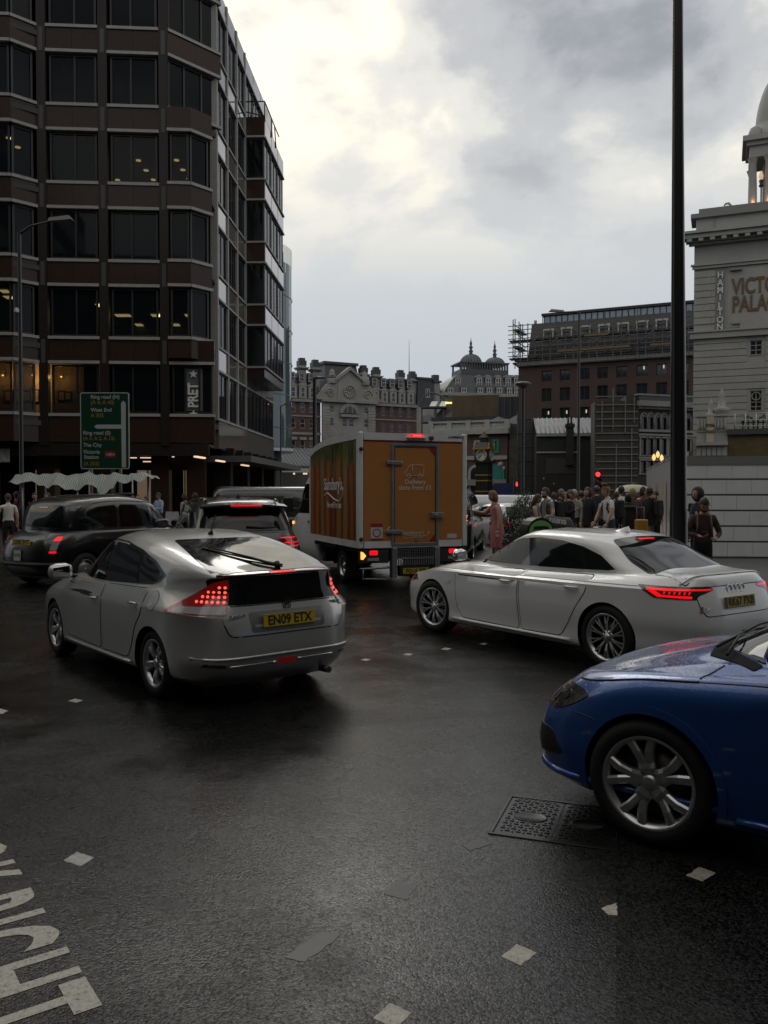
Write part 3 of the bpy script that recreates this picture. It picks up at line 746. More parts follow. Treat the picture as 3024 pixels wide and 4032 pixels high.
    MB().tube([(-1.9, -.45, .22), (-2.16, -.45, .225)], .03, 10).build('exhaust_pipe', M_disc, r)
honda()

def audi():
    lv = [L(-2.20, 2.12, .80, .17, 6, 5),
          L(-2.30, 2.24, .88, [(-2.3, .26), (-1.2, .20), (1.2, .19), (2.2, .20)], 5.5, 5),
          L(-2.345, 2.29, .900, [(-2.3, .44), (0, .34), (2.3, .36)], 5.5, 4.8),
          L(-2.345, 2.30, .918, [(-2.3, .58), (0, .56), (2.3, .54)], 5.5, 4.6),
          L(-2.32, 2.27, .915, [(-2.3, .74), (0, .72), (2.3, .62)], 5.5, 4.4),
          L(-2.275, 2.20, .912, [(-2.3, .90), (-1.0, .88), (1.2, .835), (2.2, .71)], 5.6, 4.0, c=True),
          L(-2.26, 2.10, .85, [(-2.3, .98), (-1.4, .945), (0, .90), (1.2, .855), (2.1, .745)], 5, 3.6),
          L(-2.235, 2.00, .80, [(-2.25, 1.02), (-1.5, .985), (0, .94), (1.2, .895), (2.0, .775)], 5, 3.2),
          L(-2.03, 1.55, .775, [(-2.1, 1.045), (-1.4, 1.005), (0, .955), (1.1, .945), (1.55, .885)], 5, 3.2),
          L(-1.78, 1.10, .765, [(-1.85, 1.05), (-1.2, 1.01), (0, .965), (1.1, .985)], 5, 3.0, c=True),
          L(-1.47, .72, .735, [(-1.5, 1.17), (-1.0, 1.16), (0, 1.15), (.75, 1.16)], 4.2, 2.9),
          L(-1.20, .38, .665, [(-1.2, 1.29), (-.75, 1.34), (-.2, 1.352), (.38, 1.315)], 4.0, 2.9),
          L(-1.06, .24, .59, [(-1.08, 1.34), (-.65, 1.380), (-.1, 1.388), (.25, 1.36)], 4, 2.9),
          L(-.88, .08, .28, [(-.9, 1.385), (-.4, 1.41), (.08, 1.402)], 3.5, 2.7),
          L(-.75, 0, 1e-9, [(-.75, 1.402), (-.4, 1.417), (0, 1.414)], 3, 2.5)]
    for l in lv[9:]: l['xr'] -= .14; l['xf'] -= .08; l['z'] = [(x-.11, z) for x, z in l['z']]
    c = Car('white_saloon', 'clean white four-door saloon with privacy glass and multi-spoke wheels', 'car', (2.155, 10.125, 0), (-.575, .818), lv,
            [(1.41, .335, .358, .64), (-1.41, .335, .358, .64)], P_white, ncol=84, sub=5, zm=lambda z: z if z < .6 else .6+(z-.6)*.90 if z < 1 else .96+(z-1)*1.02)
    r = c.root
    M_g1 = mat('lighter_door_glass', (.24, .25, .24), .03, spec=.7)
    for s, fr in ((1, 'L'), (-1, 'R')):
        dlo = [(0.87, .985), (0.59, 1.13), (0.31, 1.255), (0.03, 1.325), (-0.31, 1.352), (-0.66, 1.335), (-0.96, 1.285), (-1.21, 1.20), (-1.44, 1.06), (-1.41, 1.025), (-1.21, 1.012), (-0.11, .988)]
        f = c.patch('window_chrome_strip', fr, rounded(dlo, .03), .003, mat('satin_trim', (.72, .72, .72), .3, .25))
        d2 = inset(rounded(dlo, .03), .024)
        k = c.patch('window_frame', fr, d2, .0055, M_trim, parent=f)
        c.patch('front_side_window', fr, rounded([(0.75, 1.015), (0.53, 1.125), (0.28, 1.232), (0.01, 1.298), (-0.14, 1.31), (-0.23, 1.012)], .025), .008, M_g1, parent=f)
        c.patch('rear_side_window', fr, rounded([(-0.35, 1.015), (-0.26, 1.318), (-0.61, 1.308), (-0.89, 1.268), (-1.03, 1.03)], .025), .008, M_autoglass, parent=f)
        c.patch('quarter_window', fr, rounded([(-1.07, 1.033), (-0.96, 1.255), (-1.17, 1.18), (-1.37, 1.058), (-1.35, 1.042)], .02), .008, M_autoglass, parent=f)
        c.panel('front_door', fr, [(.92, .955), (.93, .70), (.90, .40), (.80, .27), (-.20, .26), (-.17, .70), (-.19, .965)], .05)
        c.panel('rear_door', fr, [(-.21, .965), (-.19, .70), (-.22, .26), (-.82, .27), (-.93, .42), (-1.05, .62), (-1.17, .80), (-1.20, .99)], .05)
        handle(c, fr, .02, .80, P_white, .20); handle(c, fr, -.98, .82, P_white, .20)
        c.bar('shoulder_crease', fr, [(x, .892+.016*(-x)) for x in np.linspace(-1.95, 1.5, 34)], .006, mat('white_crease', (.60, .61, .62), .4), off=.0)
        c.bar('sill_strip', fr, [(x, .245) for x in np.linspace(-.95, .97, 16)], .020, P_white)
        mirror_unit(c, s, .80, s*.86, 1.035, M_chrome, .95)
        q = 'B'+fr
        lp = c.patch('tail_lamp', q, rounded([(-.665, .935), (-.69, .895), (-.79, .815), (-1.17, .80), (-1.20, .84), (-1.35, .885), (-1.35, .91), (-1.30, .932)], .012), .005, M_lampbk, grid=.04)
        c.patch('lit_band', q, [(-.725, .912), (-.74, .894), (-1.33, .890), (-1.33, .904)], .009, M_red, parent=lp)
        c.patch('lit_hook', q, [(-.73, .893), (-.76, .87), (-.82, .825), (-1.13, .812), (-1.13, .836), (-.86, .848), (-.80, .893)], .0095, M_red, parent=lp)
        for i in range(6): c.patch('lit_bar', q, [(-.87-.045*i, .855), (-.885-.045*i, .855), (-.895-.045*i, .882), (-.88-.045*i, .882)], .009, M_red, parent=lp)
        if s > 0: text('wing_badge', 'V6T', .06, M_chrome, r, frame(c.hit('L', 1.06, .70, .006)[0], (-1, 0, 0), (0, 0, 1)), extrude=.002, bold=.002)
    rw = c.patch('rear_window', 'T', rounded([(-1.17, .50), (-1.15, 0), (-1.17, -.50), (-1.51, -.63), (-1.81, -.66), (-1.87, 0), (-1.81, .66), (-1.51, .63)], .06), .004, M_autoglass, grid=.05)
    c.patch('high_brake_lamp', 'T', [(-1.21, -.13), (-1.21, .13), (-1.235, .13), (-1.235, -.13)], .007, M_red, parent=rw)
    c.patch('windscreen', 'T', rounded([(0.16, .50), (0.2, 0), (0.16, -.50), (0.74, -.64), (0.94, 0), (0.74, .64)], .05), .004, M_autoglass)
    c.panel('boot_lid', 'T', [(-1.82, .66), (-1.84, 0), (-1.82, -.66), (-2.18, -.66), (-2.215, 0), (-2.18, .66)], .04)
    lip = []
    for i in range(25):
        y = -.68+1.36*i/24; p, _ = c.hit('T', -2.19+.06*(y/.68)**4, y, .006); lip.append(p)
    MB().tube(lip, .010, 8).build('boot_spoiler', P_white, r)
    c.panel('boot_panel', 'B', [(-.62, .93), (-.58, .70), (-.52, .615), (.52, .615), (.58, .70), (.62, .93)], .04)
    hp, hn = c.hit('B', 0, .745, .016)
    plate(r, frame(hp, (0, -1, 0), (.10, 0, 1)), 'RK67 PXB', True)
    for i in range(4):
        p, n_ = c.hit('B', .105-.07*i, .885, .010); e = MB()
        e.lathe([(.045*1.0, 0), (.043, .004), (.039, .004), (.037, 0), (.037, -.004), (.045, -.004), (.045, 0)], 24, M=frame(p, (0, -1, 0), (.1, 0, 1)))
        e.build('emblem_ring', M_chrome, r)
    text('model_badge', 'S4', .06, M_chrome, r, frame(c.hit('B', .50, .70, .008)[0], (0, -1, 0), (.1, 0, 1)), extrude=.002, bold=.002)
    MB().prism([(-.03, -.025), (.0, -.025), (.015, .025), (-.015, .025)], 'z', -.002, .004, M=frame(c.hit('B', .565, .70, .008)[0], (0, -1, 0), (.1, 0, 1))).build('red_badge', M_reddk, r)
    c.patch('diffuser', 'B', rounded([(-.72, .23), (.72, .23), (.66, .36), (-.66, .36)], .03), .005, M_black)
    a0 = c.hit('T', -.90, 0, 0)[0]
    MB().add([a0+Vector(v) for v in [(.10, -.028, -.004), (.10, .028, -.004), (-.09, .03, -.004), (-.09, -.03, -.004), (-.04, -.008, .045), (-.04, .008, .045), (-.085, .006, .058), (-.085, -.006, .058)]],
             [(0, 1, 5, 4), (1, 2, 6, 5), (2, 3, 7, 6), (3, 0, 4, 7), (4, 5, 6, 7)], 0, True).build('shark_fin_aerial', P_white, r)
    c.panel('bonnet', 'T', [(1.10, .64), (1.20, 0), (1.10, -.64), (1.75, -.68), (2.02, -.35), (2.06, 0), (2.02, .35), (1.75, .68)], .05)
    for s in (1, -1):
        c.patch('headlamp', 'L' if s > 0 else 'R', rounded([(1.78, .66), (2.3, .58), (2.3, .69), (1.85, .73)], .02), .005, M_lampbk)
        wheel(r, 1.41, s*.895, s, .335, .245, .235, 'multi', steer=.10); wheel(r, -1.41, s*.895, s, .335, .245, .235, 'multi')
    MB().box(-2.0, 1.95, -.66, .66, .15, .24).build('underbody', M_black, r)
audi()

_s = MB().add([tuple(G(2425, 3330)), tuple(G(2425, 4150)), (9, 1.2, 0), (9, 4.4, 0)], [(0, 1, 2, 3)])
M_strip = road_material('darker_relaid_asphalt', .55)
_o = _s.build('relaid_road_strip', M_strip, recalc=True); _o.location.z = .0008; tag(_o, kind='structure')
def bluecar():
    lv = [L(-2.0, 1.98, .78, .16, 6, 4.5),
          L(-2.08, 2.08, .86, [(-2.1, .25), (-1.2, .20), (1.2, .19), (2.1, .22)], 5.5, 5.2),
          L(-2.12, 2.13, .895, [(-2.1, .40), (0, .34), (2.1, .34)], 5.5, 5.2),
          L(-2.13, 2.115, .905, [(-2.1, .58), (0, .56), (2.1, .50)], 5.5, 5.0),
          L(-2.12, 2.07, .905, [(-2.1, .74), (0, .72), (2.1, .60)], 5.5, 4.8),
          L(-2.08, 1.99, .895, [(-2.1, .88), (-1.0, .86), (1.2, .80), (2.0, .675)], 5.2, 4.4),
          L(-2.04, 1.90, .845, [(-2.1, .98), (0, .935), (1.0, .885), (1.45, .84), (1.9, .745)], 5, 3.8),
          L(-2.0, 1.80, .79, [(-2.0, 1.02), (0, .965), (.9, .905), (1.4, .855), (1.8, .770)], 5, 3.4),
          L(-1.95, 1.40, .76, [(-2.0, 1.04), (0, .975), (.9, .935), (1.4, .872)], 5, 2.6),
          L(-1.88, .88, .745, [(-1.9, 1.06), (0, .99), (.9, .965)], 5, 2.6, c=True),
          L(-1.70, .52, .68, [(-1.7, 1.20), (0, 1.16), (.55, 1.15)], 4.2, 2.8),
          L(-1.45, .12, .59, [(-1.45, 1.31), (-.7, 1.345), (.15, 1.32)], 4.0, 2.8),
          L(-1.30, -.03, .50, [(-1.3, 1.35), (-.6, 1.385), (0, 1.36)], 4, 2.8),
          L(-1.0, -.25, .25, [(-1.0, 1.39), (-.3, 1.40)], 3.5, 2.7),
          L(-.85, -.35, 1e-9, [(-.85, 1.405), (-.35, 1.408)], 3, 2.5)]
    for l in lv[9:]: l['xf'] += .20
    for l in lv[:8]: l['xf'] -= .05
    a = R(38); h = Vector((-math.cos(a), math.sin(a)))
    c = Car('blue_coupe', 'deep blue metallic coupe with rain-beaded bonnet and silver alloy wheel', 'car', (2.89, 4.11, 0), h, lv,
            [(1.289, .325, .352, .60), (-1.289, .325, .352, .60)], P_blue, ncol=96, sub=6)
    r = c.root
    M_hl = mat('headlamp_glass', (.17, .16, .155), .05, .8, coat=1., noise=(16, .8))
    for s, fr in ((1, 'L'), (-1, 'R')):
        q = 'F'+fr
        hl = c.patch('headlamp', q, rounded([(.60, .705), (.70, .630), (.83, .585), (.97, .600), (1.03, .66), (.97, .712), (.79, .728), (.64, .725)], .05), .006, M_hl, grid=.035)
        for (u, v, rr) in ((.89, .65, .040), (.77, .675, .028)): c.patch('lamp_projector', q, [(u+rr*math.cos(k*.524), v+rr*.85*math.sin(k*.524)) for k in range(12)], .010, M_lampbk, parent=hl, depth=.004)
        c.patch('fog_grille', q, rounded([(.70, .36), (.98, .32), (1.02, .47), (.80, .48)], .04), .005, M_black, grid=.04)
        # shut lines: bonnet edge, wing to bumper, door
        c.bar('bonnet_gap', fr, curve([(1.92, .735), (1.70, .765), (1.35, .835), (1.05, .868)], 30), .007, M_black, off=.0)
        c.bar('bonnet_gap', 'T', ln((1.05, s*.815), (.99, s*.62), 10), .005, M_black, off=.0)
        c.bar('bumper_gap', fr, curve([(1.72, .605), (1.62, .60), (1.55, .575)], 10), .004, M_black, off=-.001)
        c.bar('door_gap', fr, curve([(.58, .90), (.60, .75), (.60, .50), (.56, .24)], 24), .0045, M_black, off=-.001)
        c.bar('wing_gap', fr, curve([(1.05, .868), (.80, .888), (.58, .90)], 12), .0045, M_black, off=-.001)
        ring = [(1.289+.395*math.cos(t), .325+.395*math.sin(t)) for t in np.linspace(-.25, math.pi+.22, 40)]+[(1.289+.353*math.cos(t), .325+.353*math.sin(t)) for t in np.linspace(math.pi+.22, -.25, 40)]
        c.patch('wheel_arch_lip', fr, ring, .010, P_blue, grid=.03, depth=.012)
        dlo = [(0.92, 1.02), (0.65, 1.15), (0.35, 1.255), (0., 1.31), (-0.5, 1.31), (-0.9, 1.25), (-1.15, 1.13), (-1., 1.06), (0.2, 1.03)]
        f = c.patch('window_surround', fr, rounded(dlo, .03), .003, M_trim)
        c.patch('door_window', fr, rounded([(0.8, 1.04), (0.6, 1.14), (0.33, 1.23), (0., 1.285), (-0.35, 1.285), (-0.4, 1.05)], .03), .006, M_autoglass, parent=f)
        mirror_unit(c, s, .66, s*.84, 1.06, P_blue)
        c.bar('sill_strip', fr, [(x, .245) for x in np.linspace(-.85, .85, 14)], .020, P_blue)
        wheel(r, 1.289, s*.885, s, .325, .243, .225, 'twin', steer=.0); wheel(r, -1.289, s*.885, s, .325, .243, .225, 'twin')
    # lower grille and chin
    c.patch('lower_grille', 'F', rounded([(-.62, .30), (.62, .30), (.66, .47), (-.66, .47)], .04), .004, M_black)
    c.bar('chin_spoiler', 'F', [(y, .255) for y in np.linspace(-.84, .84, 40)], .022, P_blue, off=.004)
    c.patch('upper_grille', 'F', rounded([(-.52, .60), (.52, .60), (.54, .655), (-.54, .655)], .02), .004, M_black)
    # scuttle, wipers and windscreen
    M_scut = mat('matt_scuttle', (.006, .006, .006), .9, spec=.2)
    ws = c.patch('windscreen', 'T', rounded([(0.28, .46), (0.32, 0), (0.28, -.46), (0.8, -.62), (1.06, -.30), (1.095, 0), (1.06, .30), (0.8, .62)], .05), .004, M_autoglass, grid=.05)
    c.patch('scuttle', 'T', rounded([(1.06, .31), (0.8, .64), (0.83, .70), (1.13, .40), (1.185, 0), (1.13, -.40), (0.83, -.70), (0.8, -.64), (1.06, -.31), (1.1, 0)], .02), .004, M_scut, grid=.05)
    for (x0, y0, x1, y1) in ((1.10, .34, .80, -.30), (1.11, -.20, .76, -.60), (1.0, .52, 1.0, -.05)):
        p, q = c.hit('T', x0, y0, .03)[0], c.hit('T', x1, y1, .02)[0]; m_ = p.lerp(q, .5); m_ = c.hit('T', m_.x, m_.y, .035)[0]
        MB().tube([p, m_, q], [.008, .006, .004], 6).build('wiper', M_black, r)
    MB().box(-1.9, 1.55, -.66, .66, .14, .24).build('underbody', M_black, r)
bluecar()
# ================================================================ delivery van
def carrot_print():
    m = bpy.data.materials.new('carrot_photo_print'); m.use_nodes = True; nt = m.node_tree; nd, lk = nt.nodes, nt.links
    b = nd['Principled BSDF']; b.inputs['Roughness'].default_value = .3
    tc = nd.new('ShaderNodeTexCoord'); sp_ = nd.new('ShaderNodeSeparateXYZ'); lk.new(tc.outputs['Object'], sp_.inputs[0])
    nz = N(nd, 'ShaderNodeTexNoise'); nz.inputs['Scale'].default_value = 1.1; lk.new(tc.outputs['Object'], nz.inputs['Vector'])
    def M_(op, a, b_=None, c=None):
        n = N(nd, 'ShaderNodeMath', operation=op)
        for i, q in enumerate((a, b_, c)):
            if q is None: continue
            if isinstance(q, (int, float)): n.inputs[i].default_value = q
            else: lk.new(q, n.inputs[i])
        return n.outputs[0]
    u = M_('ADD', M_('MULTIPLY', sp_.outputs[0], 2.6), M_('MULTIPLY', nz.outputs['Fac'], .7))
    f = M_('FRACT', u); s = M_('SUBTRACT', M_('MULTIPLY', f, 2), 1); sh = M_('SUBTRACT', 1, M_('POWER', M_('ABSOLUTE', s), 2.4))
    wn_ = N(nd, 'ShaderNodeTexWhiteNoise', noise_dimensions='1D'); lk.new(M_('FLOOR', u), wn_.inputs['W'])
    cr_ = N(nd, 'ShaderNodeValToRGB'); lk.new(wn_.outputs['Value'], cr_.inputs[0]); c = cr_.color_ramp
    c.elements[0].color = (.20, .045, .012, 1); c.elements[1].color = (.26, .16, .06, 1); e = c.elements.new(.4); e.color = (.36, .11, .018, 1); e = c.elements.new(.7); e.color = (.30, .085, .014, 1)
    st = N(nd, 'ShaderNodeTexNoise'); st.inputs['Scale'].default_value = 9; mp_ = N(nd, 'ShaderNodeMapping'); mp_.inputs['Scale'].default_value = (1, 1, .12); lk.new(tc.outputs['Object'], mp_.inputs[0]); lk.new(mp_.outputs[0], st.inputs['Vector'])
    v = M_('MULTIPLY', M_('ADD', M_('MULTIPLY', sh, 1.0), .20), M_('ADD', M_('MULTIPLY', st.outputs['Fac'], .9), .5))
    sc = N(nd, 'ShaderNodeVectorMath', operation='SCALE'); lk.new(cr_.outputs[0], sc.inputs[0]); lk.new(v, sc.inputs['Scale'])
    # leaf tops
    g1 = N(nd, 'ShaderNodeTexNoise'); g1.inputs['Scale'].default_value = 7; g1.inputs['Detail'].default_value = 5
    mg = N(nd, 'ShaderNodeMapping'); mg.inputs['Scale'].default_value = (1.6, 1, .22); lk.new(tc.outputs['Object'], mg.inputs[0]); lk.new(mg.outputs[0], g1.inputs['Vector'])
    hh = M_('ADD', sp_.outputs[2], M_('MULTIPLY', M_('SUBTRACT', g1.outputs['Fac'], .5), 1.1))
    edge = M_('ADD', 2.18, M_('MULTIPLY', wn_.outputs['Value'], .32))
    mr = N(nd, 'ShaderNodeMapRange'); lk.new(hh, mr.inputs['Value']); mr.inputs['From Max'].default_value = .1; mr.inputs['From Min'].default_value = -.04; lk.new(M_('SUBTRACT', hh, edge), mr.inputs['Value'])
    gr = N(nd, 'ShaderNodeValToRGB'); lk.new(g1.outputs['Fac'], gr.inputs[0]); q = gr.color_ramp; q.elements[0].position = .35; q.elements[0].color = (.012, .018, .006, 1); q.elements[1].position = .68; q.elements[1].color = (.17, .21, .06, 1)
    mx_ = N(nd, 'ShaderNodeMix', data_type='RGBA'); lk.new(mr.outputs[0], mx_.inputs[0]); lk.new(sc.outputs[0], mx_.inputs[6]); lk.new(gr.outputs[0], mx_.inputs[7])
    lk.new(mx_.outputs[2], b.inputs['Base Color'])
    return m
M_vanwhite = mat('van_white_paint', (.70, .71, .71), .35, coat=.4, noise=(2.5, .12))
M_orange = mat('orange_vinyl', (.44, .185, .055), .38, noise=(1.5, .08))
M_letter = mat('pale_vinyl_lettering', (.62, .52, .42), .4)
M_letterw = mat('white_vinyl_lettering', (.72, .70, .68), .4)
M_greyal = mat('brushed_aluminium', (.30, .31, .33), .42, .7, noise=(6, .2))
M_dkgrey = mat('dark_grey_metal', (.07, .07, .075), .45, .4)
def delivery_van():
    lv = [L(3.30, 5.70, .88, .32, 12, 4.5), L(3.28, 5.95, .96, .50, 12, 4.5), L(3.27, 6.03, .985, .75, 12, 4.2), L(3.27, 6.0, .985, [(3.3, 1.10), (6, .98)], 12, 4),
          L(3.27, 5.85, .97, [(3.3, 1.25), (5, 1.22), (5.9, 1.10)], 12, 3.6), L(3.27, 5.55, .96, [(3.3, 1.32), (5.5, 1.28)], 12, 3.4, c=True),
          L(3.27, 5.15, .93, [(3.3, 1.75), (5.2, 1.72)], 12, 3.4), L(3.27, 4.75, .88, [(3.3, 2.15), (4.8, 2.10)], 12, 3.2), L(3.28, 4.45, .78, [(3.3, 2.36), (4.5, 2.30)], 10, 3), L(3.3, 4.25, .45, [(3.3, 2.46), (4.3, 2.43)], 10, 3), L(3.35, 4.15, 1e-9, [(3.3, 2.48), (4.2, 2.46)], 8, 3)]
    c = Car('delivery_van', 'white box van with orange rear doors and carrot print on its side', 'van', (.558, 15.68, 0), (-.349, .937), lv, [(5.06, .35, .40, .70)], M_vanwhite, ncol=60, sub=4)
    r = c.root; Wd = 1.09
    def roof(x): return float(pchip([0, 1.2, 2.2, 2.9, 3.35], [2.91, 2.905, 2.88, 2.80, 2.68], [x])[0])
    xs = list(np.linspace(0, 3.35, 15)); zb = .78
    # box core
    prof = [(xs[0]+.02, zb+.02)]+[(3.33, zb+.02)]+[(max(.02, min(3.33, x)), roof(x)-.02) for x in xs[::-1]]
    MB().prism(prof, 'y', -Wd+.012, Wd-.012).build('box_body', M_vanwhite, r, recalc=True)
    pm = carrot_print()
    for s in (1, -1):
        pp = [(.10, zb+.13)]+[(3.27, zb+.13)]+[(min(3.27, max(.10, x)), roof(x)-.13) for x in xs[::-1]]
        o = MB().prism(pp, 'y', s*(Wd-.013), s*(Wd-.004)).build('printed_side_panel', pm, r, recalc=True)
        top = MB()
        q = [(x, roof(x)+.004) for x in xs]+[(x, roof(x)-.125) for x in xs[::-1]]
        n = len(xs)
        for i in range(n-1):
            top.prism([q[i], q[i+1], q[2*n-2-i], q[2*n-1-i]], 'y', s*(Wd-.03), s*(Wd+.006))
        top.build('top_rail', M_vanwhite, r, recalc=True)
        MB().box(0, 3.35, min(s*(Wd-.03), s*(Wd+.006)), max(s*(Wd-.03), s*(Wd+.006)), zb, zb+.125).build('bottom_rail', M_vanwhite, r)
        MB().box(3.28, 3.352, min(s*(Wd-.03), s*(Wd+.008)), max(s*(Wd-.03), s*(Wd+.008)), zb-.003, roof(3.3)).build('front_post', M_vanwhite, r)
        y0, y1 = sorted((s*(Wd-.085), s*(Wd+.010)))
        MB().box(-.012, .13, y0, y1, zb-.005, 2.915).build('corner_post', M_vanwhite, r, bevel=.02)
    # writing on the left side (reads towards the rear)
    MS = lambda x, z: frame(Vector((x, Wd-.002, z)), (-1, 0, 0), (0, 0, 1))
    text('side_lettering', "Sainsbury's", .34, M_letterw, r, MS(1.62, 1.96), extrude=.002, bold=.004, xs=.82)
    text('side_slogan', 'live well for less', .185, M_letterw, r, MS(1.55, 1.55), extrude=.002, bold=.002, shear=.25, xs=.80)
    sw = curve([(2.25, 1.72), (2.0, 1.79), (1.6, 1.69), (1.25, 1.64), (1.02, 1.70), (.94, 1.90)], 26)
    MB().tube([(x, Wd-.003, z) for x, z in sw], .014, 6).build('side_swash', M_letterw, r)
    # rear
    rf = -.006
    MB().box(rf-.006, .01, -Wd+.10, Wd-.10, 2.77, 2.905).build('rear_top_rail', M_vanwhite, r)
    MB().box(rf-.006, .01, -Wd+.10, Wd-.10, zb, zb+.125).build('rear_bottom_rail', M_vanwhite, r)
    MB().box(rf-.009, .01, -Wd+.10, Wd-.10, 2.745, 2.768).build('red_band', mat('deep_red_vinyl', (.16, .012, .018), .4), r)
    dl, dr = .46, -.50       # door edges (left, right)
    MB().box(rf, .012, dl+.002, Wd-.10, zb+.128, 2.743).build('rear_panel', M_orange, r)
    MB().box(rf, .012, -Wd+.10, dr-.002, zb+.128, 2.743).build('rear_panel', M_orange, r)
    door = MB().box(rf-.012, .012, dr+.05, dl-.05, zb+.08, 2.66).build('rear_door', M_orange, r)
    fr_ = MB(); 
    for (a, b, z0, z1) in ((dr, dr+.055, zb+.03, 2.72), (dl-.055, dl, zb+.03, 2.72), (dr+.056, dl-.056, 2.665, 2.72), (dr+.056, dl-.056, zb+.03, zb+.085)): fr_.box(rf-.022, .01, a, b, z0, z1)
    fr_.build('door_frame', M_greyal, door, bevel=.006)
    sl = MB()
    for (a, b, z0, z1) in ((dr+.058, dr+.075, zb+.09, 2.655), (dl-.075, dl-.058, zb+.09, 2.655), (dr+.076, dl-.076, 2.64, 2.655)): sl.box(rf-.018, rf-.010, a, b, z0, z1)
    sl.build('door_seal', M_dkgrey, door)
    cr_ = MB()
    for pts in ([(dr+.08, 2.63), (dr+.08, 2.48), (dr+.20, 2.63)], [(dr+.08, zb+.10), (dr+.20, zb+.10), (dr+.08, zb+.24)]): cr_.prism(pts, 'x', rf-.016, rf-.010)
    cr_.build('red_corner', mat('red_vinyl', (.26, .02, .02), .4), door, recalc=True)
    for z in (2.36, 1.08):
        hg = MB().box(rf-.05, rf-.01, dl-.02, dl+.10, z-.035, z+.035); hg.box(rf-.04, rf-.015, dl-.22, dl-.02, z-.05, z+.03); hg.build('door_hinge', M_greyal, door, bevel=.01)
    lt = MB().box(rf-.06, rf-.01, dr-.08, dr+.17, 1.32, 1.43); lt.box(rf-.075, rf-.055, dr+.03, dr+.12, 1.345, 1.405); lt.build('door_latch', M_greyal, door, bevel=.012)
    MB().box(rf-.04, rf-.01, -.07, -.02, .90, .94).build('door_catch', M_greyal, door)
    MR = lambda y, z: frame(Vector((rf-.016, y, z)), (0, -1, 0), (0, 0, 1))
    text('door_lettering', 'Delivery', .125, M_letter, door, MR(-.02, 2.00), extrude=.002, bold=.003)
    text('door_lettering', 'slots from £1', .122, M_letter, door, MR(-.02, 1.89), extrude=.002, bold=.003)
    text('door_name', "Sainsbury's", .100, M_letter, door, MR(.02, 1.05), extrude=.002, bold=.0015)
    text('door_slogan', 'live well for less', .062, M_letter, door, MR(.02, .965), extrude=.002, shear=.25)
    MB().tube([(rf-.016, y, z) for y, z in curve([(.18, 1.0), (0, .995), (-.2, .99), (-.28, 1.03), (-.30, 1.07)], 14)], .004, 5).build('door_swash', M_letter, door)
    ic = MB(); ol = [(.20, 2.115), (.20, 2.16), (.17, 2.19), (.10, 2.295), (.06, 2.315), (-.17, 2.315), (-.19, 2.30), (-.19, 2.13), (-.17, 2.115), (.20, 2.115)]
    ic.tube([(rf-.016, y, z) for y, z in ol], .007, 5); ic.tube([(rf-.016, y, z) for y, z in ((.04, 2.115), (.04, 2.315))], .006, 5)
    for y in (.12, -.12): ic.lathe([(.046, 0), (.046, .004), (.034, .004), (.034, 0)], 18, M=frame(Vector((rf-.020, y, 2.112)), (0, -1, 0), (0, 0, 1)))
    ic.build('van_icon', M_letter, door)
    M_stk = mat('white_sticker', (.55, .54, .52), .5)
    st = MB().box(rf-.004, rf, .62, .86, .92, 1.24).build('notice', M_stk, r)
    b = MB().box(rf-.006, rf-.003, .622, .858, 1.165, 1.238).box(rf-.006, rf-.003, .622, .858, .922, .96); b.lathe([(.078, 0), (.078, .003), (.06, .003), (.06, 0)], 20, M=frame(Vector((rf-.004, .74, 1.06)), (0, -1, 0), (0, 0, 1))); b.build('notice_print', mat('notice_red', (.30, .02, .02), .5), st)
    MB().tube([(rf-.006, .60, 1.10), (rf-.006, .56, 1.05), (rf-.006, .49, 1.17)], .009, 5).build('tick_mark', M_letter, r)
    MB().box(rf-.004, rf, -.88, -.68, .94, 1.02).build('small_notice', M_stk, r)
    text('maker_plate', 'LAWRENCE', .06, M_black, r, frame(Vector((rf-.008, -.86, 2.85)), (0, -1, 0), (0, 0, 1)), extrude=.002, bold=.002)
    hb = MB().box(rf-.09, rf, -.22, .16, 2.815, 2.835).build('lamp_bracket', M_vanwhite, r, bevel=.006)
    MB().box(rf-.08, rf-.02, -.16, .10, 2.835, 2.885).build('high_brake_lamp', M_red, r, bevel=.012)
    MB().box(rf-.083, rf-.078, -.12, .06, 2.85, 2.87).build('lamp_core', M_redhot, r)
    MB().box(rf-.06, rf, -.38, -.30, 2.79, 2.86).build('reversing_camera', M_dkgrey, r, bevel=.01)
    for z in (2.60, .95): MB().lathe([(.035, 0), (.035, .03), (.02, .045), (1e-5, .05)], 14, M=frame(Vector((-.012, Wd-.04, z)), (0, -1, 0), (0, 0, 1))).build('side_marker', M_black, r)
    # under the box: chassis, step, lamps, plate
    for y in (.42, -.42): MB().box(.1, 3.3, y-.04, y+.04, .52, zb-.002).build('chassis_rail', M_black, r)
    MB().box(.05, 3.3, -Wd+.1, Wd-.1, .68, zb-.003).build('sub_frame', M_black, r)
    for y in (.40, -.46): MB().box(-.06, .10, y-.05, y+.05, .22, zb-.004).build('step_side', M_greyal, r, bevel=.01)
    MB().box(-.03, .05, -.40, .34, .60, zb-.01).build('tread_backing', M_black, r)
    tr = MB()
    for i in range(16):
        for j in range(5): tr.box(-.05, -.028, -.385+.046*i, -.365+.046*i, .61+.032*j, .628+.032*j)
    tr.build('step_tread', M_greyal, r); MB().box(-.055, .08, -.40, .34, .565, .60).build('step_edge', M_greyal, r)
    tr2 = MB()
    for i in range(16): tr2.box(-.045, -.025, -.385+.046*i, -.362+.046*i, .45, .555)
    tr2.build('step_tread', M_greyal, r)
    pl = plate(r, frame(Vector((-.06, -.02, .34)), (0, -1, 0), (0, 0, 1)), 'PO16 XD'); 
    pl.children[0].location.x = -.06
    MB().box(-.05, .1, -.33, .30, .25, .44).build('plate_holder', M_black, r)
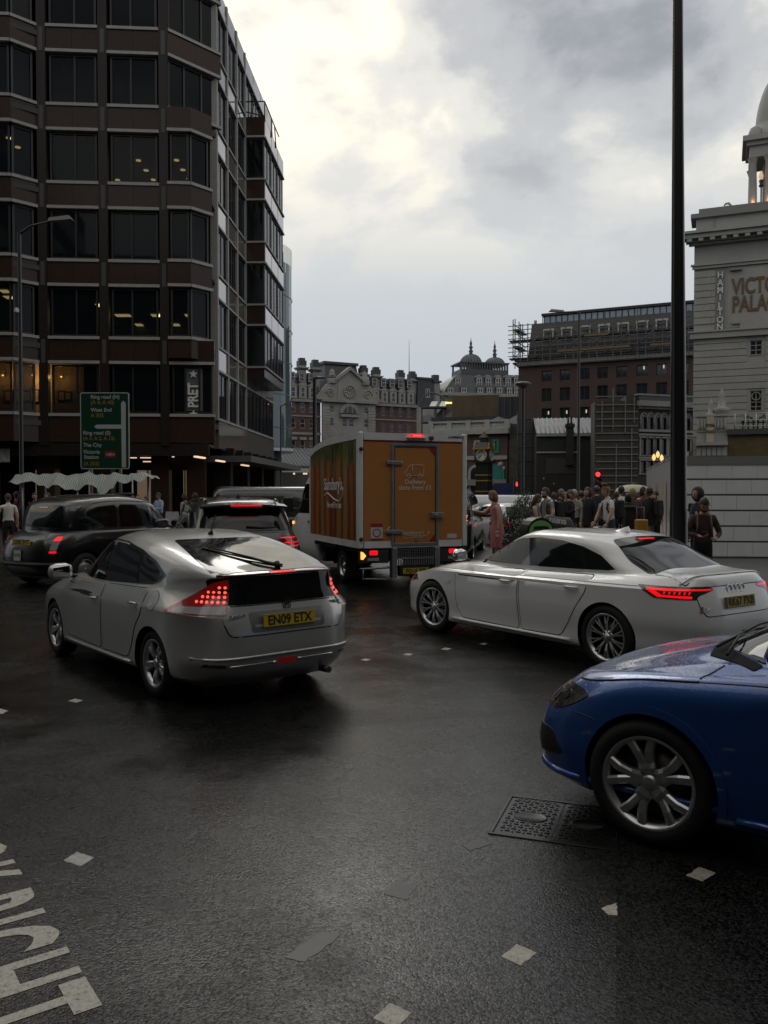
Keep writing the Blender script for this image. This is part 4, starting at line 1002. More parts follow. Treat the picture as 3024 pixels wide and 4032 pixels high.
    for s in (1, -1):
        y0, y1 = sorted((s*.50, s*(Wd-.02)))
        bk = MB().box(.0, .12, y0, y1, .50, .74).build('lamp_housing', M_lampbk, r, bevel=.01)
        MB().box(-.012, .01, min(s*.72, s*.88), max(s*.72, s*.88), .65, .735).build('brake_lamp', M_red, bk, bevel=.02)
        if s > 0:
            MB().prism([(Wd-.04, .72), (Wd-.09, .70), (Wd-.14, .64), (Wd-.08, .57), (Wd-.04, .58)], 'x', -.014, .01).build('indicator_lamp', M_amber, bk, recalc=True)
        MB().box(-.012, .01, min(s*.70, s*.92), max(s*.70, s*.92), .545, .60).build('reverse_lamp', M_clear, bk)
        MB().tube([(-.02, s*.46, .42), (-.02, s*(Wd-.06), .40), (.05, s*(Wd-.05), .40)], .022, 8).build('bumper_bar', M_greyal, r)
        MB().tube([(-.02, s*.46, .20), (-.02, s*(Wd-.06), .22)], .014, 8).build('bumper_bar', M_greyal, r)
        MB().tube([(-.02, s*(Wd-.08), .20), (-.02, s*(Wd-.08), .42)], .014, 8).build('bumper_bar', M_greyal, r)
        for k in range(2):
            wheel(r, 1.40, s*(.97-.24*k), s, .35, .215, .20, 'steel')
        wheel(r, 5.06, s*.93, s, .35, .215, .22, 'steel')
        MB().lathe([(.43, -.12), (.43, .12)], 20, M=Matrix.Translation((1.40, s*.90, .36)) @ Matrix.Rotation(math.pi/2, 4, 'X') , a0=0, a1=math.pi).build('mudguard', M_black, r)
        MB().box(.85, .87, min(s*.70, s*1.02), max(s*.70, s*1.02), .18, .50).build('mud_flap', M_black, r)
        fr = 'L' if s > 0 else 'R'
        f = c.patch('side_window', fr, rounded([(3.75, 1.34), (5.30, 1.32), (5.05, 1.62), (4.78, 1.98), (3.75, 2.02)], .05), .005, M_autoglass)
        mr = MB().box(5.02, 5.16, s*1.02 if s > 0 else -1.28, 1.28 if s > 0 else -1.02, 1.32, 1.70).build('door_mirror', M_black, r, bevel=.04)
        MB().tube([(5.15, s*.92, 1.40), (5.10, s*1.08, 1.42)], .03, 8).build('stalk', M_black, mr)
        c.patch('door_handle', fr, rounded([(3.62, 1.12), (3.86, 1.12), (3.86, 1.17), (3.62, 1.17)], .02), .02, M_black)
    MB().box(5.20, 5.26, .975, 1.0, 1.05, 1.12).build('indicator_repeater', M_amber, r)
    c.patch('windscreen', 'F', rounded([(-.86, 1.36), (.86, 1.36), (.74, 2.08), (-.74, 2.08)], .08), .005, M_autoglass)
    MB().box(3.1, 5.6, -.8, .8, .30, .5).build('underbody', M_black, r)
delivery_van()

# ================================================================ dark estate car ahead of the silver hatchback
P_dark = paint('dark_grey_paint', (.022, .023, .026), .3, .3)
P_black = paint('black_paint', (.008, .008, .009), 0, .3)
def suv():
    lv = [L(-2.38, 2.3, .84, .24, 7, 4.5), L(-2.46, 2.45, .93, .36, 6, 4.5), L(-2.52, 2.52, .975, .60, 6, 4.2), L(-2.53, 2.53, .985, .82, 6, 4), L(-2.48, 2.46, .975, [(-2.5, 1.02), (2.5, .98)], 6, 3.8),
          L(-2.43, 2.3, .93, [(-2.5, 1.12), (1.2, 1.07), (2.3, 1.0)], 6, 3.4), L(-2.40, 1.8, .905, [(-2.4, 1.16), (1.8, 1.09)], 6, 3.2), L(-2.37, 1.2, .885, [(-2.4, 1.19), (1.2, 1.15)], 6, 3, c=True),
          L(-2.27, .8, .81, 1.42, 5, 3), L(-2.10, .4, .73, [(-2.1, 1.60), (-.5, 1.645), (.4, 1.60)], 5, 3), L(-2.0, .22, .63, [(-2, 1.655), (-.5, 1.70), (.2, 1.66)], 5, 3), L(-1.7, 0, .3, [(-1.7, 1.70), (0, 1.725)], 4, 3), L(-1.5, -.2, 1e-9, [(-1.5, 1.715), (-.2, 1.735)], 4, 3)]
    h = Vector((-.34, .94)).normalized(); ctr = Vector((-2.17, 13.40))+h*2.53
    c = Car('dark_estate_car', 'dark grey sport utility car with roof rails seen from behind', 'car', (ctr.x, ctr.y, 0), h, lv, [(1.5, .37, .42, .68), (-1.49, .37, .42, .68)], P_dark, ncol=66, sub=4)
    r = c.root
    rw = c.patch('rear_window', 'B', rounded([(-.74, 1.18), (.74, 1.18), (.66, 1.56), (-.66, 1.56)], .07), .005, M_autoglass)
    vs = []
    for i in range(17):
        y = -.70+1.4*i/16; k = (y/.7)**2
        vs.append([(-2.06+.05*k, y, 1.645-.035*k), (-2.36+.08*k, y, 1.612-.04*k), (-2.35+.08*k, y, 1.575-.035*k), (-2.14+.05*k, y, 1.56-.03*k)])
    sp_ = MB(); n = 4
    sp_.add([p for q in vs for p in q], [(i*n+k, (i+1)*n+k, (i+1)*n+(k+1) % n, i*n+(k+1) % n) for i in range(16) for k in range(n)], 0, False)
    so = sp_.build('roof_spoiler', P_dark, r, recalc=True)
    MB().box(-2.375, -2.345, -.25, .25, 1.578, 1.605).build('high_brake_lamp', M_red, so)
    MB().tube([c.hit('B', .0, 1.24, .02)[0], c.hit('B', -.25, 1.225, .025)[0], c.hit('B', -.50, 1.23, .015)[0]], [.02, .012, .006], 6).build('rear_wiper', M_black, r)
    for s, fr in ((1, 'L'), (-1, 'R')):
        lb = c.patch('tail_lamp', 'B', rounded([(s*.50, .90), (s*.97, .90), (s*.97, 1.09), (s*.55, 1.09)], .03), .006, M_reddk)
        for (a, b_, z0, z1) in ((.54, .97, 1.055, 1.072), (.54, .97, .918, .935), (.60, .72, .975, .992), (.76, .97, .975, .992), (.72, .735, .935, 1.055), (.93, .945, .935, 1.055)):
            c.patch('lit_band', 'B', [(s*a, z0), (s*b_, z0), (s*b_, z1), (s*a, z1)], .010, M_red, parent=lb, grid=.05)
        c.patch('tail_lamp_side', fr, rounded([(-2.6, .92), (-2.28, .95), (-2.24, 1.06), (-2.6, 1.08)], .02), .006, M_reddk)
        f = c.patch('window_surround', fr, rounded([(1.02, 1.17), (.62, 1.40), (.25, 1.55), (-.4, 1.60), (-1.3, 1.57), (-1.85, 1.48), (-2.12, 1.28), (-2.0, 1.2)], .05), .003, M_chrome)
        c.patch('side_glass', fr, rounded([(.96, 1.19), (.60, 1.395), (.25, 1.53), (-.4, 1.575), (-1.3, 1.55), (-1.83, 1.465), (-2.07, 1.28), (-1.97, 1.22)], .05), .006, M_autoglass, parent=f)
        c.bar('roof_rail', fr, curve([(.30, 1.645), (0, 1.70), (-.8, 1.725), (-1.5, 1.70), (-1.9, 1.64)], 20), .022, mat('rail_silver', (.5, .5, .5), .3, .9), off=.03)
        mirror_unit(c, s, .85, s*.92, 1.20, P_dark, 1.2)
        c.panel('rear_door', fr, [(-.2, 1.13), (-.2, .36), (-.95, .36), (-1.2, .75), (-1.3, 1.14)], .05)
        wheel(r, 1.5, s*.95, s, .37, .25, .26, 'five'); wheel(r, -1.49, s*.95, s, .37, .25, .26, 'five')
    c.panel('tailgate', 'B', [(-.80, 1.15), (-.78, .72), (.78, .72), (.80, 1.15)], .04)
    hp, _ = c.hit('B', 0, .82, .015); plate(r, frame(hp, (0, -1, 0), (.05, 0, 1)), '')
    c.patch('bumper_insert', 'B', rounded([(-.85, .30), (.85, .30), (.80, .50), (-.80, .50)], .04), .004, M_black)
    a0 = c.hit('T', -1.55, 0, 0)[0]
    MB().add([a0+Vector(v) for v in [(.10, -.03, -.004), (.10, .03, -.004), (-.09, .03, -.004), (-.09, -.03, -.004), (-.05, 0, .06), (-.085, 0, .065)]], [(0, 1, 4), (1, 2, 5, 4), (2, 3, 5), (3, 0, 4, 5)]).build('shark_fin_aerial', M_black, r)
    MB().box(-2.2, 2.2, -.7, .7, .2, .3).build('underbody', M_black, r)
suv()

# ================================================================ black cab
def taxi():
    lv = [L(-2.12, 2.1, .72, .24, 6, 4.5), L(-2.22, 2.22, .82, .34, 5, 4.2), L(-2.27, 2.28, .865, .52, 5, 4), L(-2.26, 2.26, .875, .72, 5, 3.8), L(-2.20, 2.2, .87, [(-2.2, .90), (1.2, .88), (2.2, .84)], 4.6, 3.2),
          L(-2.10, 2.02, .855, [(-2.1, 1.0), (-1.6, 1.02), (0, 1.0), (1.2, .98), (2.0, .93)], 4.2, 2.9), L(-1.98, 1.6, .84, [(-2, 1.05), (0, 1.04), (1.6, 1.02)], 4.2, 2.8), L(-1.86, 1.18, .83, [(-1.9, 1.07), (0, 1.06), (1.2, 1.07)], 4.2, 3, c=True),
          L(-1.80, .92, .81, [(-1.8, 1.33), (.9, 1.32)], 5, 3.4), L(-1.66, .64, .755, [(-1.6, 1.60), (-.5, 1.62), (.6, 1.57)], 4.6, 3.4), L(-1.52, .46, .66, [(-1.4, 1.68), (-.5, 1.705), (.4, 1.66)], 3.6, 3.2),
          L(-1.2, .2, .36, [(-1.2, 1.745), (-.4, 1.755), (.2, 1.74)], 3.4, 3), L(-.95, 0, 1e-9, [(-.95, 1.76), (0, 1.765)], 3, 3)]
    h = Vector((.50, .866)); ctr = Vector((-6.84, 15.72))+h*2.27
    c = Car('black_cab', 'black hackney cab with rounded roof and yellow rear number plate', 'taxi', (ctr.x, ctr.y, 0), h, lv, [(1.44, .33, .37, .60), (-1.44, .33, .37, .60)], P_black, ncol=66, sub=4)
    r = c.root
    c.patch('rear_window', 'B', rounded([(-.60, 1.14), (.60, 1.14), (.52, 1.56), (-.52, 1.56)], .12), .005, M_autoglass)
    c.patch('high_brake_lamp', 'B', [(-.12, 1.50), (.12, 1.50), (.12, 1.525), (-.12, 1.525)], .012, M_redlens)
    MB().tube([c.hit('B', -.05, 1.10, .02)[0], c.hit('B', .2, 1.16, .025)[0], c.hit('B', .45, 1.19, .015)[0]], [.015, .01, .006], 6).build('rear_wiper', M_black, r)
    c.panel('boot_lid', 'B', [(-.52, 1.04), (-.54, .56), (.54, .56), (.52, 1.04)], .08)
    hp, _ = c.hit('B', .0, .86, .02); plate(r, frame(hp, (0, -1, 0), (.08, 0, 1)), 'LD59 ZVT')
    hp, _ = c.hit('B', .05, .62, .018); o = MB().box(-.10, .10, -.10, .10, -.004, .004).build('licence_plate', mat('licence_plate_white', (.5, .5, .48), .5), r); o.matrix_local = frame(hp, (0, -1, 0), (.05, 0, 1))
    text('licence_number', '37192', .07, M_plateT, o, Matrix.Translation((0, 0, .005)), extrude=.001, bold=.002)
    c.bar('bumper', 'B', [(y, .46) for y in np.linspace(-.80, .80, 22)], .045, M_black, off=.01)
    for s, fr in ((1, 'L'), (-1, 'R')):
        tl = c.patch('tail_lamp', 'B', rounded([(s*.655, .66), (s*.735, .66), (s*.725, .98), (s*.66, .98)], .02), .01, M_reddk)
        c.patch('brake_lamp', 'B', rounded([(s*.66, .89), (s*.73, .89), (s*.72, .97), (s*.665, .97)], .015), .016, M_red, parent=tl)
        c.patch('reverse_lamp', 'B', rounded([(s*.66, .73), (s*.73, .73), (s*.73, .88), (s*.66, .88)], .015), .016, M_clear, parent=tl)
        c.patch('lower_lamp', 'B', rounded([(s*.66, .67), (s*.73, .67), (s*.73, .715), (s*.66, .715)], .01), .016, M_red, parent=tl)
        for nm, pl in (('rear_side_window', [(-.66, 1.12), (-.66, 1.56), (-1.15, 1.53), (-1.50, 1.36), (-1.58, 1.16)]), ('door_window', [(-.58, 1.12), (-.58, 1.565), (.24, 1.555), (.24, 1.12)]), ('front_window', [(.33, 1.12), (.33, 1.55), (.52, 1.50), (.80, 1.30), (.98, 1.12)])):
            f = c.patch('window_trim', fr, rounded(pl, .06), .003, M_trim)
            c.patch(nm, fr, inset(rounded(pl, .06), .02), .007, M_autoglass, parent=f)
        c.bar('drip_rail', fr, curve([(1.02, 1.16), (.60, 1.52), (.2, 1.61), (-.6, 1.635), (-1.2, 1.59), (-1.55, 1.42)], 30), .010, P_black, off=.004)
        c.panel('rear_door', fr, [(.27, 1.04), (.27, .34), (-.60, .34), (-.62, 1.04)], .05); c.panel('front_door', fr, [(1.02, 1.03), (1.02, .36), (.30, .34), (.30, 1.04)], .05)
        handle(c, fr, -.40, .94, P_black)
        mirror_unit(c, s, .85, s*.86, 1.14, M_black, 1.1)
        wheel(r, 1.44, s*.85, s, .33, .20, .19, 'disc'); wheel(r, -1.44, s*.85, s, .33, .20, .19, 'disc')
    MB().box(.95, 1.0, -.92, -.88, 1.02, 1.06).build('indicator_repeater', M_amber, r)
    MB().box(-2.0, 2.0, -.62, .62, .18, .28).build('underbody', M_black, r)
    sg = MB().box(.22, .38, -.22, .22, 1.74, 1.80).build('roof_sign', M_black, r, bevel=.02)
taxi()

# ================================================================ boxy vans and far cars
def van_levels(rear, front, w, ht, hood=.75, hz=1.05):
    return [L(rear+.1, front-.15, w-.12, .26, 9, 4), L(rear+.02, front-.03, w-.02, .42, 9, 4), L(rear, front, w, .75, 9, 3.8), L(rear+.01, front-.06, w, hz-.05, 9, 3.6), L(rear+.02, front-.25, w-.03, hz+.03, 9, 3.4), L(rear+.03, front-hood, w-.04, hz+.15, 9, 3.2, c=True),
            L(rear+.06, front-hood-.40, w-.09, (hz+ht)/2+.08, 8, 3.4), L(rear+.12, front-hood-.78, w-.17, ht-.16, 7, 3.4), L(rear+.18, front-hood-.92, w-.26, ht-.06, 6, 3.4), L(rear+.4, front-hood-1.2, .35, ht-.01, 5, 3), L(rear+.7, front-hood-1.4, 1e-9, ht, 4, 3)]
def mpv():
    h = Vector((.20, .98)).normalized(); ctr = Vector((2.15-.93, 20.55+.19))+h*2.5
    c = Car('black_people_carrier', 'black people carrier with lit amber lamp beyond the delivery van', 'van', (ctr.x, ctr.y, 0), h, van_levels(-2.5, 2.5, .95, 1.93), [(1.6, .33, .38, .68), (-1.6, .33, .38, .68)], P_black, ncol=54, sub=4)
    r = c.root
    for s, fr in ((1, 'L'), (-1, 'R')):
        for nm, a, b in (('rear_side_window', -2.25, -1.1), ('sliding_door_window', -1.02, .05)): c.patch(nm, fr, rounded([(a, 1.18), (b, 1.18), (b, 1.70), (a, 1.70)], .06), .005, M_autoglass)
        c.patch('front_window', fr, rounded([(.13, 1.18), (1.25, 1.16), (.75, 1.62), (.55, 1.70), (.13, 1.70)], .05), .005, M_autoglass)
        tl = c.patch('tail_lamp', fr, rounded([(-2.55, .98), (-2.36, .98), (-2.34, 1.60), (-2.55, 1.60)], .03), .008, M_redlens)
        c.patch('indicator_lamp', fr, rounded([(-2.55, 1.10), (-2.37, 1.10), (-2.36, 1.24), (-2.55, 1.24)], .03), .014, M_amber, parent=tl)
        tl = c.patch('tail_lamp_rear', 'B', rounded([(s*.80, .98), (s*.96, .98), (s*.94, 1.60), (s*.80, 1.60)], .03), .008, M_redlens)
        c.patch('indicator_lamp', 'B', rounded([(s*.80, 1.10), (s*.96, 1.10), (s*.96, 1.24), (s*.80, 1.24)], .03), .014, M_amber, parent=tl)
        mirror_unit(c, s, .95, s*.93, 1.22, M_black, 1.3)
        wheel(r, 1.6, s*.92, s, .33, .21, .2, 'five'); wheel(r, -1.6, s*.92, s, .33, .21, .2, 'five')
    c.patch('rear_window', 'B', rounded([(-.72, 1.15), (.72, 1.15), (.68, 1.74), (-.68, 1.74)], .06), .005, M_autoglass)
    MB().box(-2.3, 2.3, -.7, .7, .2, .3).build('underbody', M_black, r)
mpv()
def sewing_van():
    h = Vector((.995, .10)).normalized()
    c = Car('black_sign_van', 'black panel van with green shop lettering along its side', 'van', (-2.75, 25.4, 0), h, van_levels(-2.45, 2.45, .95, 1.99), [(1.5, .33, .38, .68), (-1.6, .33, .38, .68)], P_black, ncol=54, sub=4)
    r = c.root
    M_lime = mat('lime_vinyl', (.28, .42, .03), .5)
    def T(x, z): 
        p, _ = c.hit('R', x, z, .006); return frame(p, (1, 0, 0), (0, .05, 1))
    text('lettering', 'SEW.', .36, M_lime, r, T(-.60, 1.46), extrude=.003, bold=.006); text('lettering', 'SEW.', .36, M_lime, r, T(.55, 1.46), extrude=.003, bold=.006)
    text('small_lettering', 'SHORTEN', .125, M_letterw, r, T(-1.65, 1.60), extrude=.003, bold=.002); text('small_lettering', 'LENGTHEN', .125, M_letterw, r, T(-1.65, 1.47), extrude=.003, bold=.002)
    MB().tube([c.hit('R', x, z, .004)[0] for x, z in curve([(.95, 1.1), (1.05, 1.40), (1.15, 1.52), (1.22, 1.40), (1.25, 1.2)], 12)], .015, 5).build('white_motif', M_letterw, r)
    for s in (1, -1): wheel(r, 1.5, s*.92, s, .33, .21, .2, 'steel'); wheel(r, -1.6, s*.92, s, .33, .21, .2, 'steel')
    c.bar('roof_edge', 'R', [(x, 1.88) for x in np.linspace(-2.2, 1.0, 20)], .012, mat('pale_trim', (.4, .4, .4), .4), off=.0)
    MB().box(-2.3, 2.3, -.7, .7, .2, .3).build('underbody', M_black, r)
sewing_van()
def far_cars():
    P_w2 = paint('white_paint_far', (.55, .56, .57), 0, .35, drops=False)
    p = D(2062, 1970, 33)
    c = Car('white_van', 'white panel van passing beyond the planter', 'van', (p.x, 33, 0), (1, .06), van_levels(-2.6, 2.6, .97, 1.72), [(1.6, .33, .38, .68), (-1.7, .33, .38, .68)], P_w2, ncol=44, sub=3)
    c.patch('rear_window', 'B', rounded([(-.7, 1.1), (.7, 1.1), (.66, 1.5), (-.66, 1.5)], .05), .005, M_autoglass)
    for s in (1, -1): wheel(c.root, 1.6, s*.93, s, .33, .21, .2, 'steel'); wheel(c.root, -1.7, s*.93, s, .33, .21, .2, 'steel')
    for s in (1, -1): c.patch('roof_lamp', 'T', [(-2.1, .05*s), (-2.1, .3*s), (-2.0, .3*s), (-2.0, .05*s)], .01, M_red)
    lv = [L(-2.0, 2.0, .76, .2, 6, 4.5), L(-2.1, 2.1, .84, .4, 6, 4.4), L(-2.12, 2.12, .87, .62, 6, 4), L(-2.08, 2.0, .86, [(-2.1, .86), (2, .74)], 6, 3.6), L(-2.0, 1.6, .80, [(-2, .97), (1.6, .88)], 6, 3.2), L(-1.95, 1.05, .78, [(-2, 1.0), (1.1, .96)], 6, 3, c=True), L(-1.7, .6, .70, 1.2, 5, 3), L(-1.4, .2, .6, 1.40, 4.5, 3), L(-1.2, 0, .4, 1.46, 4, 3), L(-.9, -.2, 1e-9, 1.48, 3, 3)]
    for (px, Y, hd, lab) in ((1960, 27.5, (-.35, .94), 'white hatchback waiting beside the woman in pink'),):
        p = D(px, 2000, Y)
        c = Car('white_hatchback', lab, 'car', (p.x, Y, 0), hd, lv, [(1.3, .31, .35, .6), (-1.3, .31, .35, .6)], P_w2, ncol=48, sub=3)
        c.patch('rear_window', 'B', rounded([(-.62, 1.02), (.62, 1.02), (.5, 1.36), (-.5, 1.36)], .06), .005, M_autoglass)
        for s, fr in ((1, 'L'), (-1, 'R')):
            c.patch('side_glass', fr, rounded([(.9, 1.0), (.2, 1.34), (-.9, 1.36), (-1.5, 1.05)], .06), .005, M_autoglass)
            c.patch('tail_lamp', 'B', rounded([(s*.60, .78), (s*.84, .78), (s*.84, .95), (s*.62, .95)], .03), .006, M_red)
            wheel(c.root, 1.3, s*.83, s, .31, .21, .19, 'five'); wheel(c.root, -1.3, s*.83, s, .31, .21, .19, 'five')
far_cars()
# ================================================================ buildings
M_granite = mat('polished_brown_granite', (.040, .023, .018), .2, noise=(9, .25), spec=.22)
M_gran_p = mat('dark_pilaster_granite', (.023, .018, .016), .30, noise=(9, .2), spec=.25)
M_band = mat('pale_stone_band', (.31, .30, .29), .65, noise=(6, .15))
M_wframe = mat('bronze_window_frame', (.012, .011, .011), .4)
M_pane = glassmat('office_pane', (.022, .030, .036), .50)
M_intd = mat('dim_office_interior', (.055, .055, .052), .8)
M_lampW = mat('lit_office_lamp', (.8, .7, .4), .5, emit=(1, .80, .34), estr=1.5)
M_lampS = mat('lit_strip_lamp', (.8, .6, .4), .5, emit=(1, .66, .40), estr=.9)
M_glasspane = mat('dark_far_window', (.018, .02, .023), .06, spec=.6)
class Fac:
    """a facade plane: local x runs to the left as seen from the street, y outwards, z up"""
    def __init__(s, root, px, Y, ang, z=0.):
        o = D(px, 1940, Y); s.O = Vector((o.x, o.y, z)); s.rt = Vector((math.cos(R(ang)), math.sin(R(ang)), 0)); s.root = root
        s.u = -s.rt; s.n = Vector((0, 0, 1)).cross(s.u)
        M = Matrix.Identity(4)
        for i in range(3): M[i][0], M[i][1], M[i][2], M[i][3] = s.u[i], s.n[i], (0, 0, 1)[i], s.O[i]
        s.M = M; root.matrix_world = M
    def at(s, px, py, out=0.):
        d = ray(px, py); c = Vector((0, 0, CAMH)); t = (s.n.dot(s.O-c)+out)/s.n.dot(d); p = c+d*t-s.O
        return p.dot(s.u), p.z
    def box(s, name, px0, py0, px1, py1, o0, o1, m, parent=None, bevel=0.):
        a = s.at(px0, (py0+py1)/2, o1)[0]; b = s.at(px1, (py0+py1)/2, o1)[0]; c = s.at((px0+px1)/2, py0, o1)[1]; d = s.at((px0+px1)/2, py1, o1)[1]
        return MB().box(min(a, b), max(a, b), min(o0, o1), max(o0, o1), min(c, d), max(c, d)).build(name, m, parent or s.root, bevel=bevel)
def lbox(name, u0, u1, y0, y1, z0, z1, m, parent, bevel=0.): return MB().box(min(u0, u1), max(u0, u1), y0, y1, z0, z1).build(name, m, parent, bevel=bevel)
def wall_holes(name, u0, u1, z0, z1, holes, m, parent, depth=.25, y=0.):
    us = sorted({u0, u1}|{h_[0] for h_ in holes}|{h_[1] for h_ in holes}); zs = sorted({z0, z1}|{h_[2] for h_ in holes}|{h_[3] for h_ in holes})
    us = [u for u in us if u0 <= u <= u1]; zs = [z for z in zs if z0 <= z <= z1]
    mb = MB()
    for i in range(len(us)-1):
        for j in range(len(zs)-1):
            cu, cz = (us[i]+us[i+1])/2, (zs[j]+zs[j+1])/2
            if any(h_[0] < cu < h_[1] and h_[2] < cz < h_[3] for h_ in holes): continue
            mb.add([(us[i], y, zs[j]), (us[i+1], y, zs[j]), (us[i+1], y, zs[j+1]), (us[i], y, zs[j+1])], [(3, 2, 1, 0)])
    for (a, b, c, d) in holes:
        q = [(a, c), (b, c), (b, d), (a, d)]
        for k in range(4):
            p0, p1 = q[k], q[(k+1) % 4]
            mb.add([(p0[0], y, p0[1]), (p1[0], y, p1[1]), (p1[0], y-depth, p1[1]), (p0[0], y-depth, p0[1])], [(0, 1, 2, 3)])
    mb.add([(u0, y, z0), (u1, y, z0), (u1, y, z1), (u0, y, z1), (u0, y-depth-.3, z0), (u1, y-depth-.3, z0), (u1, y-depth-.3, z1), (u0, y-depth-.3, z1)], [(0, 1, 5, 4), (2, 3, 7, 6), (0, 4, 7, 3), (1, 2, 6, 5), (4, 5, 6, 7)])
    me = mb.mesh(name); bm = bmesh.new(); bm.from_mesh(me); bmesh.ops.remove_doubles(bm, verts=bm.verts, dist=1e-4); bm.to_mesh(me); bm.free()
    return link(name, me, parent, m)
def window(a, b, c, d, y, parent, fm, pm, fw=.06, cols=(), rows=(), dep=.05, sill=None):
    """frame with mullions at fractions cols / rows and one pane behind; y is the outer face of the frame"""
    f = MB(); 
    for q in ((a, a+fw, c, d), (b-fw, b, c, d), (a+fw, b-fw, c, c+fw), (a+fw, b-fw, d-fw, d)): f.box(q[0], q[1], y-dep, y, q[2], q[3])
    for t in cols: x = a+(b-a)*t; f.box(x-fw*.45, x+fw*.45, y-dep+.004, y-.004, c+fw, d-fw)
    for t in rows: z = c+(d-c)*t; f.box(a+fw, b-fw, y-dep+.008, y-.008, z-fw*.4, z+fw*.4)
    o = f.build('window', fm, parent)
    MB().box(a+fw*.5, b-fw*.5, y-dep+.01, y-dep+.02, c+fw*.5, d-fw*.5).build('pane', pm, o)
    if sill: MB().box(a-.06, b+.06, y-.02, y+.12, c-.12, c-.004).build('sill', sill, o)
    return o

def flatten(e, M, root):
    """move the pieces gathered under a helper empty straight under the building"""
    bpy.context.view_layer.update()
    for c in list(e.children):
        c.parent = root; c.matrix_parent_inverse = Matrix.Identity(4); c.matrix_local = M
    bpy.data.objects.remove(e)
# ---------------------------------------------------------------- corner office block on the left
def office_block():
    root = thing('office_block', 'dark brown granite office block with pale window bands and lit rooms', 'building')
    F = Fac(root, 652, 37.6, 4.0)
    FH, S1, WH = 3.41, 5.33, 2.20          # floor height, first-floor sill, window height
    mod = 2.64; TOP = 25.6
    def bay(u0, u1, z0, parent, y=0., cols=(.5,), bands=True, pm=None):
        window(u0+.10, u1-.10, z0+.02, z0+WH-.02, y-.16, parent, M_wframe, pm or M_pane, .09, cols, dep=.08)
        lbox('sill_band', u0, u1, y-.25, y+.05, z0-.13, z0, M_band, parent)
        lbox('head_band', u0, u1, y-.25, y+.05, z0+WH, z0+WH+.13, M_band, parent)
    for k in range(6):
        z = S1+FH*k
        for c in range(2):
            u0, u1 = .20+mod*c, mod-.20+mod*c+.0
            bay(u0, u1, z, root, 0, (.46,) if c else (.56,))
            if c == 1 and k: lbox('window_panel', u0+.2+.5*(k % 2), u1-.25-.6*(k % 3)/2, -.52, -.5, z+.7+.35*(k % 3), z+WH, mat('pane_reflection_grey', (.16, .16, .15), .7, noise=(2, .3)), root)  # grey panels imitate a building reflected in these panes
            lo, hi = z+WH+.13, z+FH-.13
            for h_ in range(2): lbox('spandrel_panel', u0+(u1-u0)/2*h_+.004, u0+(u1-u0)/2*(h_+1)-.004, -.30, -.02, lo, hi, M_granite, root)
        if k == 0:
            for c in range(2): lbox('spandrel_panel', .2+mod*c, mod-.2+mod*c, -.3, -.02, 4.05, z-.13, M_granite, root)
    for i, u in enumerate((0, mod, 2*mod)):
        lbox('pilaster', u-.198, u+.198, -.3, .03, 3.9, TOP, M_gran_p, root)
        for k in range(6):
            z = S1+FH*k; lbox('pilaster_inlay', u-.09, u+.09, .03, .045, z+WH+.02, z+FH-.15, M_band if False else mat('pilaster_inlay_stone', (.06, .052, .048), .5), root)
    # angled bays at both ends: plan points (u, outwards)
    def angled(plan, k, parent):
        z = S1+FH*k
        for i in range(len(plan)-1):
            a, b = Vector(plan[i]), Vector(plan[i+1]); l = (b-a).length
            e = bpy.data.objects.new('bay_frame', None)
            yield e, l, z
            flatten(e, Matrix.Translation((a.x, a.y, 0)) @ Matrix.Rotation(math.atan2((b-a).y, (b-a).x), 4, 'Z'), parent)
    planR_low = [(-2.05, -.62), (-1.22, .26), (-.20, .26)]
    planR_top = [(-2.30, -2.0), (-.20, .0)]
    planR_1 = [(-2.18, .0), (-.20, .0)]
    planL = [(2*mod+.20, .0), (2*mod+1.05, .75), (2*mod+4.2, .75)]
    M_sil = mat('office_pane_dark', (.02, .023, .026), .05)
    for k in range(6):
        for plan in ((planR_1 if k == 0 else planR_low if k < 4 else planR_top), planL):
            for e, l, z in angled(plan, k, root):
                cols = (.33, .68) if (k == 0 and plan is planR_1) or plan is planR_top else (.5,)
                if l < 1.3: cols = ()
                if l > 3: cols = (.33, .66)
                bay(.0, l, z, e, 0, cols)
                lo, hi = z+WH+.13, z+FH-.13
                n = 2 if l > 1.5 else 1
                for h_ in range(n): lbox('spandrel_panel', l/n*h_+.003, l/n*(h_+1)-.003, -.30, -.02, lo, hi, M_granite, e)
                if k == 0: lbox('spandrel_panel', 0, l, -.3, -.02, 4.05, z-.13, M_granite, e)
                if k == 1 and plan is planR_low: lbox('bay_underside', 0, l, -.9, -.02, z-.95, z-.13, M_granite, e)
        if k == 4: pass
    # soffits and slabs joining the bays to the block
    for k in range(7):
        z = S1+FH*k-.55
        MB().prism([(-2.0, -.66), (-1.2, .20), (-.25, .18), (-.25, -.06), (2*mod, -.06), (2*mod+1.0, .68), (2*mod+4.2, .68), (2*mod+4.2, -12), (-2.0, -12)] if 0 < k < 4 else [(-2.1, -1.9), (-.2, -.06), (2*mod, -.06), (2*mod+1.0, .68), (2*mod+4.2, .68), (2*mod+4.2, -12), (-2.1, -12)], 'z', z, z+.22).build('floor_slab', M_intd, root, recalc=True)
    lbox('core_wall', -1.9, 2*mod+4.2, -12.3, -12, 3.8, TOP, M_intd, root)
    lbox('end_wall', 2*mod+4.2, 2*mod+4.4, -12.3, .7, 0, TOP, M_gran_p, root)
    lbox('roof_deck', -1.6, 2*mod+4.2, -12, -.1, TOP-.3, TOP, M_gran_p, root)
    lbox('roof_parapet', -.2, 2*mod+4.2, -.32, .0, S1+FH*5+WH+.13, TOP+.4, M_granite, root)
    # lamps on the ceilings of the lit rooms
    inv = F.M.inverted()
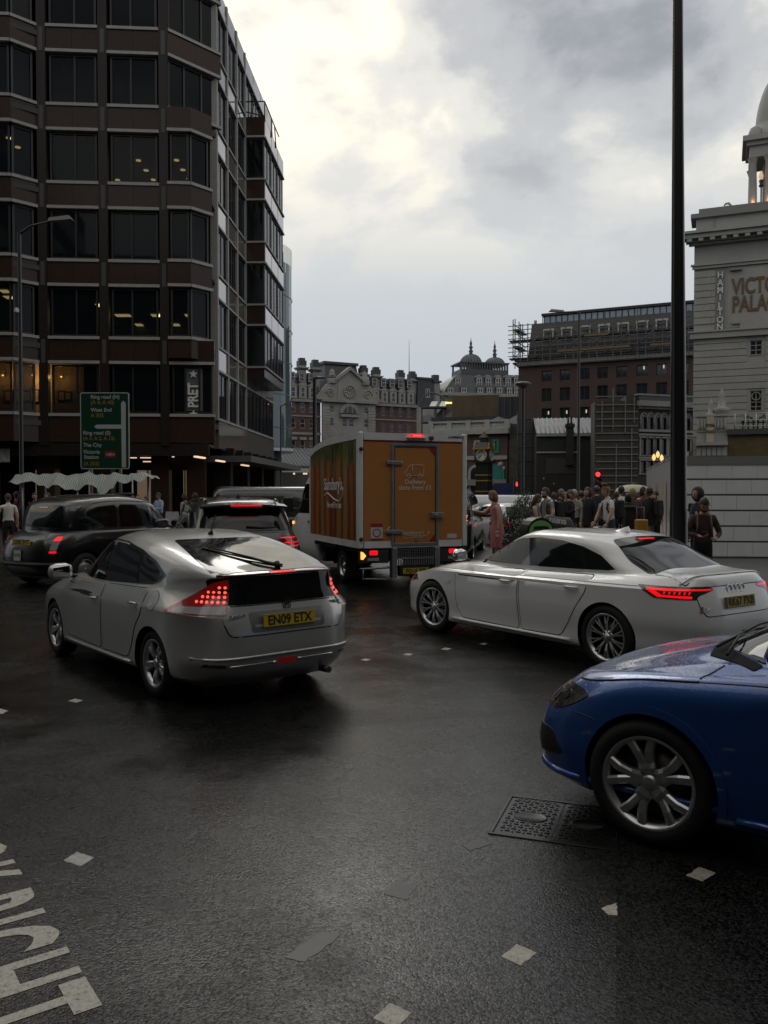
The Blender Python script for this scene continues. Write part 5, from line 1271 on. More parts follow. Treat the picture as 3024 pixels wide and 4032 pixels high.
    for (px, py) in ((545, 633), (575, 672), (463, 710), (604, 709), (695, 632), (720, 670), (743, 705), (777, 739), (35, 545), (70, 581)):
        p = inv @ G(px, py, S1+FH*4-.60)
        MB().lathe([(.13, 0), (.13, .03), (1e-5, .03)][::-1], 14).build('ceiling_lamp', M_lampW, root).location = p
    for (px, py) in ((470, 1243), (500, 1243), (612, 1243), (640, 1243), (548, 1280), (582, 1315), (608, 1315), (744, 1243), (780, 1243), (693, 1280), (797, 1280), (728, 1313), (395, 1203), (20, 1148), (36, 1172)):
        p = inv @ G(px, py, S1+FH*2-.60)
        MB().box(-.20, .20, -.28, .28, -.01, .02).build('ceiling_lamp', M_lampW, root).location = p
    # first floor: warm wall with framed pictures
    pw = lbox('picture_wall', 2*mod-1.2, 2*mod+4.0, -2.0, -1.9, S1-.3, S1+2.6, mat('cream_cafe_wall', (.45, .36, .24), .7), root)
    lbox('picture_wall', 2*mod-2.4, 2*mod-1.9, -2.0, -1.9, S1-.3, S1+2.6, mat('cream_cafe_wall'), root)
    for (px, w, h_) in ((35, .45, .55), (77, .5, .6), (106, .4, .5), (137, .45, .62), (243, .34, .5), (268, .34, .42)):
        u, z = F.at(px, 1560, -1.88)
        fr = lbox('picture_frame', u-w/2, u+w/2, -1.895, -1.86, z-h_/2, z+h_/2, M_wframe, root)
        lbox('picture', u-w/2+.06, u+w/2-.06, -1.86, -1.852, z-h_/2+.06, z+h_/2-.06, mat('print_paper', (.5, .45, .38), .6, noise=(9, .6)), fr)
    for (px, py) in ((10, 1500), (128, 1500), (240, 1505)):
        u, z = F.at(px, py, -1.5)
        MB().lathe([(1e-5, .05), (.05, .04), (.05, -.02), (1e-5, -.03)], 10).build('wall_lamp', mat('lit_warm_lamp', (.8, .5, .2), .5, emit=(1, .52, .14), estr=4.), root).location = (u, -1.55, z+.25)
        ld = bpy.data.lights.new('wall_lamp_light', 'POINT'); ld.energy = 13; ld.color = (1, .55, .18); ld.shadow_soft_size = .1
        lo = bpy.data.objects.new('wall_lamp_light', ld); COL.objects.link(lo); lo.parent = root; lo.location = (u, -1.35, z+.2)
    # window sign
    su, sz = F.at(760, 1555, 0)
    sg = lbox('window_panel', su-.40, su+.40, -.22, -.20, S1+.15, S1+WH-.15, mat('grey_window_film', (.10, .10, .105), .4), root)
    wt = mat('white_window_vinyl', (.62, .60, .56), .5)
    text('sign_lettering', 'PRET', .62, wt, root, frame(Vector((su, .01-.14, sz)), (0, 0, 1), (1, 0, 0)), extrude=.01, bold=.02, xs=.80)
    def star(cz):
        pts = []
        for i in range(10): a = math.pi/2+i*math.pi/5; rr = .20 if i % 2 == 0 else .085; pts.append((su+rr*math.cos(a), cz+rr*math.sin(a)))
        MB().prism(pts, 'y', -.15, -.13).build('sign_star', wt, root, recalc=True)
    star(sz+.95); star(sz-.85)
    # ground floor under the overhang
    lbox('fascia', -1.9, 2*mod+4.2, -.5, -.04, 3.45, 4.0, M_gran_p, root)
    lbox('soffit', -1.9, 2*mod+4.2, -6.0, -.52, 3.9, 4.0, M_intd, root)
    for u in (-1.2, .4, 3.0, 5.5, 8.2): lbox('column', u-.40, u+.40, -1.6, -.8, 0, 3.9, M_granite, root)
    lbox('shop_wall', -1.9, 2*mod+4.2, -5.2, -5.0, 0, 3.9, M_wframe, root)
    M_shop = mat('lit_shop_interior', (.3, .26, .2), .6, emit=(1, .72, .45), estr=.10, noise=(3, .9))
    for (a, b) in ((-1.0, -.4), (-.2, .1), (1.2, 2.4), (3.6, 4.8), (6.2, 7.4)):
        window(a, b, .3, 3.0, -4.9, root, M_wframe, M_shop, .07, (.5,))
    for (px, py, l) in ((525, 1803, .30), (598, 1803, 1.1), (605, 1818, 1.0), (665, 1799, .5), (725, 1795, .0)):
        if l == 0: continue
        u, z = F.at(px, py, -2.5)
        lbox('strip_lamp', u-l/2, u+l/2, -2.55, -2.5, z-.02, z+.03, M_lampS, root)
    u0, z0 = F.at(0, 1760, -.3)
    sg2 = lbox('hanging_sign', 2*mod+1.5, 2*mod+3.6, -.02, .06, 3.15, 3.75, mat('pale_shop_sign', (.34, .33, .31), .5, noise=(5, .5)), root)
    return F
OF = office_block()
def office_side():
    """the long side of the block running away down the street, with its projecting bay"""
    root = thing('office_wing', 'long side wing of the granite office block with projecting bay and reflecting panes', 'building')
    c0 = D(853, 1000, 39.6); d = Vector((.045, .999, 0)).normalized(); L_ = 15.2
    far = Vector((c0.x, c0.y, 0))+d*L_
    M = Matrix.Identity(4); u = -d; n = Vector((0, 0, 1)).cross(u)
    for i in range(3): M[i][0], M[i][1], M[i][2], M[i][3] = u[i], n[i], (0, 0, 1)[i], far[i]
    root.matrix_world = M               # local x: from the far end towards the camera, y: out over the street
    FH, S1, WH = 3.41, 5.33, 2.20; z_top = 24.6
    M_refl = mat('polished_grey_granite', (.16, .14, .13), .06, noise=(6, .1), spec=.9, coat=.6)
    def col(u0, u1, y, k, parent=root):
        z = S1+FH*k
        window(u0+.08, u1-.08, z+.02, z+WH-.02, y-.05, parent, M_wframe, M_pane, .06, (.5,), dep=.05)
        lbox('spandrel_panel', u0+.004, u1-.004, y-.30, y-.02, z+WH+.10, z+FH-.10, M_refl, parent)
        lbox('sill_band', u0, u1, y-.28, y+.05, z-.10, z, M_band, parent); lbox('head_band', u0, u1, y-.28, y+.05, z+WH, z+WH+.10, M_band, parent)
    # wall line: near part (flush), stepped-out bay, far part
    step = 8.6; out = 1.05
    for k in range(6):
        z = S1+FH*k
        for i in range(3): col(step+.15+2.15*i, step+2.15*(i+1), 0, k)
        if k == 0 or k == 5:
            for i in range(4): col(.1+2.1*i, 2.1*(i+1), 0, k)
        else:
            for i in range(3): col(2.3+2.1*i, 2.2+2.1*(i+1), out, k)
            e = bpy.data.objects.new('bay_frame', None)   # the bay's cheek that looks back towards the camera
            window(.06, out-.02, z+.02, z+WH-.02, -.06, e, M_wframe, M_pane, .06, (), dep=.05)
            lbox('spandrel_panel', .0, out+.02, -.20, .0, z+WH+.10, z+FH-.10, M_granite, e); lbox('sill_band', 0, out+.05, -.2, .05, z-.10, z, M_band, e); lbox('head_band', 0, out+.05, -.2, .05, z+WH, z+WH+.10, M_band, e)
            flatten(e, Matrix.Translation((step, out, 0)) @ Matrix.Rotation(-math.pi/2, 4, 'Z'), root)
        for i in range(4): lbox('mullion_pier', step+2.15*i-.06 if i else step+.02, step+2.15*i+.14, -.3, .04, z-.1, z+FH-.1, M_band, root)
    for k in range(1, 5):
        lbox('bay_floor', 2.2, step-.02, -.3, out-.05, S1+FH*k-.6, S1+FH*k-.12, M_granite, root)
    lbox('bay_floor', 2.2, step-.02, -.3, out-.05, S1+FH*5-.9, S1+FH*5-.35, M_granite, root)
    lbox('spandrel_panel', 0, L_-.4, -.3, -.02, 3.9, S1-.1, M_refl, root)
    for i in range(7): lbox('canopy_bracket', .5+2.1*i, .75+2.1*i, -.02, .35, 3.5, 4.0, M_wframe, root)
    lbox('canopy', -1.0, L_, -.5, 1.6, 3.25, 3.55, mat('concrete_canopy', (.10, .095, .09), .6), root)
    lbox('core', 0, L_-.2, -1.4, -.6, 3.9, z_top-.4, M_intd, root)
    lbox('parapet', 0, L_+.1, -.4, .0, S1+FH*5+WH+.1, z_top+.45, M_refl, root)
    for u in (1.0, 4.4, 8.8, 12.2): lbox('roof_vent', u, u+.3, -.4, -.1, z_top+.4, z_top+.95, M_band, root)
    rail = MB(); zt = S1+FH*5-.35
    for (a, b) in (((step-.05, 0, zt+1.1), (step-.05, out, zt+1.1)), ((step-.05, out, zt+1.1), (4.0, out, zt+1.1)), ((step-.05, out, zt), (step-.05, out, zt+1.1)), ((step-.05, .2, zt), (step-.05, .5, zt+1.1)), ((6.5, out, zt), (6.5, out, zt+1.1)), ((5.0, out, zt), (5.5, out, zt+1.1)), ((step-.05, 0, zt+.55), (step-.05, out, zt+.3))): rail.tube([a, b], .035, 5)
    rail.build('terrace_railing', M_wframe, root)
    for u in (2, 6, 10, 14): lbox('column', u-.3, u+.3, -.4, .4, 0, 3.25, M_wframe, root)
    lbox('shop_wall', 0, L_, -3.2, -3.0, 0, 3.25, M_wframe, root)
    for (px, py, l) in ((787, 1800, 1.4), (868, 1815, 1.4), (850, 1831, .5), (965, 1832, 1.6)):
        p = root.matrix_world.inverted() @ G(px, py, 3.22)
        lbox('strip_lamp', p.x-l/2, p.x+l/2, p.y-.06, p.y+.06, 3.18, 3.245, M_lampS, root)
    for i, a in enumerate((3.2, 5.4, 7.8)): window(a, a+1.0, .4, 2.9, -2.9, root, M_wframe, mat('lit_shop_interior'), .06, (.5,))
office_side()
# stack of curved louvres on the far end of the roofline
def louvres():
    root = thing('louvred_drum', 'stack of curved pale louvres rising beside the office roofline', 'louvre')
    c = D(1060, 700, 57.5); root.location = (c.x-1.2, c.y, 0)
    ml = mat('louvre_metal', (.30, .30, .29), .4, .5)
    z0 = D(1090, 800, 57.5).z; z1 = D(1090, 605, 57.5).z
    for i in range(17):
        t = i/16; z = z0+(z1-z0)*t; r_ = 1.45+.55*math.sin(math.pi*(.18+.75*t))
        MB().lathe([(r_-.35, 0), (r_, .0), (r_, .05), (r_-.35, .05), (r_-.35, 0)], 20, M=Matrix.Translation((0, 0, z))).build('louvre', ml, root)
    MB().lathe([(1.2, z0), (1.2, z1)], 16).build('drum_core', M_dkgrey, root)
    MB().lathe([(1.2, 0), (1.2, z0)], 16).build('support', M_dkgrey, root)
louvres()
def glass_tower():
    root = thing('glass_tower', 'curved green-tinted glass tower standing behind the office block', 'building')
    Y = 64; e = D(1141, 1500, Y); Rr = 4.2; root.location = (e.x-Rr, Y+1.5, 0)
    zt, zb = D(1110, 1035, Y).z, D(1110, 1765, Y).z
    mg = mat('green_tinted_glass', (.11, .15, .15), .05, .25, spec=.8); mj = mat('glass_joint', (.02, .03, .03), .4)
    lv = [zb, zb+1.5]+[zb+1.5+(zt-zb-1.5)*i/5 for i in range(1, 6)]
    n = 16
    for j in range(len(lv)-1):
        for k in range(n):
            a0, a1 = -math.pi/2-1.35+k*2.9/n, -math.pi/2-1.35+(k+1)*2.9/n
            MB().lathe([(Rr, lv[j]+.06), (Rr, lv[j+1])], 3, a0=a0+.004, a1=a1-.004).build('pane', mg, root)
        MB().lathe([(Rr+.03, lv[j]), (Rr+.03, lv[j]+.06), (Rr-.1, lv[j]+.06), (Rr-.1, lv[j])], 40).build('floor_ring', mj, root)
    MB().lathe([(Rr-.25, zb), (Rr-.25, zt-.6)], 30).build('dark_core', mat('tower_core', (.03, .04, .04), .5), root)
    for k in range(9):
        a = -math.pi/2-1.2+k*.32; MB().lathe([(Rr, zt), (Rr, zt+1.3)], 3, a0=a, a1=a+.31).build('roof_glass', glassmat('clear_roof_glass', (.1, .13, .13), .85), root)
        MB().tube([((Rr-.5)*math.cos(a), (Rr-.5)*math.sin(a), zt-.1), ((Rr-.5)*math.cos(a), (Rr-.5)*math.sin(a), zt+1.0)], .04, 5).build('roof_post', M_greyal, root)
    MB().lathe([(Rr-.9, 0), (Rr-.9, zb)], 24).build('base', mat('dark_base_stone', (.05, .05, .05), .5), root)
    MB().lathe([(Rr+.1, zb-.25), (Rr+.1, zb), (Rr-.9, zb), (Rr-.9, zb-.25), (Rr+.1, zb-.25)], 30).build('canopy_ring', M_greyal, root)
    MB().tube([(2.6, -2.8, 0), (2.6, -2.8, zb)], .3, 12).build('column', M_greyal, root)
glass_tower()

# ---------------------------------------------------------------- railway terminus facade
M_brick_r = mat('sooty_red_brick', (.085, .042, .034), .8, noise=(1.2, .3), bump=(8, .3, .02))
M_stone_d = mat('weathered_portland_stone', (.24, .23, .215), .75, noise=(.5, .28))
M_slate = mat('dark_slate', (.028, .029, .031), .45, noise=(1.5, .3))
M_lead = mat('weathered_lead', (.26, .27, .28), .45, noise=(2, .2))
M_wwhite = mat('white_window_wood', (.42, .41, .39), .6)
def ring_z(r0, r1, d, n=28): return [(r0, 0), (r0, d), (r1, d), (r1, 0), (r0, 0)]
def terminus():
    root = thing('railway_terminus', 'old red brick and stone terminus with clock pavilion, mansard roof and chimneys', 'building')
    F = Fac(root, 1366, 160, 27)
    A = lambda px, py, o=0.: F.at(px, py, o)
    uL, uR = A(1010, 1700)[0], A(1655, 1700)[0]
    zc = A(1180, 1577)[1]; zt = A(1180, 1484)[1]
    zrow = [A(1560, y)[1] for y in (1640, 1602, 1700, 1664)]
    # brick wings with window openings
    for (p0, p1, cols, nm) in ((1010, 1262, (1040, 1080, 1122, 1154, 1192, 1228), 'wing'), (1470, 1640, (1476, 1511, 1544, 1578, 1612), 'wing')):
        holes = []
        for px in cols:
            u = A(px, 1640)[0]
            for i, (z0, z1) in enumerate(((zrow[0], zrow[1]), (zrow[2], zrow[3]), (zrow[2]-4.4, zrow[3]-4.0), (zrow[2]-8.2, zrow[3]-7.6))): holes.append((u-.48, u+.48, z0, z1))
        u0, u1 = A(p1, 1640)[0], A(p0, 1640)[0]
        wall_holes('brick_wall', u0, u1, 0, zc, holes, M_brick_r, root)
        for h_ in holes: window(*h_, -.12, root, M_stone_d if p0 > 1300 else M_wwhite, M_glasspane, .08, (), (.5,), dep=.1)
        for h_ in holes:
            if h_[2] < zrow[2]-3: lbox('window_head', h_[0]-.2, h_[1]+.2, .0, .25, h_[3]+.05, h_[3]+.55, M_stone_d, root)
        lbox('cornice', u0, u1, -.2, .55, zc-.25, zc+.25, M_stone_d, root); lbox('string_course', u0, u1, .0, .15, zrow[3]+.35, zrow[3]+.6, M_stone_d, root)
        lbox('string_course', u0, u1, .0, .2, zrow[2]-1.2, zrow[2]-.75, M_stone_d, root)
        # mansard: steep slate front and flat lead top
        MB().prism([(-.1, zc+.25), (-1.2, zt), (-8, zt+.8), (-8, zc)], 'x', u0, u1).build('mansard_roof', M_slate, root, recalc=True)
        MB().prism([(-1.0, zt), (-1.2, zt+.15), (-6, zt+1.3), (-6, zt)], 'x', u0, u1).build('lead_flat', M_lead, root, recalc=True)
        dc = (1118, 1154, 1192, 1229) if p0 < 1300 else (1479, 1514, 1548, 1582, 1617)
        for i, px in enumerate(dc):
            u = A(px, 1570)[0]; z0 = zc+.4; z1 = z0+2.3
            dm = lbox('dormer', u-.75, u+.75, -1.6, .12, z0, z1, M_stone_d, root)
            if i % 2: MB().prism([(u-.85, z1), (u+.85, z1), (u, z1+.75)], 'y', -1.4, .2).build('dormer_pediment', M_stone_d, dm, recalc=True)
            else: MB().prism([(u+.8*math.cos(t), z1+.7*math.sin(t)) for t in np.linspace(0, math.pi, 9)], 'y', -1.4, .2).build('dormer_hood', M_stone_d, dm, recalc=True)
            window(u-.42, u+.42, z0+.2, z1-.2, .18, dm, M_wwhite, M_glasspane, .09, (), (.5,), dep=.05)
            ud = A(px, 1500)[0]+(.0 if p0 < 1300 else .0); z2 = z1+.9
            d2 = lbox('upper_dormer', ud-.62, ud+.62, -2.2, -.5, z2-.1, z2+1.7, M_slate, root)
            window(ud-.5, ud+.5, z2, z2+1.55, -.42, d2, M_wwhite, M_glasspane, .09, (), (.5,), dep=.06)
    # chimneys
    for (px, py0, py1) in ((1191, 1409, 1560), (1244, 1416, 1550), (1434, 1438, 1530), (1484, 1445, 1560), (1580, 1457, 1580), (1627, 1462, 1585)):
        u, z1 = A(px, py0, -1.0); z0 = A(px, py1, -1.0)[1]; w = .68
        ch = lbox('chimney', u-w, u+w, -2.2, -.8, z0, z1-1.4, M_stone_d, root)
        for (e, a, b, mm) in ((.28, z1-2.2, z1-1.95, M_slate), (.45, z1-1.95, z1-1.75, M_stone_d), (.05, z1-1.4, z1-.5, M_slate), (-.15, z1-.5, z1, M_slate)): lbox('chimney_cap', u-w-e, u+w+e, -2.2-e, -.8+e, a, b, mm, ch)
    # stone clock pavilion
    u0, u1 = A(1468, 1640)[0], A(1263, 1640)[0]; uc = A(1366, 1545)[0]; zk = A(1366, 1545)[1]
    holes = []
    for px in (1298, 1434):
        u = A(px, 1640)[0]
        for (y0, y1) in ((1628, 1602), (1682, 1650)): holes.append((u-.42, u+.42, A(1366, y0)[1], A(1366, y1)[1]))
    for px in (1350, 1376): u = A(px, 1660)[0]; holes.append((u-.5, u+.5, A(1366, 1682)[1], A(1366, 1652)[1]))
    wall_holes('stone_front', u0, u1, 0, zc, holes, M_stone_d, root, y=.9)
    for h_ in holes: window(*h_, .78, root, M_wwhite, M_glasspane, .08, (), (.5,), dep=.1)
    for i in range(14):
        z = zc-1.0-.55*i
        for (a, b) in ((u0-.05, u0+1.5), (u1-1.5, u1+.05)): lbox('rusticated_block', a, b, .9, 1.05, z-.48, z, M_stone_d, root)
    lbox('cornice', u0-.3, u1+.3, .4, 1.7, zc-.1, zc+.35, M_stone_d, root)
    # arched centre window
    za = A(1366, 1630)[1]
    MB().prism([(uc+2.0*math.cos(t), za+2.0*math.sin(t)) for t in np.linspace(0, math.pi, 17)], 'y', .9, 1.35).build('arch_surround', M_stone_d, root, recalc=True)
    aw = MB().prism([(uc+1.35*math.cos(t), za+1.35*math.sin(t)) for t in np.linspace(0, math.pi, 15)], 'y', 1.35, 1.40).build('arched_window', M_glasspane, root, recalc=True)
    for x in (-.5, .5): lbox('mullion', uc+x-.07, uc+x+.07, 1.40, 1.46, za, za+1.2, M_stone_d, aw)
    lbox('window_hood', uc-1.9, uc+1.9, .9, 1.6, za-.7, za-.2, M_stone_d, root)
    # attic: scrolls, clock and pediment
    st = MB().prism([(uc-2.5, zc+.3), (uc-2.4, zk+2.4), (uc, zk+4.6), (uc+2.4, zk+2.4), (uc+2.5, zc+.3)], 'y', .2, 1.2).build('clock_gable', M_stone_d, root, recalc=True)
    for s in (-1, 1):
        MB().prism([(uc+s*.0, zk+4.7), (uc+s*3.1, zk+2.25), (uc+s*3.1, zk+1.75), (uc, zk+4.0)], 'y', .2, 1.7).build('pediment_moulding', M_stone_d, root, recalc=True)
        pts = [(uc+s*2.4, zc+.3)]+[(uc+s*(2.4+a), zc+.3+b) for a, b in ((4.2, 0), (4.3, .5), (3.7, 1.1), (3.0, 2.0), (2.2, 3.0), (1.2, 3.4), (0, 3.6))]
        MB().prism(pts, 'y', .3, 1.1).build('scroll_wing', M_stone_d, root, recalc=True)
        sp_ = []
        for k in range(26): t = k*.42; rr = .95*(1-k/30); sp_.append((uc+s*(3.9+rr*math.cos(t)), 1.15, zc+1.6+rr*math.sin(t)))
        MB().tube(sp_, .14, 6).build('scroll_volute', M_stone_d, root)
        MB().lathe([(.9, 0), (1.0, .8), (.7, 1.5), (.45, 2.0), (.5, 2.4), (1e-4, 2.8)], 12, M=Matrix.Translation((uc+s*3.4, .7, zc+3.4))).build('statue_group', M_stone_d, root)
    Mk = frame(Vector((uc, 1.22, zk)), (-1, 0, 0), (0, 0, 1))
    MB().lathe(ring_z(1.25, 1.02, .16), 32, M=Mk).build('clock_surround', M_stone_d, root)
    face = MB().lathe([(1.02, .02), (1e-4, .03)], 32, M=Mk).build('clock_face', mat('dark_clock_face', (.03, .03, .03), .5), root)
    MB().lathe([(.50, .035), (1e-4, .04)], 24, M=Mk).build('clock_centre', M_stone_d, face)
    for i in range(12):
        a = i*math.pi/6; MB().box(.62, .95, -.10, .10, .03, .055, M=Mk @ Matrix.Rotation(a, 4, 'Z')).build('clock_numeral', M_wwhite, face)
    for (a, l) in ((R(-90-215), .55), (R(-90-130), .85)): MB().box(0, l, -.05, .05, .06, .08, M=Mk @ Matrix.Rotation(a, 4, 'Z')).build('clock_hand', M_black, face)
    # pavilion roof
    a0, a1 = A(1268, 1490, -3)[0], A(1415, 1490, -3)[0]; b0, b1 = A(1277, 1434, -3)[0], A(1400, 1434, -3)[0]; zr = A(1330, 1436, -3)[1]
    zb_ = zc+1.0; mb = MB()
    mb.add([(a0, -1, zb_), (a1, -1, zb_), (a1, -9, zb_), (a0, -9, zb_), (b0, -2.8, zr), (b1, -2.8, zr), (b1, -7, zr), (b0, -7, zr)], [(0, 1, 5, 4), (1, 2, 6, 5), (2, 3, 7, 6), (3, 0, 4, 7), (4, 5, 6, 7), (3, 2, 1, 0)]); mb.build('pavilion_roof', M_slate, root, recalc=True)
    lbox('roof_crest', min(b0, b1)-.35, max(b0, b1)+.35, -7.3, -2.4, zr-.05, zr+.45, M_slate, root)
    # mast and end pavilion
    u, z = A(1611, 1340, -4); z2 = A(1611, 1480, -4)[1]; MB().tube([(u, -4, z2-2), (u, -4, z)], [.09, .03], 6).build('roof_mast', M_dkgrey, root)
    u0, u1 = A(1722, 1560)[0], A(1642, 1560)[0]
    lbox('end_pavilion_wall', u0, u1, -8, -.3, 0, zc, M_stone_d, root)
    zt2 = A(1680, 1492)[1]; mb = MB().prism([(u0+.1, zc), (u0+.6, zt2), (u1-.4, zt2), (u1-.1, zc)], 'y', -8, -.3).build('end_pavilion_roof', M_slate, root, recalc=True)
    lbox('roof_crest', u0+.4, u1-.2, -8, .0, zt2-.1, zt2+.3, M_slate, root)
    uw, zw = A(1686, 1548); window(uw-.5, uw+.5, zw-.9, zw+.9, -.2, root, M_wwhite, M_glasspane, .1, (.5,))
    u, z1 = A(1718, 1476, -.5); ch = lbox('chimney', u-.7, u+.7, -1.6, -.3, zc-4, z1-1.2, M_stone_d, root); lbox('chimney_cap', u-1, u+1, -1.9, 0, z1-1.6, z1-1.2, M_slate, ch); lbox('chimney_cap', u-.6, u+.6, -1.5, -.4, z1-1.2, z1, M_slate, ch)
    # glazed entrance canopy at street level
    cz = A(1180, 1795, 14)[1]; cu0, cu1 = A(1290, 1800, 14)[0], A(1105, 1800, 14)[0]
    lbox('canopy_fascia', cu0, cu1, 13.7, 14, A(1180, 1860, 14)[1], A(1180, 1833, 14)[1], mat('cream_fascia', (.38, .37, .34), .6), root)
    mb = MB().prism([(14.1, A(1180, 1834, 14)[1]), (8, cz+1.6), (8, cz+1.2), (14.1, A(1180, 1840, 14)[1])], 'x', cu0, cu1).build('canopy_roof', mat('grey_glazed_roof', (.10, .105, .11), .35), root, recalc=True)
    zq = A(1180, 1834, 14)[1]
    for i in range(14): u = cu0+(cu1-cu0)*i/13; MB().tube([(u, 14.15, zq+.06), (u, 8, cz+1.68)], .08, 5).build('glazing_bar', M_lead, root)
    text('fascia_lettering', 'London', .75, M_black, root, frame(Vector((A(1212, 1838, 14)[0], 14.02, A(1212, 1838, 14)[1])), (-1, 0, 0), (0, 0, 1)), extrude=.02, bold=.01)
    lbox('concourse_wall', cu0-6, cu1, 5, 6, 0, cz, mat('concourse_stone', (.12, .115, .11), .7), root)
    for px in (1158, 1197, 1206): u, z = A(px, 1866, 10); MB().lathe([(.16, 0), (.2, .2), (1e-4, .35)], 10, M=Matrix.Translation((u, 10, z-.1))).build('canopy_lamp', M_lampS, root)
terminus()

# ---------------------------------------------------------------- hotel with twin domes
def hotel():
    root = thing('domed_hotel', 'dark mansard-roofed hotel crowned by two ribbed domes with spires', 'building')
    F = Fac(root, 1858, 185, 14); A = F.at
    uL, uR = A(1747, 1560)[0], A(2060, 1560)[0]; uc = A(1858, 1500)[0]
    z0, z1, z2 = A(1858, 1553)[1], A(1858, 1462)[1], A(1858, 1432)[1]
    lbox('stone_wall', uR-2, uL, -14, 0, 0, z0, mat('hotel_grey_stone', (.13, .125, .12), .7, noise=(.4, .3)), root)
    lbox('cornice', uR-2, uL+.3, -14, .5, z0-.4, z0+.3, M_stone_d, root)
    # convex mansard
    def prof(side): return [(0, 0), (.35, .25), (1.1, .55), (2.4, .85), (3.2, 1.0)]
    la = [uL, uL-1.0, uL-2.3, uL-4.0, uL-5.2]; ra = [uR-2]*5; mb = MB()
    hh = [z0+.3+(z1-z0-.3)*q for q in (0, .3, .62, .88, 1)]; dp = [0, -.5, -1.2, -2.3, -3.2]
    for i in range(4):
        mb.add([(la[i], dp[i], hh[i]), (ra[i], dp[i], hh[i]), (ra[i], dp[i+1], hh[i+1]), (la[i+1], dp[i+1], hh[i+1])], [(0, 1, 2, 3)])
        mb.add([(la[i], dp[i], hh[i]), (la[i+1], dp[i+1], hh[i+1]), (la[i+1], -12-dp[i+1], hh[i+1]), (la[i], -12-dp[i], hh[i])], [(0, 1, 2, 3)])
    mb.add([(la[4], dp[4], hh[4]), (ra[4], dp[4], hh[4]), (ra[4], -9, hh[4]), (la[4], -9, hh[4])], [(0, 1, 2, 3)])
    mb.build('mansard_roof', mat('dark_lead_roof', (.045, .048, .052), .45, noise=(.8, .3)), root, recalc=True)
    for (py, hf, arch, o) in ((1543, 1.05, False, .05), (1505, 1.15, True, -.9)):
        for px in ((1773, 1826, 1890, 1926, 1965, 2005, 2034) if not arch else (1803, 1886, 1922, 1961, 2000, 2034)):
            u, z = A(px, py, o); w = .85
            dm = lbox('dormer', u-w*.8, u+w*.8, o-2.0, o+.1, z-hf-.05, z+hf, mat('dark_lead_roof'), root)
            if arch: MB().prism([(u+w*.8*math.cos(t), z+hf+.5*math.sin(t)) for t in np.linspace(0, math.pi, 9)], 'y', o-1.6, o+.1).build('dormer_hood', M_stone_d, dm, recalc=True)
            window(u-w*.75, u+w*.75, z-hf, z+hf*.85, o+.2, dm, M_wwhite, M_glasspane, .16, (.5,), (.5,), dep=.08)
    # arcaded belvedere
    a, b = A(1812, 1445, -4)[0], A(1998, 1445, -4)[0]
    zA, zB = A(1858, 1455, -4)[1], A(1858, 1431, -4)[1]
    mdl = mat('dark_lead_roof')
    lbox('belvedere_base', b, a, -10, -3.4, z1-.2, zA, mdl, root); lbox('belvedere_cornice', b-.2, a+.2, -10.2, -3.2, zB, zB+.3, mdl, root); lbox('belvedere_core', b+3.2, a-3.2, -9, -4.5, zA, zB, mdl, root)
    n = 18
    for i in range(n+1):
        u = b+.2+(a-b-.4)*i/n; lbox('arcade_post', u-.17, u+.17, -3.8, -3.4, zA, zB, mdl, root)
        if i in (0, n) or i % 5 == 0: lbox('arcade_post', u-.17, u+.17, -9.8, -9.4, zA, zB, mdl, root)
    for (px, pt, rad) in ((1857, 1394, 42), (1951, 1407, 39)):
        u = A(px, 1430, -5.5)[0]; zt = A(px, pt, -5.5)[1]; rr = rad/3300*190; zb = zB+.3
        dm = MB().lathe([(rr*math.cos(t), zb+(zt-zb)*math.sin(t)) for t in np.linspace(0, math.pi/2-.02, 10)], 28, M=Matrix.Translation((u, -6, 0))).build('dome', mat('ribbed_lead', (.09, .10, .105), .4, noise=(2, .2)), root)
        for k in range(20):
            a_ = k*2*math.pi/20; MB().tube([(u+(rr+.02)*math.cos(t)*math.cos(a_), -6+(rr+.02)*math.cos(t)*math.sin(a_), zb+(zt-zb+.02)*math.sin(t)) for t in np.linspace(0, math.pi/2-.06, 7)], .09, 4, cap=False).build('dome_rib', mdl, dm)
        zs = A(px, pt-67, -5.5)[1]
        MB().lathe([(.5, zt-.1), (.35, zt+.3), (.55, zt+.7), (.25, zt+1.1), (.5, zt+1.6), (.2, zt+2.0), (.32, zt+2.4), (.08, zt+3.2), (.03, zs)], 10, M=Matrix.Translation((u, -6, 0))).build('spire', mdl, dm)
    lbox('rear_block', uL-.5, uL+3.0, -12, -4, 0, A(1752, 1520, -4)[1], M_slate, root)
hotel()
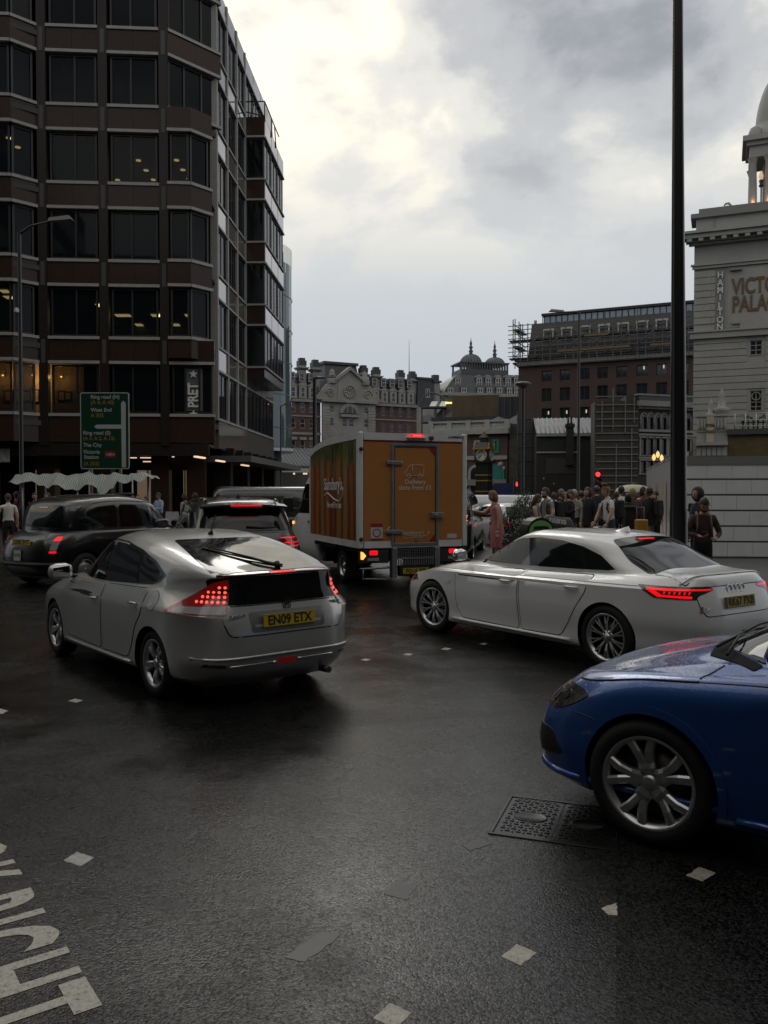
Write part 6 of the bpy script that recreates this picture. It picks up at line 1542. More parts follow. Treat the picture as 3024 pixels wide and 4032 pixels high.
# ---------------------------------------------------------------- brick wing with balustrade beside the small clock tower
M_brick_w = mat('dull_red_brick', (.10, .055, .045), .8, noise=(1.5, .25), bump=(10, .3, .02))
M_stucco = mat('pale_grey_stucco', (.33, .33, .31), .7, noise=(1.2, .2))
M_teal = mat('teal_painted_boarding', (.025, .20, .17), .5, noise=(3, .2))
def brick_wing():
    root = thing('brick_wing', 'low red brick wing with white balustrade and teal boarded windows', 'building')
    F = Fac(root, 1995, 92, -22); A = F.at
    uR, uL = A(1998, 1800)[0], A(1700, 1800)[0]
    zt, zb, zc = A(1990, 1652)[1], A(1990, 1683)[1], A(1990, 1704)[1]
    zs = A(1990, 1800)[1]
    holes = [(A(1965, 1780)[0], A(1940, 1780)[0], A(1952, 1783)[1], A(1952, 1728)[1]), (A(1892, 1780)[0], A(1866, 1780)[0], A(1879, 1792)[1], A(1879, 1733)[1])]
    wall_holes('brick_wall', uR, uL, 0, zc, holes, M_brick_w, root)
    for i, h_ in enumerate(holes):
        w = window(*h_, .06, root, M_teal if i == 0 else M_stucco, M_teal if i == 0 else M_glasspane, .28, (), (), dep=.2)
    lbox('string_course', uR, uL, 0, .18, zs-.25, zs+.18, M_stucco, root)
    lbox('cornice', uR-.2, uL, -.3, .6, zc-.1, zc+.45, M_stucco, root); lbox('balustrade_rail', uR-.2, uL, -.1, .35, zt-.22, zt, M_stucco, root)
    lbox('balustrade_plinth', uR-.2, uL, -.05, .3, zc+.45, zc+.75, M_stucco, root)
    n = 52
    for i in range(n): u = uR+(uL-uR)*(i+.5)/n; MB().lathe([(.09, zc+.74), (.13, zc+.95), (.06, zt-.45), (.09, zt-.2)], 8, M=Matrix.Translation((u, .12, 0))).build('baluster', M_stucco, root)
    for i in range(5): u = uR+(uL-uR)*i/4.; lbox('balustrade_pier', u-.28, u+.28, -.15, .42, zc+.45, zt+.03, M_stucco, root)
    # arches at street level
    for (px, mm) in ((1955, M_teal), (1876, M_glasspane)):
        u, z = A(px, 1862); r_ = .62*1.0; rr = 22/3300*92
        MB().prism([(u-rr-.3, z-2.2)]+[(u+(rr+.3)*math.cos(t), z+(rr+.3)*math.sin(t)) for t in np.linspace(math.pi, 0, 13)]+[(u+rr+.3, z-2.2)], 'y', 0, .16).build('arch_surround', M_teal if mm is M_teal else M_stucco, root, recalc=True)
        MB().prism([(u-rr, z-2.2)]+[(u+rr*math.cos(t), z+rr*math.sin(t)) for t in np.linspace(math.pi, 0, 13)]+[(u+rr, z-2.2)], 'y', .16, .19).build('arch_infill', mm, root, recalc=True)
    for px in (1912, 1972): u, z = A(px, 1830); MB().lathe([(.34, 0), (.30, .15), (1e-4, .28)], 14, M=frame(Vector((u, 0, z)), (-1, 0, 0), (0, 0, 1))).build('roundel', M_stucco, root)
    lbox('shopfront_band', uR+.0, uL, 0, .5, A(1900, 1912)[1], A(1900, 1888)[1], mat('dark_cream_fascia', (.22, .22, .20), .6), root)
    lbox('small_sign', A(1987, 1840)[0], A(1974, 1840)[0], .02, .08, A(1980, 1848)[1], A(1980, 1836)[1], M_vanwhite, root)
    # blue site hoarding at the foot
    lbox('blue_hoarding', uR-5, uR+1.4, .6, .7, 0, A(1960, 1903)[1], mat('blue_hoarding_paint', (.012, .02, .10), .6), root)
    # pitched roof slopes, raw end wall
    lbox('roof_deck', uR, uL, -9, -.3, zc-.3, zc+.4, M_slate, root)
    for (px0, px1, py0, py1) in ((1905, 1962, 1668, 1640), (1990, 2045, 1660, 1628)):
        a, b = A(px0, 1650, -3)[0], A(px1, 1650, -3)[0]; z0, z1 = A(px0, py0, -3)[1], A(px1, py1, -3)[1]
        MB().add([(a, -3, z0), (a, -7, z0), (b, -3, z1), (b, -7, z1), (b, -3, z0-.5), (b, -7, z0-.5)], [(0, 2, 3, 1), (0, 4, 2), (1, 3, 5), (2, 4, 5, 3)]).build('pitched_roof', M_lead, root)
    for (px, py, w, h_) in ((1790, 1665, 1.5, 2.2), (1850, 1655, 2.6, 1.4), (1815, 1670, .8, 2.6)): u, z = A(px, py, -4); lbox('roof_plant', u-w, u+w, -6, -4, zc, z+.3, M_slate, root)
    er = A(2062, 1800)[0]
    lbox('raw_end_wall', er, uR-.21, -6, -.2, 0, A(2030, 1668)[1], mat('stripped_party_wall', (.085, .08, .068), .85, noise=(.8, .45)), root)
brick_wing()
def screened_scaffold():
    root = thing('screened_scaffold', 'tall grey sheeted scaffold tower on the site corner', 'scaffold')
    F = Fac(root, 2037, 88, -8); A = F.at
    ms = mat('grey_debris_sheeting', (.055, .057, .06), .8, noise=(1.2, .25)); mt = mat('scaffold_tube', (.10, .10, .10), .5, .4)
    u0, u1, u2 = A(2037, 1800)[0], A(2092, 1800)[0], A(2119, 1800)[0]
    zt = A(2060, 1622)[1]
    lbox('sheeting', u1, u0, -3, 0, 0, zt, ms, root)
    MB().prism([(u1-.005, 0), (u2, 0), (u2, zt-2.1), (u1-.005, zt-.3)], 'y', -3, .0).build('sheeting', ms, root, recalc=True)
    for i in range(7):
        z = zt*(i+.5)/7; lbox('ledger_tube', u2, u0+.1, .02, .08, z, z+.06, mt, root) if z < zt-2.2 else lbox('ledger_tube', u1, u0+.1, .02, .08, z, z+.06, mt, root)
    for u in (u0, (u0+u1)/2, u1, u2+.05): lbox('standard_tube', u-.03, u+.03, .081, .14, 0, zt-(2.2 if u < u1-.01 else 0), mt, root)
screened_scaffold()
# ---------------------------------------------------------------- escape stair and timber-clad plant deck over the wing
def plant_deck():
    root = thing('plant_deck', 'ochre boarded plant enclosure on the roofs between wing and hotel', 'building')
    F = Fac(root, 1960, 120, -14); A = F.at
    lbox('boarded_wall', A(1962, 1600)[0], A(1780, 1600)[0], -6, 0, 4, A(1880, 1556)[1], mat('ochre_boarding', (.10, .074, .042), .8, noise=(.6, .25)), root)
    lbox('dark_side', A(2045, 1600)[0], A(1963, 1600)[0], -6, -.1, 4, A(2000, 1562)[1], M_slate, root)
    for i in range(4): u = A(1963+24*i, 1600)[0]; lbox('panel_post', u-.1, u+.1, -.1, .08, 5, A(1963+24*i, 1562)[1], M_dkgrey, root)
    lbox('lower_block', A(2050, 1700)[0], A(1700, 1700)[0], -8, .5, 0, A(1850, 1642)[1], M_slate, root)
plant_deck()
def stair_tower():
    root = thing('escape_stair', 'glazed steel escape stair with sloping pale canopy', 'stair tower')
    F = Fac(root, 1700, 130, 0); A = F.at; mg = mat('stair_steel', (.09, .095, .10), .5, .4)
    for px in (1661, 1716, 1745): u = A(px, 1700)[0]; lbox('post', u-.12, u+.12, -.12, .12, 0, A(px, 1600)[1], mg, root)
    lbox('landing', A(1718, 1660)[0], A(1659, 1660)[0], -2.5, 0, A(1690, 1664)[1], A(1690, 1658)[1], mg, root)
    for i in range(4): a = A(1660+14.5*i, 1650)[0]; b = A(1660+14.5*(i+1)-1.5, 1650)[0]; lbox('balustrade_panel', b, a, .0, .06, A(1690, 1662)[1], A(1690, 1636)[1], mat('pale_grey_panel', (.20, .21, .22), .5), root)
    for (px0, px1) in ((1690, 1727), (1728, 1765)):
        a, b = A(px0, 1590)[0], A(px1, 1590)[0]
        z0, z1 = A(px0, 1601)[1], A(px0+10, 1576)[1]
        MB().add([(a, .6, z0), (b+.5, .6, z0), (b, -1.6, z1), (a-.5, -1.6, z1), (a, .6, z0-.15), (b+.5, .6, z0-.15), (b, -1.6, z1-.15), (a-.5, -1.6, z1-.15)], [(0, 1, 2, 3), (4, 7, 6, 5), (0, 4, 5, 1), (2, 6, 7, 3), (1, 5, 6, 2), (0, 3, 7, 4)]).build('canopy_panel', mat('translucent_canopy', (.50, .51, .48), .4), root)
    lbox('canopy_edge', A(1760, 1603)[0], A(1660, 1603)[0], -2, .7, A(1700, 1606)[1], A(1700, 1601)[1], mg, root)
    st = MB(); u0, z0 = A(1717, 1660); u1, z1 = A(1790, 1600)
    MB().prism([(u0, z0-.3), (u1, z1-.3), (u1, z1+1.2), (u0, z0+1.2)], 'y', -1.5, -1.3).build('stair_flight', mg, root, recalc=True)
    u, z = A(1767, 1586); lbox('bulkhead_lamp', u-.5, u+.5, -.3, 0, z-.12, z+.12, mat('lit_yellow_lamp', (.8, .6, .1), .5, emit=(1, .62, .10), estr=1.6), root)
    u, z = A(1700, 1600, -3); MB().lathe([(2.3, 0), (2.3, .4), (2.1, .4), (2.1, 0)], 20, a0=0, a1=math.pi, M=frame(Vector((A(1703, 1604, -3)[0], -3, A(1703, 1604, -3)[1])), (-1, 0, 0), (0, 0, 1))).build('arched_gable', mg, root)
stair_tower()

# ---------------------------------------------------------------- brown brick office with scaffolded mansard
def brown_office():
    root = thing('brown_office', 'large brown brick office with scaffolded dark mansard and glazed top storey', 'building')
    F = Fac(root, 2045, 105, -24.7); A = F.at
    mb_ = mat('brown_brick', (.062, .036, .030), .8, noise=(.8, .18), bump=(6, .3, .02))
    uL, uR = A(2041, 1600)[0], A(2780, 1600)[0]
    zc0, zc1 = A(2045, 1446)[1], A(2045, 1426)[1]; zm = A(2095, 1279, -2)[1]
    cols = (2152, 2224, 2301, 2372, 2447, 2527, 2605, 2690)
    rows = [(A(2152, y0)[1], A(2152, y1)[1]) for y0, y1 in ((1502, 1460), (1580, 1529), (1657, 1608))]
    holes = []
    for px in cols:
        u = A(px, 1550)[0]
        for (a, b) in rows: holes.append((u-.62, u+.62, a, b))
    wall_holes('brick_wall', uR, uL, 0, zc0, holes, mb_, root, .3)
    ml = mat('lit_room', (.2, .2, .2), .5, emit=(1, .85, .6), estr=.5)
    for i, h_ in enumerate(holes):
        w = window(*h_, -.2, root, M_wframe, M_glasspane, .08, (.55,), (), dep=.08)
        if i in (2, 5, 8, 18, 15): lbox('ceiling_light', h_[0]+.35, h_[0]+.5, -.25, -.22, h_[2]+.8, h_[2]+1.2, ml, w)
    lbox('cornice', uR, uL+.15, -.5, .45, zc0, zc1, M_stone_d, root); lbox('cornice_cap', uR, uL+.3, -.5, .75, zc1+.003, zc1+.25, M_stone_d, root)
    for i in range(48): u = uL-(uL-uR)*(i+.5)/48; lbox('cornice_block', u-.22, u+.22, .45, .6, zc0+.1, zc1-.1, M_stone_d, root)
    # mansard
    MB().prism([(.1, zc1+.2), (-1.8, zm), (-14, zm), (-14, zc1)], 'x', uR, uL-1.2).build('mansard_roof', mat('brown_black_slate', (.026, .023, .022), .5, noise=(1.5, .25)), root, recalc=True)
    for px, py in ((2161, 1318), (2233, 1311), (2304, 1305), (2380, 1299), (2456, 1293), (2530, 1286), (2606, 1279)):
        u, z = A(px, py, -.9); dm = lbox('dormer', u-.66, u+.66, -2.4, -.75, z-.9, z+.55, M_slate, root)
        fr = MB()
        for q in ((-.66, -.5, -.55, .45), (.5, .66, -.55, .45), (-.72, .72, .45, .68)): fr.box(u+q[0], u+q[1], -.75, -.55, z+q[2], z+q[3])
        fr.build('dormer_surround', M_wwhite, dm)
        window(u-.49, u+.49, z-.75, z+.44, -.66, dm, M_wframe, M_glasspane, .06, (.5,), dep=.05)
    # glazed top storey
    g0, g1 = A(2144, 1240, -3)[0], A(2780, 1240, -3)[0]; zg0, zg1 = zm, A(2144, 1246, -3)[1]
    zg1 = A(2400, 1217, -3)[1]
    n = 26
    for i in range(n): a = g0+(g1-g0)*i/n; b = g0+(g1-g0)*(i+1)/n; lbox('glass_panel', b+.05, a-.05, -3.06, -3.0, zg0, zg1-.2, mat('roof_storey_glass', (.20, .24, .28), .08, .3, spec=.7), root)
    for i in range(n+1): a = g0+(g1-g0)*i/n; lbox('glazing_post', a-.06, a+.06, -3.0, -2.92, zg0, zg1-.2, M_wframe, root)
    lbox('storey_wall', g1, g0, -9, -3.1, zg0, zg1-.2, M_dkgrey, root)
    lbox('roof_edge', g1, g0+.3, -9, -2.6, zg1-.2, zg1+.1, M_wframe, root)
    tp = A(2108, 1262, -3); lbox('aerial_cabinet', tp[0]-.15, tp[0]+.15, -3.2, -2.9, zm, tp[1], M_greyal, root)
    return F, zc1, zm, uL, uR
BO = brown_office()
def scaffold():
    F, zc1, zm, uL, uR = BO
    root = thing('roof_scaffold', 'tube scaffold with boarded lifts wrapping the brown office mansard', 'scaffold'); root.matrix_world = F.M
    mt = mat('scaffold_tube'); mbd = mat('scaffold_board', (.16, .11, .05), .8)
    a, b = F.at(2020, 1380, 1.2)[0], uR; z0, z1 = zc1+.2, F.at(2030, 1296, 1.2)[1]+.3
    n = 24
    for i in range(n+1): u = a+(b-a)*i/n; lbox('standard_tube', u-.05, u+.05, 1.15, 1.25, z0-.6 if i % 3 else z0, z1+(.9 if i % 4 == 0 else .3), mt, root)
    for k in range(8): z = z0+.3+(z1-z0)*k/7.5; lbox('ledger_tube', b, a+.6, 1.26, 1.34, z, z+.09, mt, root)
    for i in range(0, n, 3):
        u = a+(b-a)*i/n; MB().tube([(u, 1.38, z0), (u-3.2, 1.38, z0+2.6)], .045, 5).build('brace_tube', mt, root)
    for (k, m_, d0) in ((0, M_slate, .0), (2.2, M_slate, .0)): lbox('board_lift', b, a+.5, .1, 1.14, z0+k, z0+k+.16, m_, root)
    for (p0, p1, py) in ((2196, 2480, 1372), (2300, 2395, 1318), (2560, 2640, 1355)):
        u0, z = F.at(p0, py+6, 1.4); u1 = F.at(p1, py, 1.4)[0]; z = F.at((p0+p1)/2, py, 1.4)[1]; lbox('toe_board', u1, u0, 1.36, 1.42, z-.1, z+.12, mbd, root)
    # lifts on the return end, seen past the corner
    for k in range(3): lbox('board_lift', uL, a+.4, -4, -.0, z0-.4+k*2.1, z0-.25+k*2.1, M_slate, root)
    for k in range(6): z = z0-.5+k*.95; lbox('ledger_tube', a-.1, a-.02, -4, 1.3, z, z+.08, mt, root)
    for d in (-3.5, -1.8, 0): lbox('standard_tube', a+.02, a+.12, d, d+.1, z0-1.0, z1+1.2, mt, root)
scaffold()

# ---------------------------------------------------------------- low metal-roofed shed, stripped gable and arched-window house
def low_shed():
    root = thing('dark_shed', 'low dark brick building with pale sheet metal roof', 'building')
    F = Fac(root, 2235, 84, -6); A = F.at; md = mat('soot_brick', (.026, .024, .023), .85, noise=(1, .3), bump=(8, .3, .02))
    uL, uR = A(2112, 1750)[0], A(2352, 1750)[0]; ze, zr = A(2235, 1706)[1], A(2235, 1672)[1]
    lbox('brick_wall', uR, uL, -8, 0, 0, ze, md, root)
    n = 13; mr = mat('zinc_sheet', (.24, .25, .26), .45, .3, noise=(1.5, .25))
    for i in range(n):
        a = uL+(uR-uL)*i/n; b = uL+(uR-uL)*(i+1)/n; k = .0
        sh = .9
        MB().add([(a, .2, ze), (b+.02, .2, ze), (b+.02+sh*.0, -4, zr+1.0), (a, -4, zr+1.0), (a, .2, ze-.1), (b+.02, .2, ze-.1)], [(0, 1, 2, 3), (0, 4, 5, 1)]).build('roof_sheet', mr, root)
        MB().tube([(a, .2, ze+.03), (a, -4, zr+1.03)], .05, 5).build('roof_seam', M_lead, root)
    lbox('eaves', uR, uL, .0, .25, ze-.3, ze-.11, M_lead, root); lbox('string_course', A(2275, 1780)[0], uL, 0, .12, A(2200, 1784)[1], A(2200, 1778)[1], M_lead, root)
    u, z = A(2243, 1660); ch = lbox('chimney', u-.35, u+.35, -.3, .5, ze-3.2, z-.2, md, root); lbox('chimney_cap', u-.45, u+.45, -.4, .6, z-.6, z-.3, md, ch)
    for d in (-.15, .15): MB().tube([(u+d, .1, z-.3), (u+d, .1, z+.35)], .1, 8).build('chimney_pot', md, ch)
    lbox('recess_panel', A(2265, 1850)[0], A(2150, 1850)[0], .0, .06, A(2200, 1865)[1], A(2200, 1805)[1], mat('dark_render_panel', (.045, .042, .036), .8, noise=(.7, .3)), root)
    for (px, py) in ((2141, 1885), (2181, 1905)): u, z = A(px, py, .3); MB().lathe([(1e-4, -.12), (.09, 0), (1e-4, .12)], 8, M=Matrix.Translation((u, .3, z))).build('site_lamp', M_clear, root)
low_shed()
def gable_house():
    root = thing('arched_window_house', 'dark brick house with arched windows and a stripped gable strapped with rails', 'building')
    F = Fac(root, 2515, 78, 20); A = F.at       # street front runs away to the right
    md = mat('dark_stock_brick', (.032, .027, .024), .85, noise=(1, .25), bump=(8, .3, .02))
    uR, uL = A(2790, 1700)[0], A(2513, 1700)[0]
    zt, zp = A(2516, 1578)[1], A(2516, 1556)[1]
    holes = []; arch = []
    for i, px in enumerate((2534, 2560, 2588, 2612, 2644, 2676, 2706)):
        u = A(px, 1700)[0]
        arch.append((u, A(2520, 1690)[1], A(2520, 1640)[1]))
        holes.append((u-.32, u+.32, A(2520, 1788)[1], A(2520, 1728)[1])); holes.append((u-.32, u+.32, A(2520, 1860)[1], A(2520, 1818)[1]))
    wall_holes('brick_front', uR, uL, 0, zt, holes+[(u-.3, u+.3, a, b) for u, a, b in arch], md, root)
    ms = mat('grimy_stone_trim', (.20, .195, .18), .7, noise=(1, .25))
    for h_ in holes:
        w = window(*h_, -.1, root, M_wframe, M_glasspane, .05, (), (.5,), dep=.06)
        f = MB()
        for q in ((-.14, 0, -.1, .1), (h_[1]-h_[0], h_[1]-h_[0]+.14, -.1, .1)): f.box(h_[0]+q[0], h_[0]+q[1], 0, .08, h_[2]+q[2], h_[3]+q[3])
        f.box(h_[0]-.2, h_[1]+.2, 0, .14, h_[3]+.1, h_[3]+.24); f.box(h_[0]-.2, h_[1]+.2, 0, .12, h_[2]-.2, h_[2]-.1); f.build('window_surround', ms, w)
    for (u, a, b) in arch:
        w = window(u-.3, u+.3, a, b, -.1, root, M_wframe, M_glasspane, .05, (), (), dep=.06)
        MB().tube([(u-.36, .04, a)]+[(u+.36*math.cos(t), .04, b-.1+.45*math.sin(t)) for t in np.linspace(math.pi, 0, 11)]+[(u+.36, .04, a)], .08, 6).build('arch_moulding', ms, w)
        MB().prism([(u+.33*math.cos(t), b-.05+.36*math.sin(t)) for t in np.linspace(0, math.pi, 9)], 'y', .0, .03).build('arch_head', M_glasspane, w, recalc=True)
    for (y0, y1, o) in ((1700, 1690, .2), (1715, 1707, .15), (1806, 1799, .15)): lbox('string_course', uR, uL, 0, o, A(2520, y0)[1], A(2520, y1)[1], ms, root)
    lbox('cornice', uR, uL+.1, -.3, .55, zt-.5, zt, ms, root); lbox('parapet', uR, uL, -.4, .1, zt, zp, M_slate, root); lbox('parapet_cap', uR, uL+.1, -.5, .2, zp, zp+.15, ms, root)
    for i in range(44): u = uL-(uL-uR)*(i+.5)/44; lbox('dentil', u-.06, u+.06, .0, .3, zt-.75, zt-.52, ms, root)
    # stripped gable: plane facing the camera from the corner to the left
    g = Vector((F.O.x, F.O.y, 0)); inv = F.M.inverted()
    c0 = F.M @ Vector((uL, 0, 0)); dirL = Vector((-1, .12, 0)).normalized(); wl_ = 3.95
    e = bpy.data.objects.new('gable_frame', None); mg = mat('stripped_gable_brick', (.050, .044, .037), .85, noise=(1.2, .35))
    zl = A(2440, 1585)[1]
    lbox('gable_wall', 0, wl_, -3, 0, 0, zt, mg, e)
    lbox('gable_parapet', 0, 1.1, -3, -.1, zt, zp, mg, e)
    mt = mat('grey_strap_rail', (.17, .17, .165), .6)
    for k in range(13): z = zt-.35-k*.66*1.0; lbox('strap_rail', .02, wl_-.1, 0, .10, z-.05, z+.05, mt, e)
    for (u, a, b) in ((.4, zt-2, zt+.3), (1.2, zt-3, zt+.4), (2.3, zt-2.6, zt+1.2), (3.3, zt-3, zt), (.6, 1, zt-2.5), (2.0, 1.5, zt-4)): lbox('strap_upright', u-.04, u+.04, .101, .16, a, b, mt, e)
    for (a, b, z) in ((1.1, 3.8, zt+.45),): lbox('guard_rail', a, b, -.5, -.42, z, z+.08, mt, e)
    Mw = Matrix.Identity(4); u_ = dirL; n_ = Vector((0, 0, 1)).cross(u_)
    for i in range(3): Mw[i][0], Mw[i][1], Mw[i][2], Mw[i][3] = u_[i], n_[i], (0, 0, 1)[i], (c0.x, c0.y, 0)[i]
    flatten(e, inv @ Mw, root)
gable_house()

# ---------------------------------------------------------------- theatre
def theatre():
    root = thing('white_theatre', 'white stone theatre with cornice, gilt name lettering and columned dome turret', 'building')
    F = Fac(root, 2726, 60, -22); A = F.at
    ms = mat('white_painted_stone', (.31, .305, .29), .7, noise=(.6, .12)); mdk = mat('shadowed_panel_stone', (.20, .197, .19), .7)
    uL, uR = 0., A(3250, 1500)[0]
    zt = A(2740, 940)[1]; zp = A(2740, 862)[1]
    z_b = A(2740, 1325)[1]; z_mid = A(2740, 1060)[1]
    holes = []
    for (px, py0, py1, w) in ((2977, 1397, 1340, .58), (2977, 1618, 1538, .55), (3130, 1397, 1340, .58), (3130, 1618, 1538, .55)):
        u = A(px, (py0+py1)/2)[0]; holes.append((u-w/2*1.0-.1, u+w/2+.1, A(px, py0)[1], A(px, py1)[1]))
    wall_holes('stone_wall', uR, uL, 0, zt, holes, ms, root, .3)
    for i, h_ in enumerate(holes):
        w = window(*h_, -.12, root, ms, M_glasspane, .06, (.5,), (.35, .68) if i % 2 == 0 else (.22, .45), dep=.08, sill=ms)
        if i % 2:
            u = (h_[0]+h_[1])/2; MB().lathe([(.30, 0), (.30, .05), (.24, .05), (.24, 0)], 20, M=frame(Vector((u, -.11, h_[3]-.38)), (-1, 0, 0), (0, 0, 1))).build('round_glazing_bar', ms, w)
    # banded stonework: courses proud of the wall, joints left between
    course = .47
    for k in range(int((zt-.9)/course)):
        z = .1+k*course; 
        if z+course > z_mid-.1: continue
        if z_b-.35 < z < z_b+.35: continue
        spans = [(uR, uL)]
        if z > z_b: spans = [(A(2816, 1200)[0], uL)]
        else:
            for h_ in holes:
                if h_[2]-.3 < z+course and z < h_[3]+.12:
                    ns = []
                    for (a, b) in spans:
                        if h_[1]+.2 < a or h_[0]-.2 > b: ns.append((a, b)); continue
                        if h_[0]-.2 > a: ns.append((a, h_[0]-.2))
                        if b > h_[1]+.2: ns.append((h_[1]+.2, b))
                    spans = ns
        for (a, b) in spans:
            x = b; j = 0
            while x > a+.05:
                nx_ = max(a, x-(1.15 if (k+j) % 2 else .8)); lbox('stone_block', nx_+.006, x-.006, 0, .07, z+.025, z+course-.025, ms, root); x = nx_; j += 1
    lbox('string_course', uR, uL+.25, 0, .30, z_b-.22, z_b+.2, ms, root); lbox('string_course_lip', uR, uL+.35, .0, .4, z_b+.2, z_b+.32, ms, root)
    # entablature
    lbox('architrave', uR, uL+.12, 0, .18, z_mid-.05, z_mid+.15, ms, root); lbox('architrave_lip', uR, uL+.22, 0, .28, z_mid+.15, z_mid+.27, ms, root)
    zcn = A(2700, 985)[1]
    for (o, a, b) in ((.35, -.55, -.38), (.55, -.38, -.2), (.95, -.2, .10), (1.12, .10, .28)): lbox('cornice', uR, uL+o, 0, o, zt+a, zt+b, ms, root)
    for i in range(22): u = uL+.3-.75*i; lbox('modillion', u-.16, u+.16, .35, .92, zt-.42, zt-.205, ms, root)
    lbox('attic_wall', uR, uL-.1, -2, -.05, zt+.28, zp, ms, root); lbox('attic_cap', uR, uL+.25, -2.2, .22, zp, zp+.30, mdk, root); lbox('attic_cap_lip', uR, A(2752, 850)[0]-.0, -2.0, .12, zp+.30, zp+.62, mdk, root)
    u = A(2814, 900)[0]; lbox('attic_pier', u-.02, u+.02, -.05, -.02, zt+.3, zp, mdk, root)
    # vertical name banner and gilt lettering
    b0, b1 = A(2855, 1180)[0], A(2816, 1180)[0]
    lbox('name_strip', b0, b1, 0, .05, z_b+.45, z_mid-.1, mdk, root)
    mwt = mat('white_sign_letter', (.62, .62, .60), .5); ub = (b0+b1)/2
    zs = [A(2837, y)[1] for y in (1085, 1116, 1145, 1173, 1205, 1232, 1261, 1288)]
    for ch, z in zip('HAMILTON', zs): text('banner_letter', ch, .62, mwt, root, frame(Vector((ub, .10, z)), (-1, 0, 0), (0, 0, 1)), extrude=.03, bold=.012, xs=.9)
    mgl = mat('dull_gilt_letter', (.13, .085, .04), .45, .4)
    pz = [A(2950, y)[1] for y in (1128, 1198)]
    lbox('sign_panel', uR, A(2865, 1180)[0], .0, .03, z_b+.45, z_mid-.1, ms, root)
    for wd, z in (('VICTORIA', pz[0]), ('PALACE', pz[1])):
        o = text('gilt_lettering', wd, 1.55, mgl, root, frame(Vector((A(2882, 1160)[0], .04, z)), (-1, 0, 0), (0, 0, 1)), extrude=.05, bold=.03, align='LEFT', xs=.62)
    lbox('sign_shelf', A(2922, 1060)[0], A(2874, 1060)[0], 0, .25, A(2900, 1066)[1], A(2900, 1056)[1], mdk, root)
    lbox('sign_bracket', A(2912, 1270)[0], A(2882, 1270)[0], 0, .2, A(2895, 1276)[1], A(2895, 1266)[1], ms, root); lbox('raised_field', uR, A(2912, 1280)[0], 0, .10, z_b+.33, A(2915, 1256)[1], ms, root)
    # turret: podium, paired columns, entablature, dome
    tc = A(3078, 700, -3.2)[0]; y0 = -3.2; zb = zp+.55; zbase = A(2930, 795, -2)[1]; zcap = A(2930, 625, -2)[1]; zent = A(2930, 545, -2)[1]
    hw = tc-A(2918, 700, -1.2)[0]; hw = abs(hw)*.82
    lbox('turret_podium', tc-hw, tc+hw, y0-hw, y0+hw*.55, zb-.6, zbase-.5, ms, root)
    pos = [(s1*hw*.86, y0+hw*.42+(s2*hw*.0)) for s1 in (-1, 1) for s2 in (0,)]+[(s1*hw*.40, y0+hw*.55) for s1 in (-1, 1)]+[(s1*hw*.86, y0-hw*.7) for s1 in (-1, 1)]
    for (du, y) in pos:
        c_ = MB().lathe([(.36, zbase-.5), (.36, zbase-.32), (.30, zbase-.22), (.27, zbase-.1), (.275, zbase+.3), (.235, zcap-.45), (.25, zcap-.4), (.30, zcap-.2), (.36, zcap-.05), (.38, zcap)], 18, M=Matrix.Translation((tc+du, y, 0))).build('column', ms, root)
        lbox('column_plinth', tc+du-.40, tc+du+.40, y-.40, y+.40, zb-.6, zbase-.5, ms, c_)
    lbox('turret_core', tc-hw*.55, tc+hw*.55, y0-hw*.6, y0+hw*.15, zbase-.5, zent, ms, root)
    for (e, a, b) in ((.05, 0, .55), (.25, .55, .75), (.50, .75, 1.0)):
        h0 = zcap+(zent-zcap)*a; h1 = zcap+(zent-zcap)*b; lbox('turret_entablature', tc-hw*.95-e, tc+hw*.95+e, y0-hw*.8-e, y0+hw*.55+e, h0, h1, ms, root)
    zd = A(3024, 345, -3)[1]; rd = hw*.80
    MB().lathe([(rd*1.08, zent), (rd*1.08, zent+.5), (rd, zent+.6)]+[(rd*math.cos(t), zent+.6+(zd+.6-zent)*math.sin(t)) for t in np.linspace(0, math.pi/2-.03, 12)], 32, M=Matrix.Translation((tc, y0-.3, 0))).build('dome', ms, root)
    for s in (-1, 1): MB().lathe([(.5, zent), (.48, zent+.4), (.35, zent+.75), (1e-4, zent+.95)], 14, M=Matrix.Translation((tc+s*hw*.80, y0+hw*.35, 0))).build('corner_urn', ms, root)
    for du, y in ((hw*.86, y0+hw*.42+.34), (hw*.40, y0+hw*.55+.34)):
        MB().lathe([(1e-4, 0), (.12, .05), (.09, .14)], 8, M=Matrix.Translation((tc+du, y+.12, zbase-.42))).build('uplighter', mat('lit_uplight', (.8, .5, .2), .5, emit=(1, .5, .18), estr=1.5), root)
        ld = bpy.data.lights.new('uplight', 'POINT'); ld.energy = 5; ld.color = (1, .5, .22); ld.shadow_soft_size = .06
        lo = bpy.data.objects.new('uplight', ld); COL.objects.link(lo); lo.parent = root; lo.location = (tc+du, y+.12, zbase-.1)
    lm = MB().lathe([(.16, zbase-.4), (.05, zbase-.1), (.05, zbase+.9), (.18, zbase+1.0), (.1, zbase+1.15), (.16, zbase+1.4), (1e-4, zbase+1.5)], 10, M=Matrix.Translation((tc+hw*.62, y0+hw*.5, 0))).build('turret_lamp', M_wframe, root)
    MB().lathe([(.12, zbase+1.5), (.17, zbase+1.7), (.08, zbase+2.0), (1e-4, zbase+2.1)], 10, M=Matrix.Translation((tc+hw*.62, y0+hw*.5, 0))).build('lamp_globe', mat('warm_globe', (.6, .45, .25), .4, emit=(1, .7, .35), estr=.4), lm)
    # roof-edge statue in a crested helmet
    su, sz = A(2864, 840, -.6)
    sb = MB().lathe([(.42, sz-.9), (.5, sz-.55), (.40, sz-.25), (.15, sz-.1), (.12, sz+.02)], 16, M=Matrix.Translation((su, -.6, 0)) @ Matrix.Diagonal((1, .6, 1, 1)))
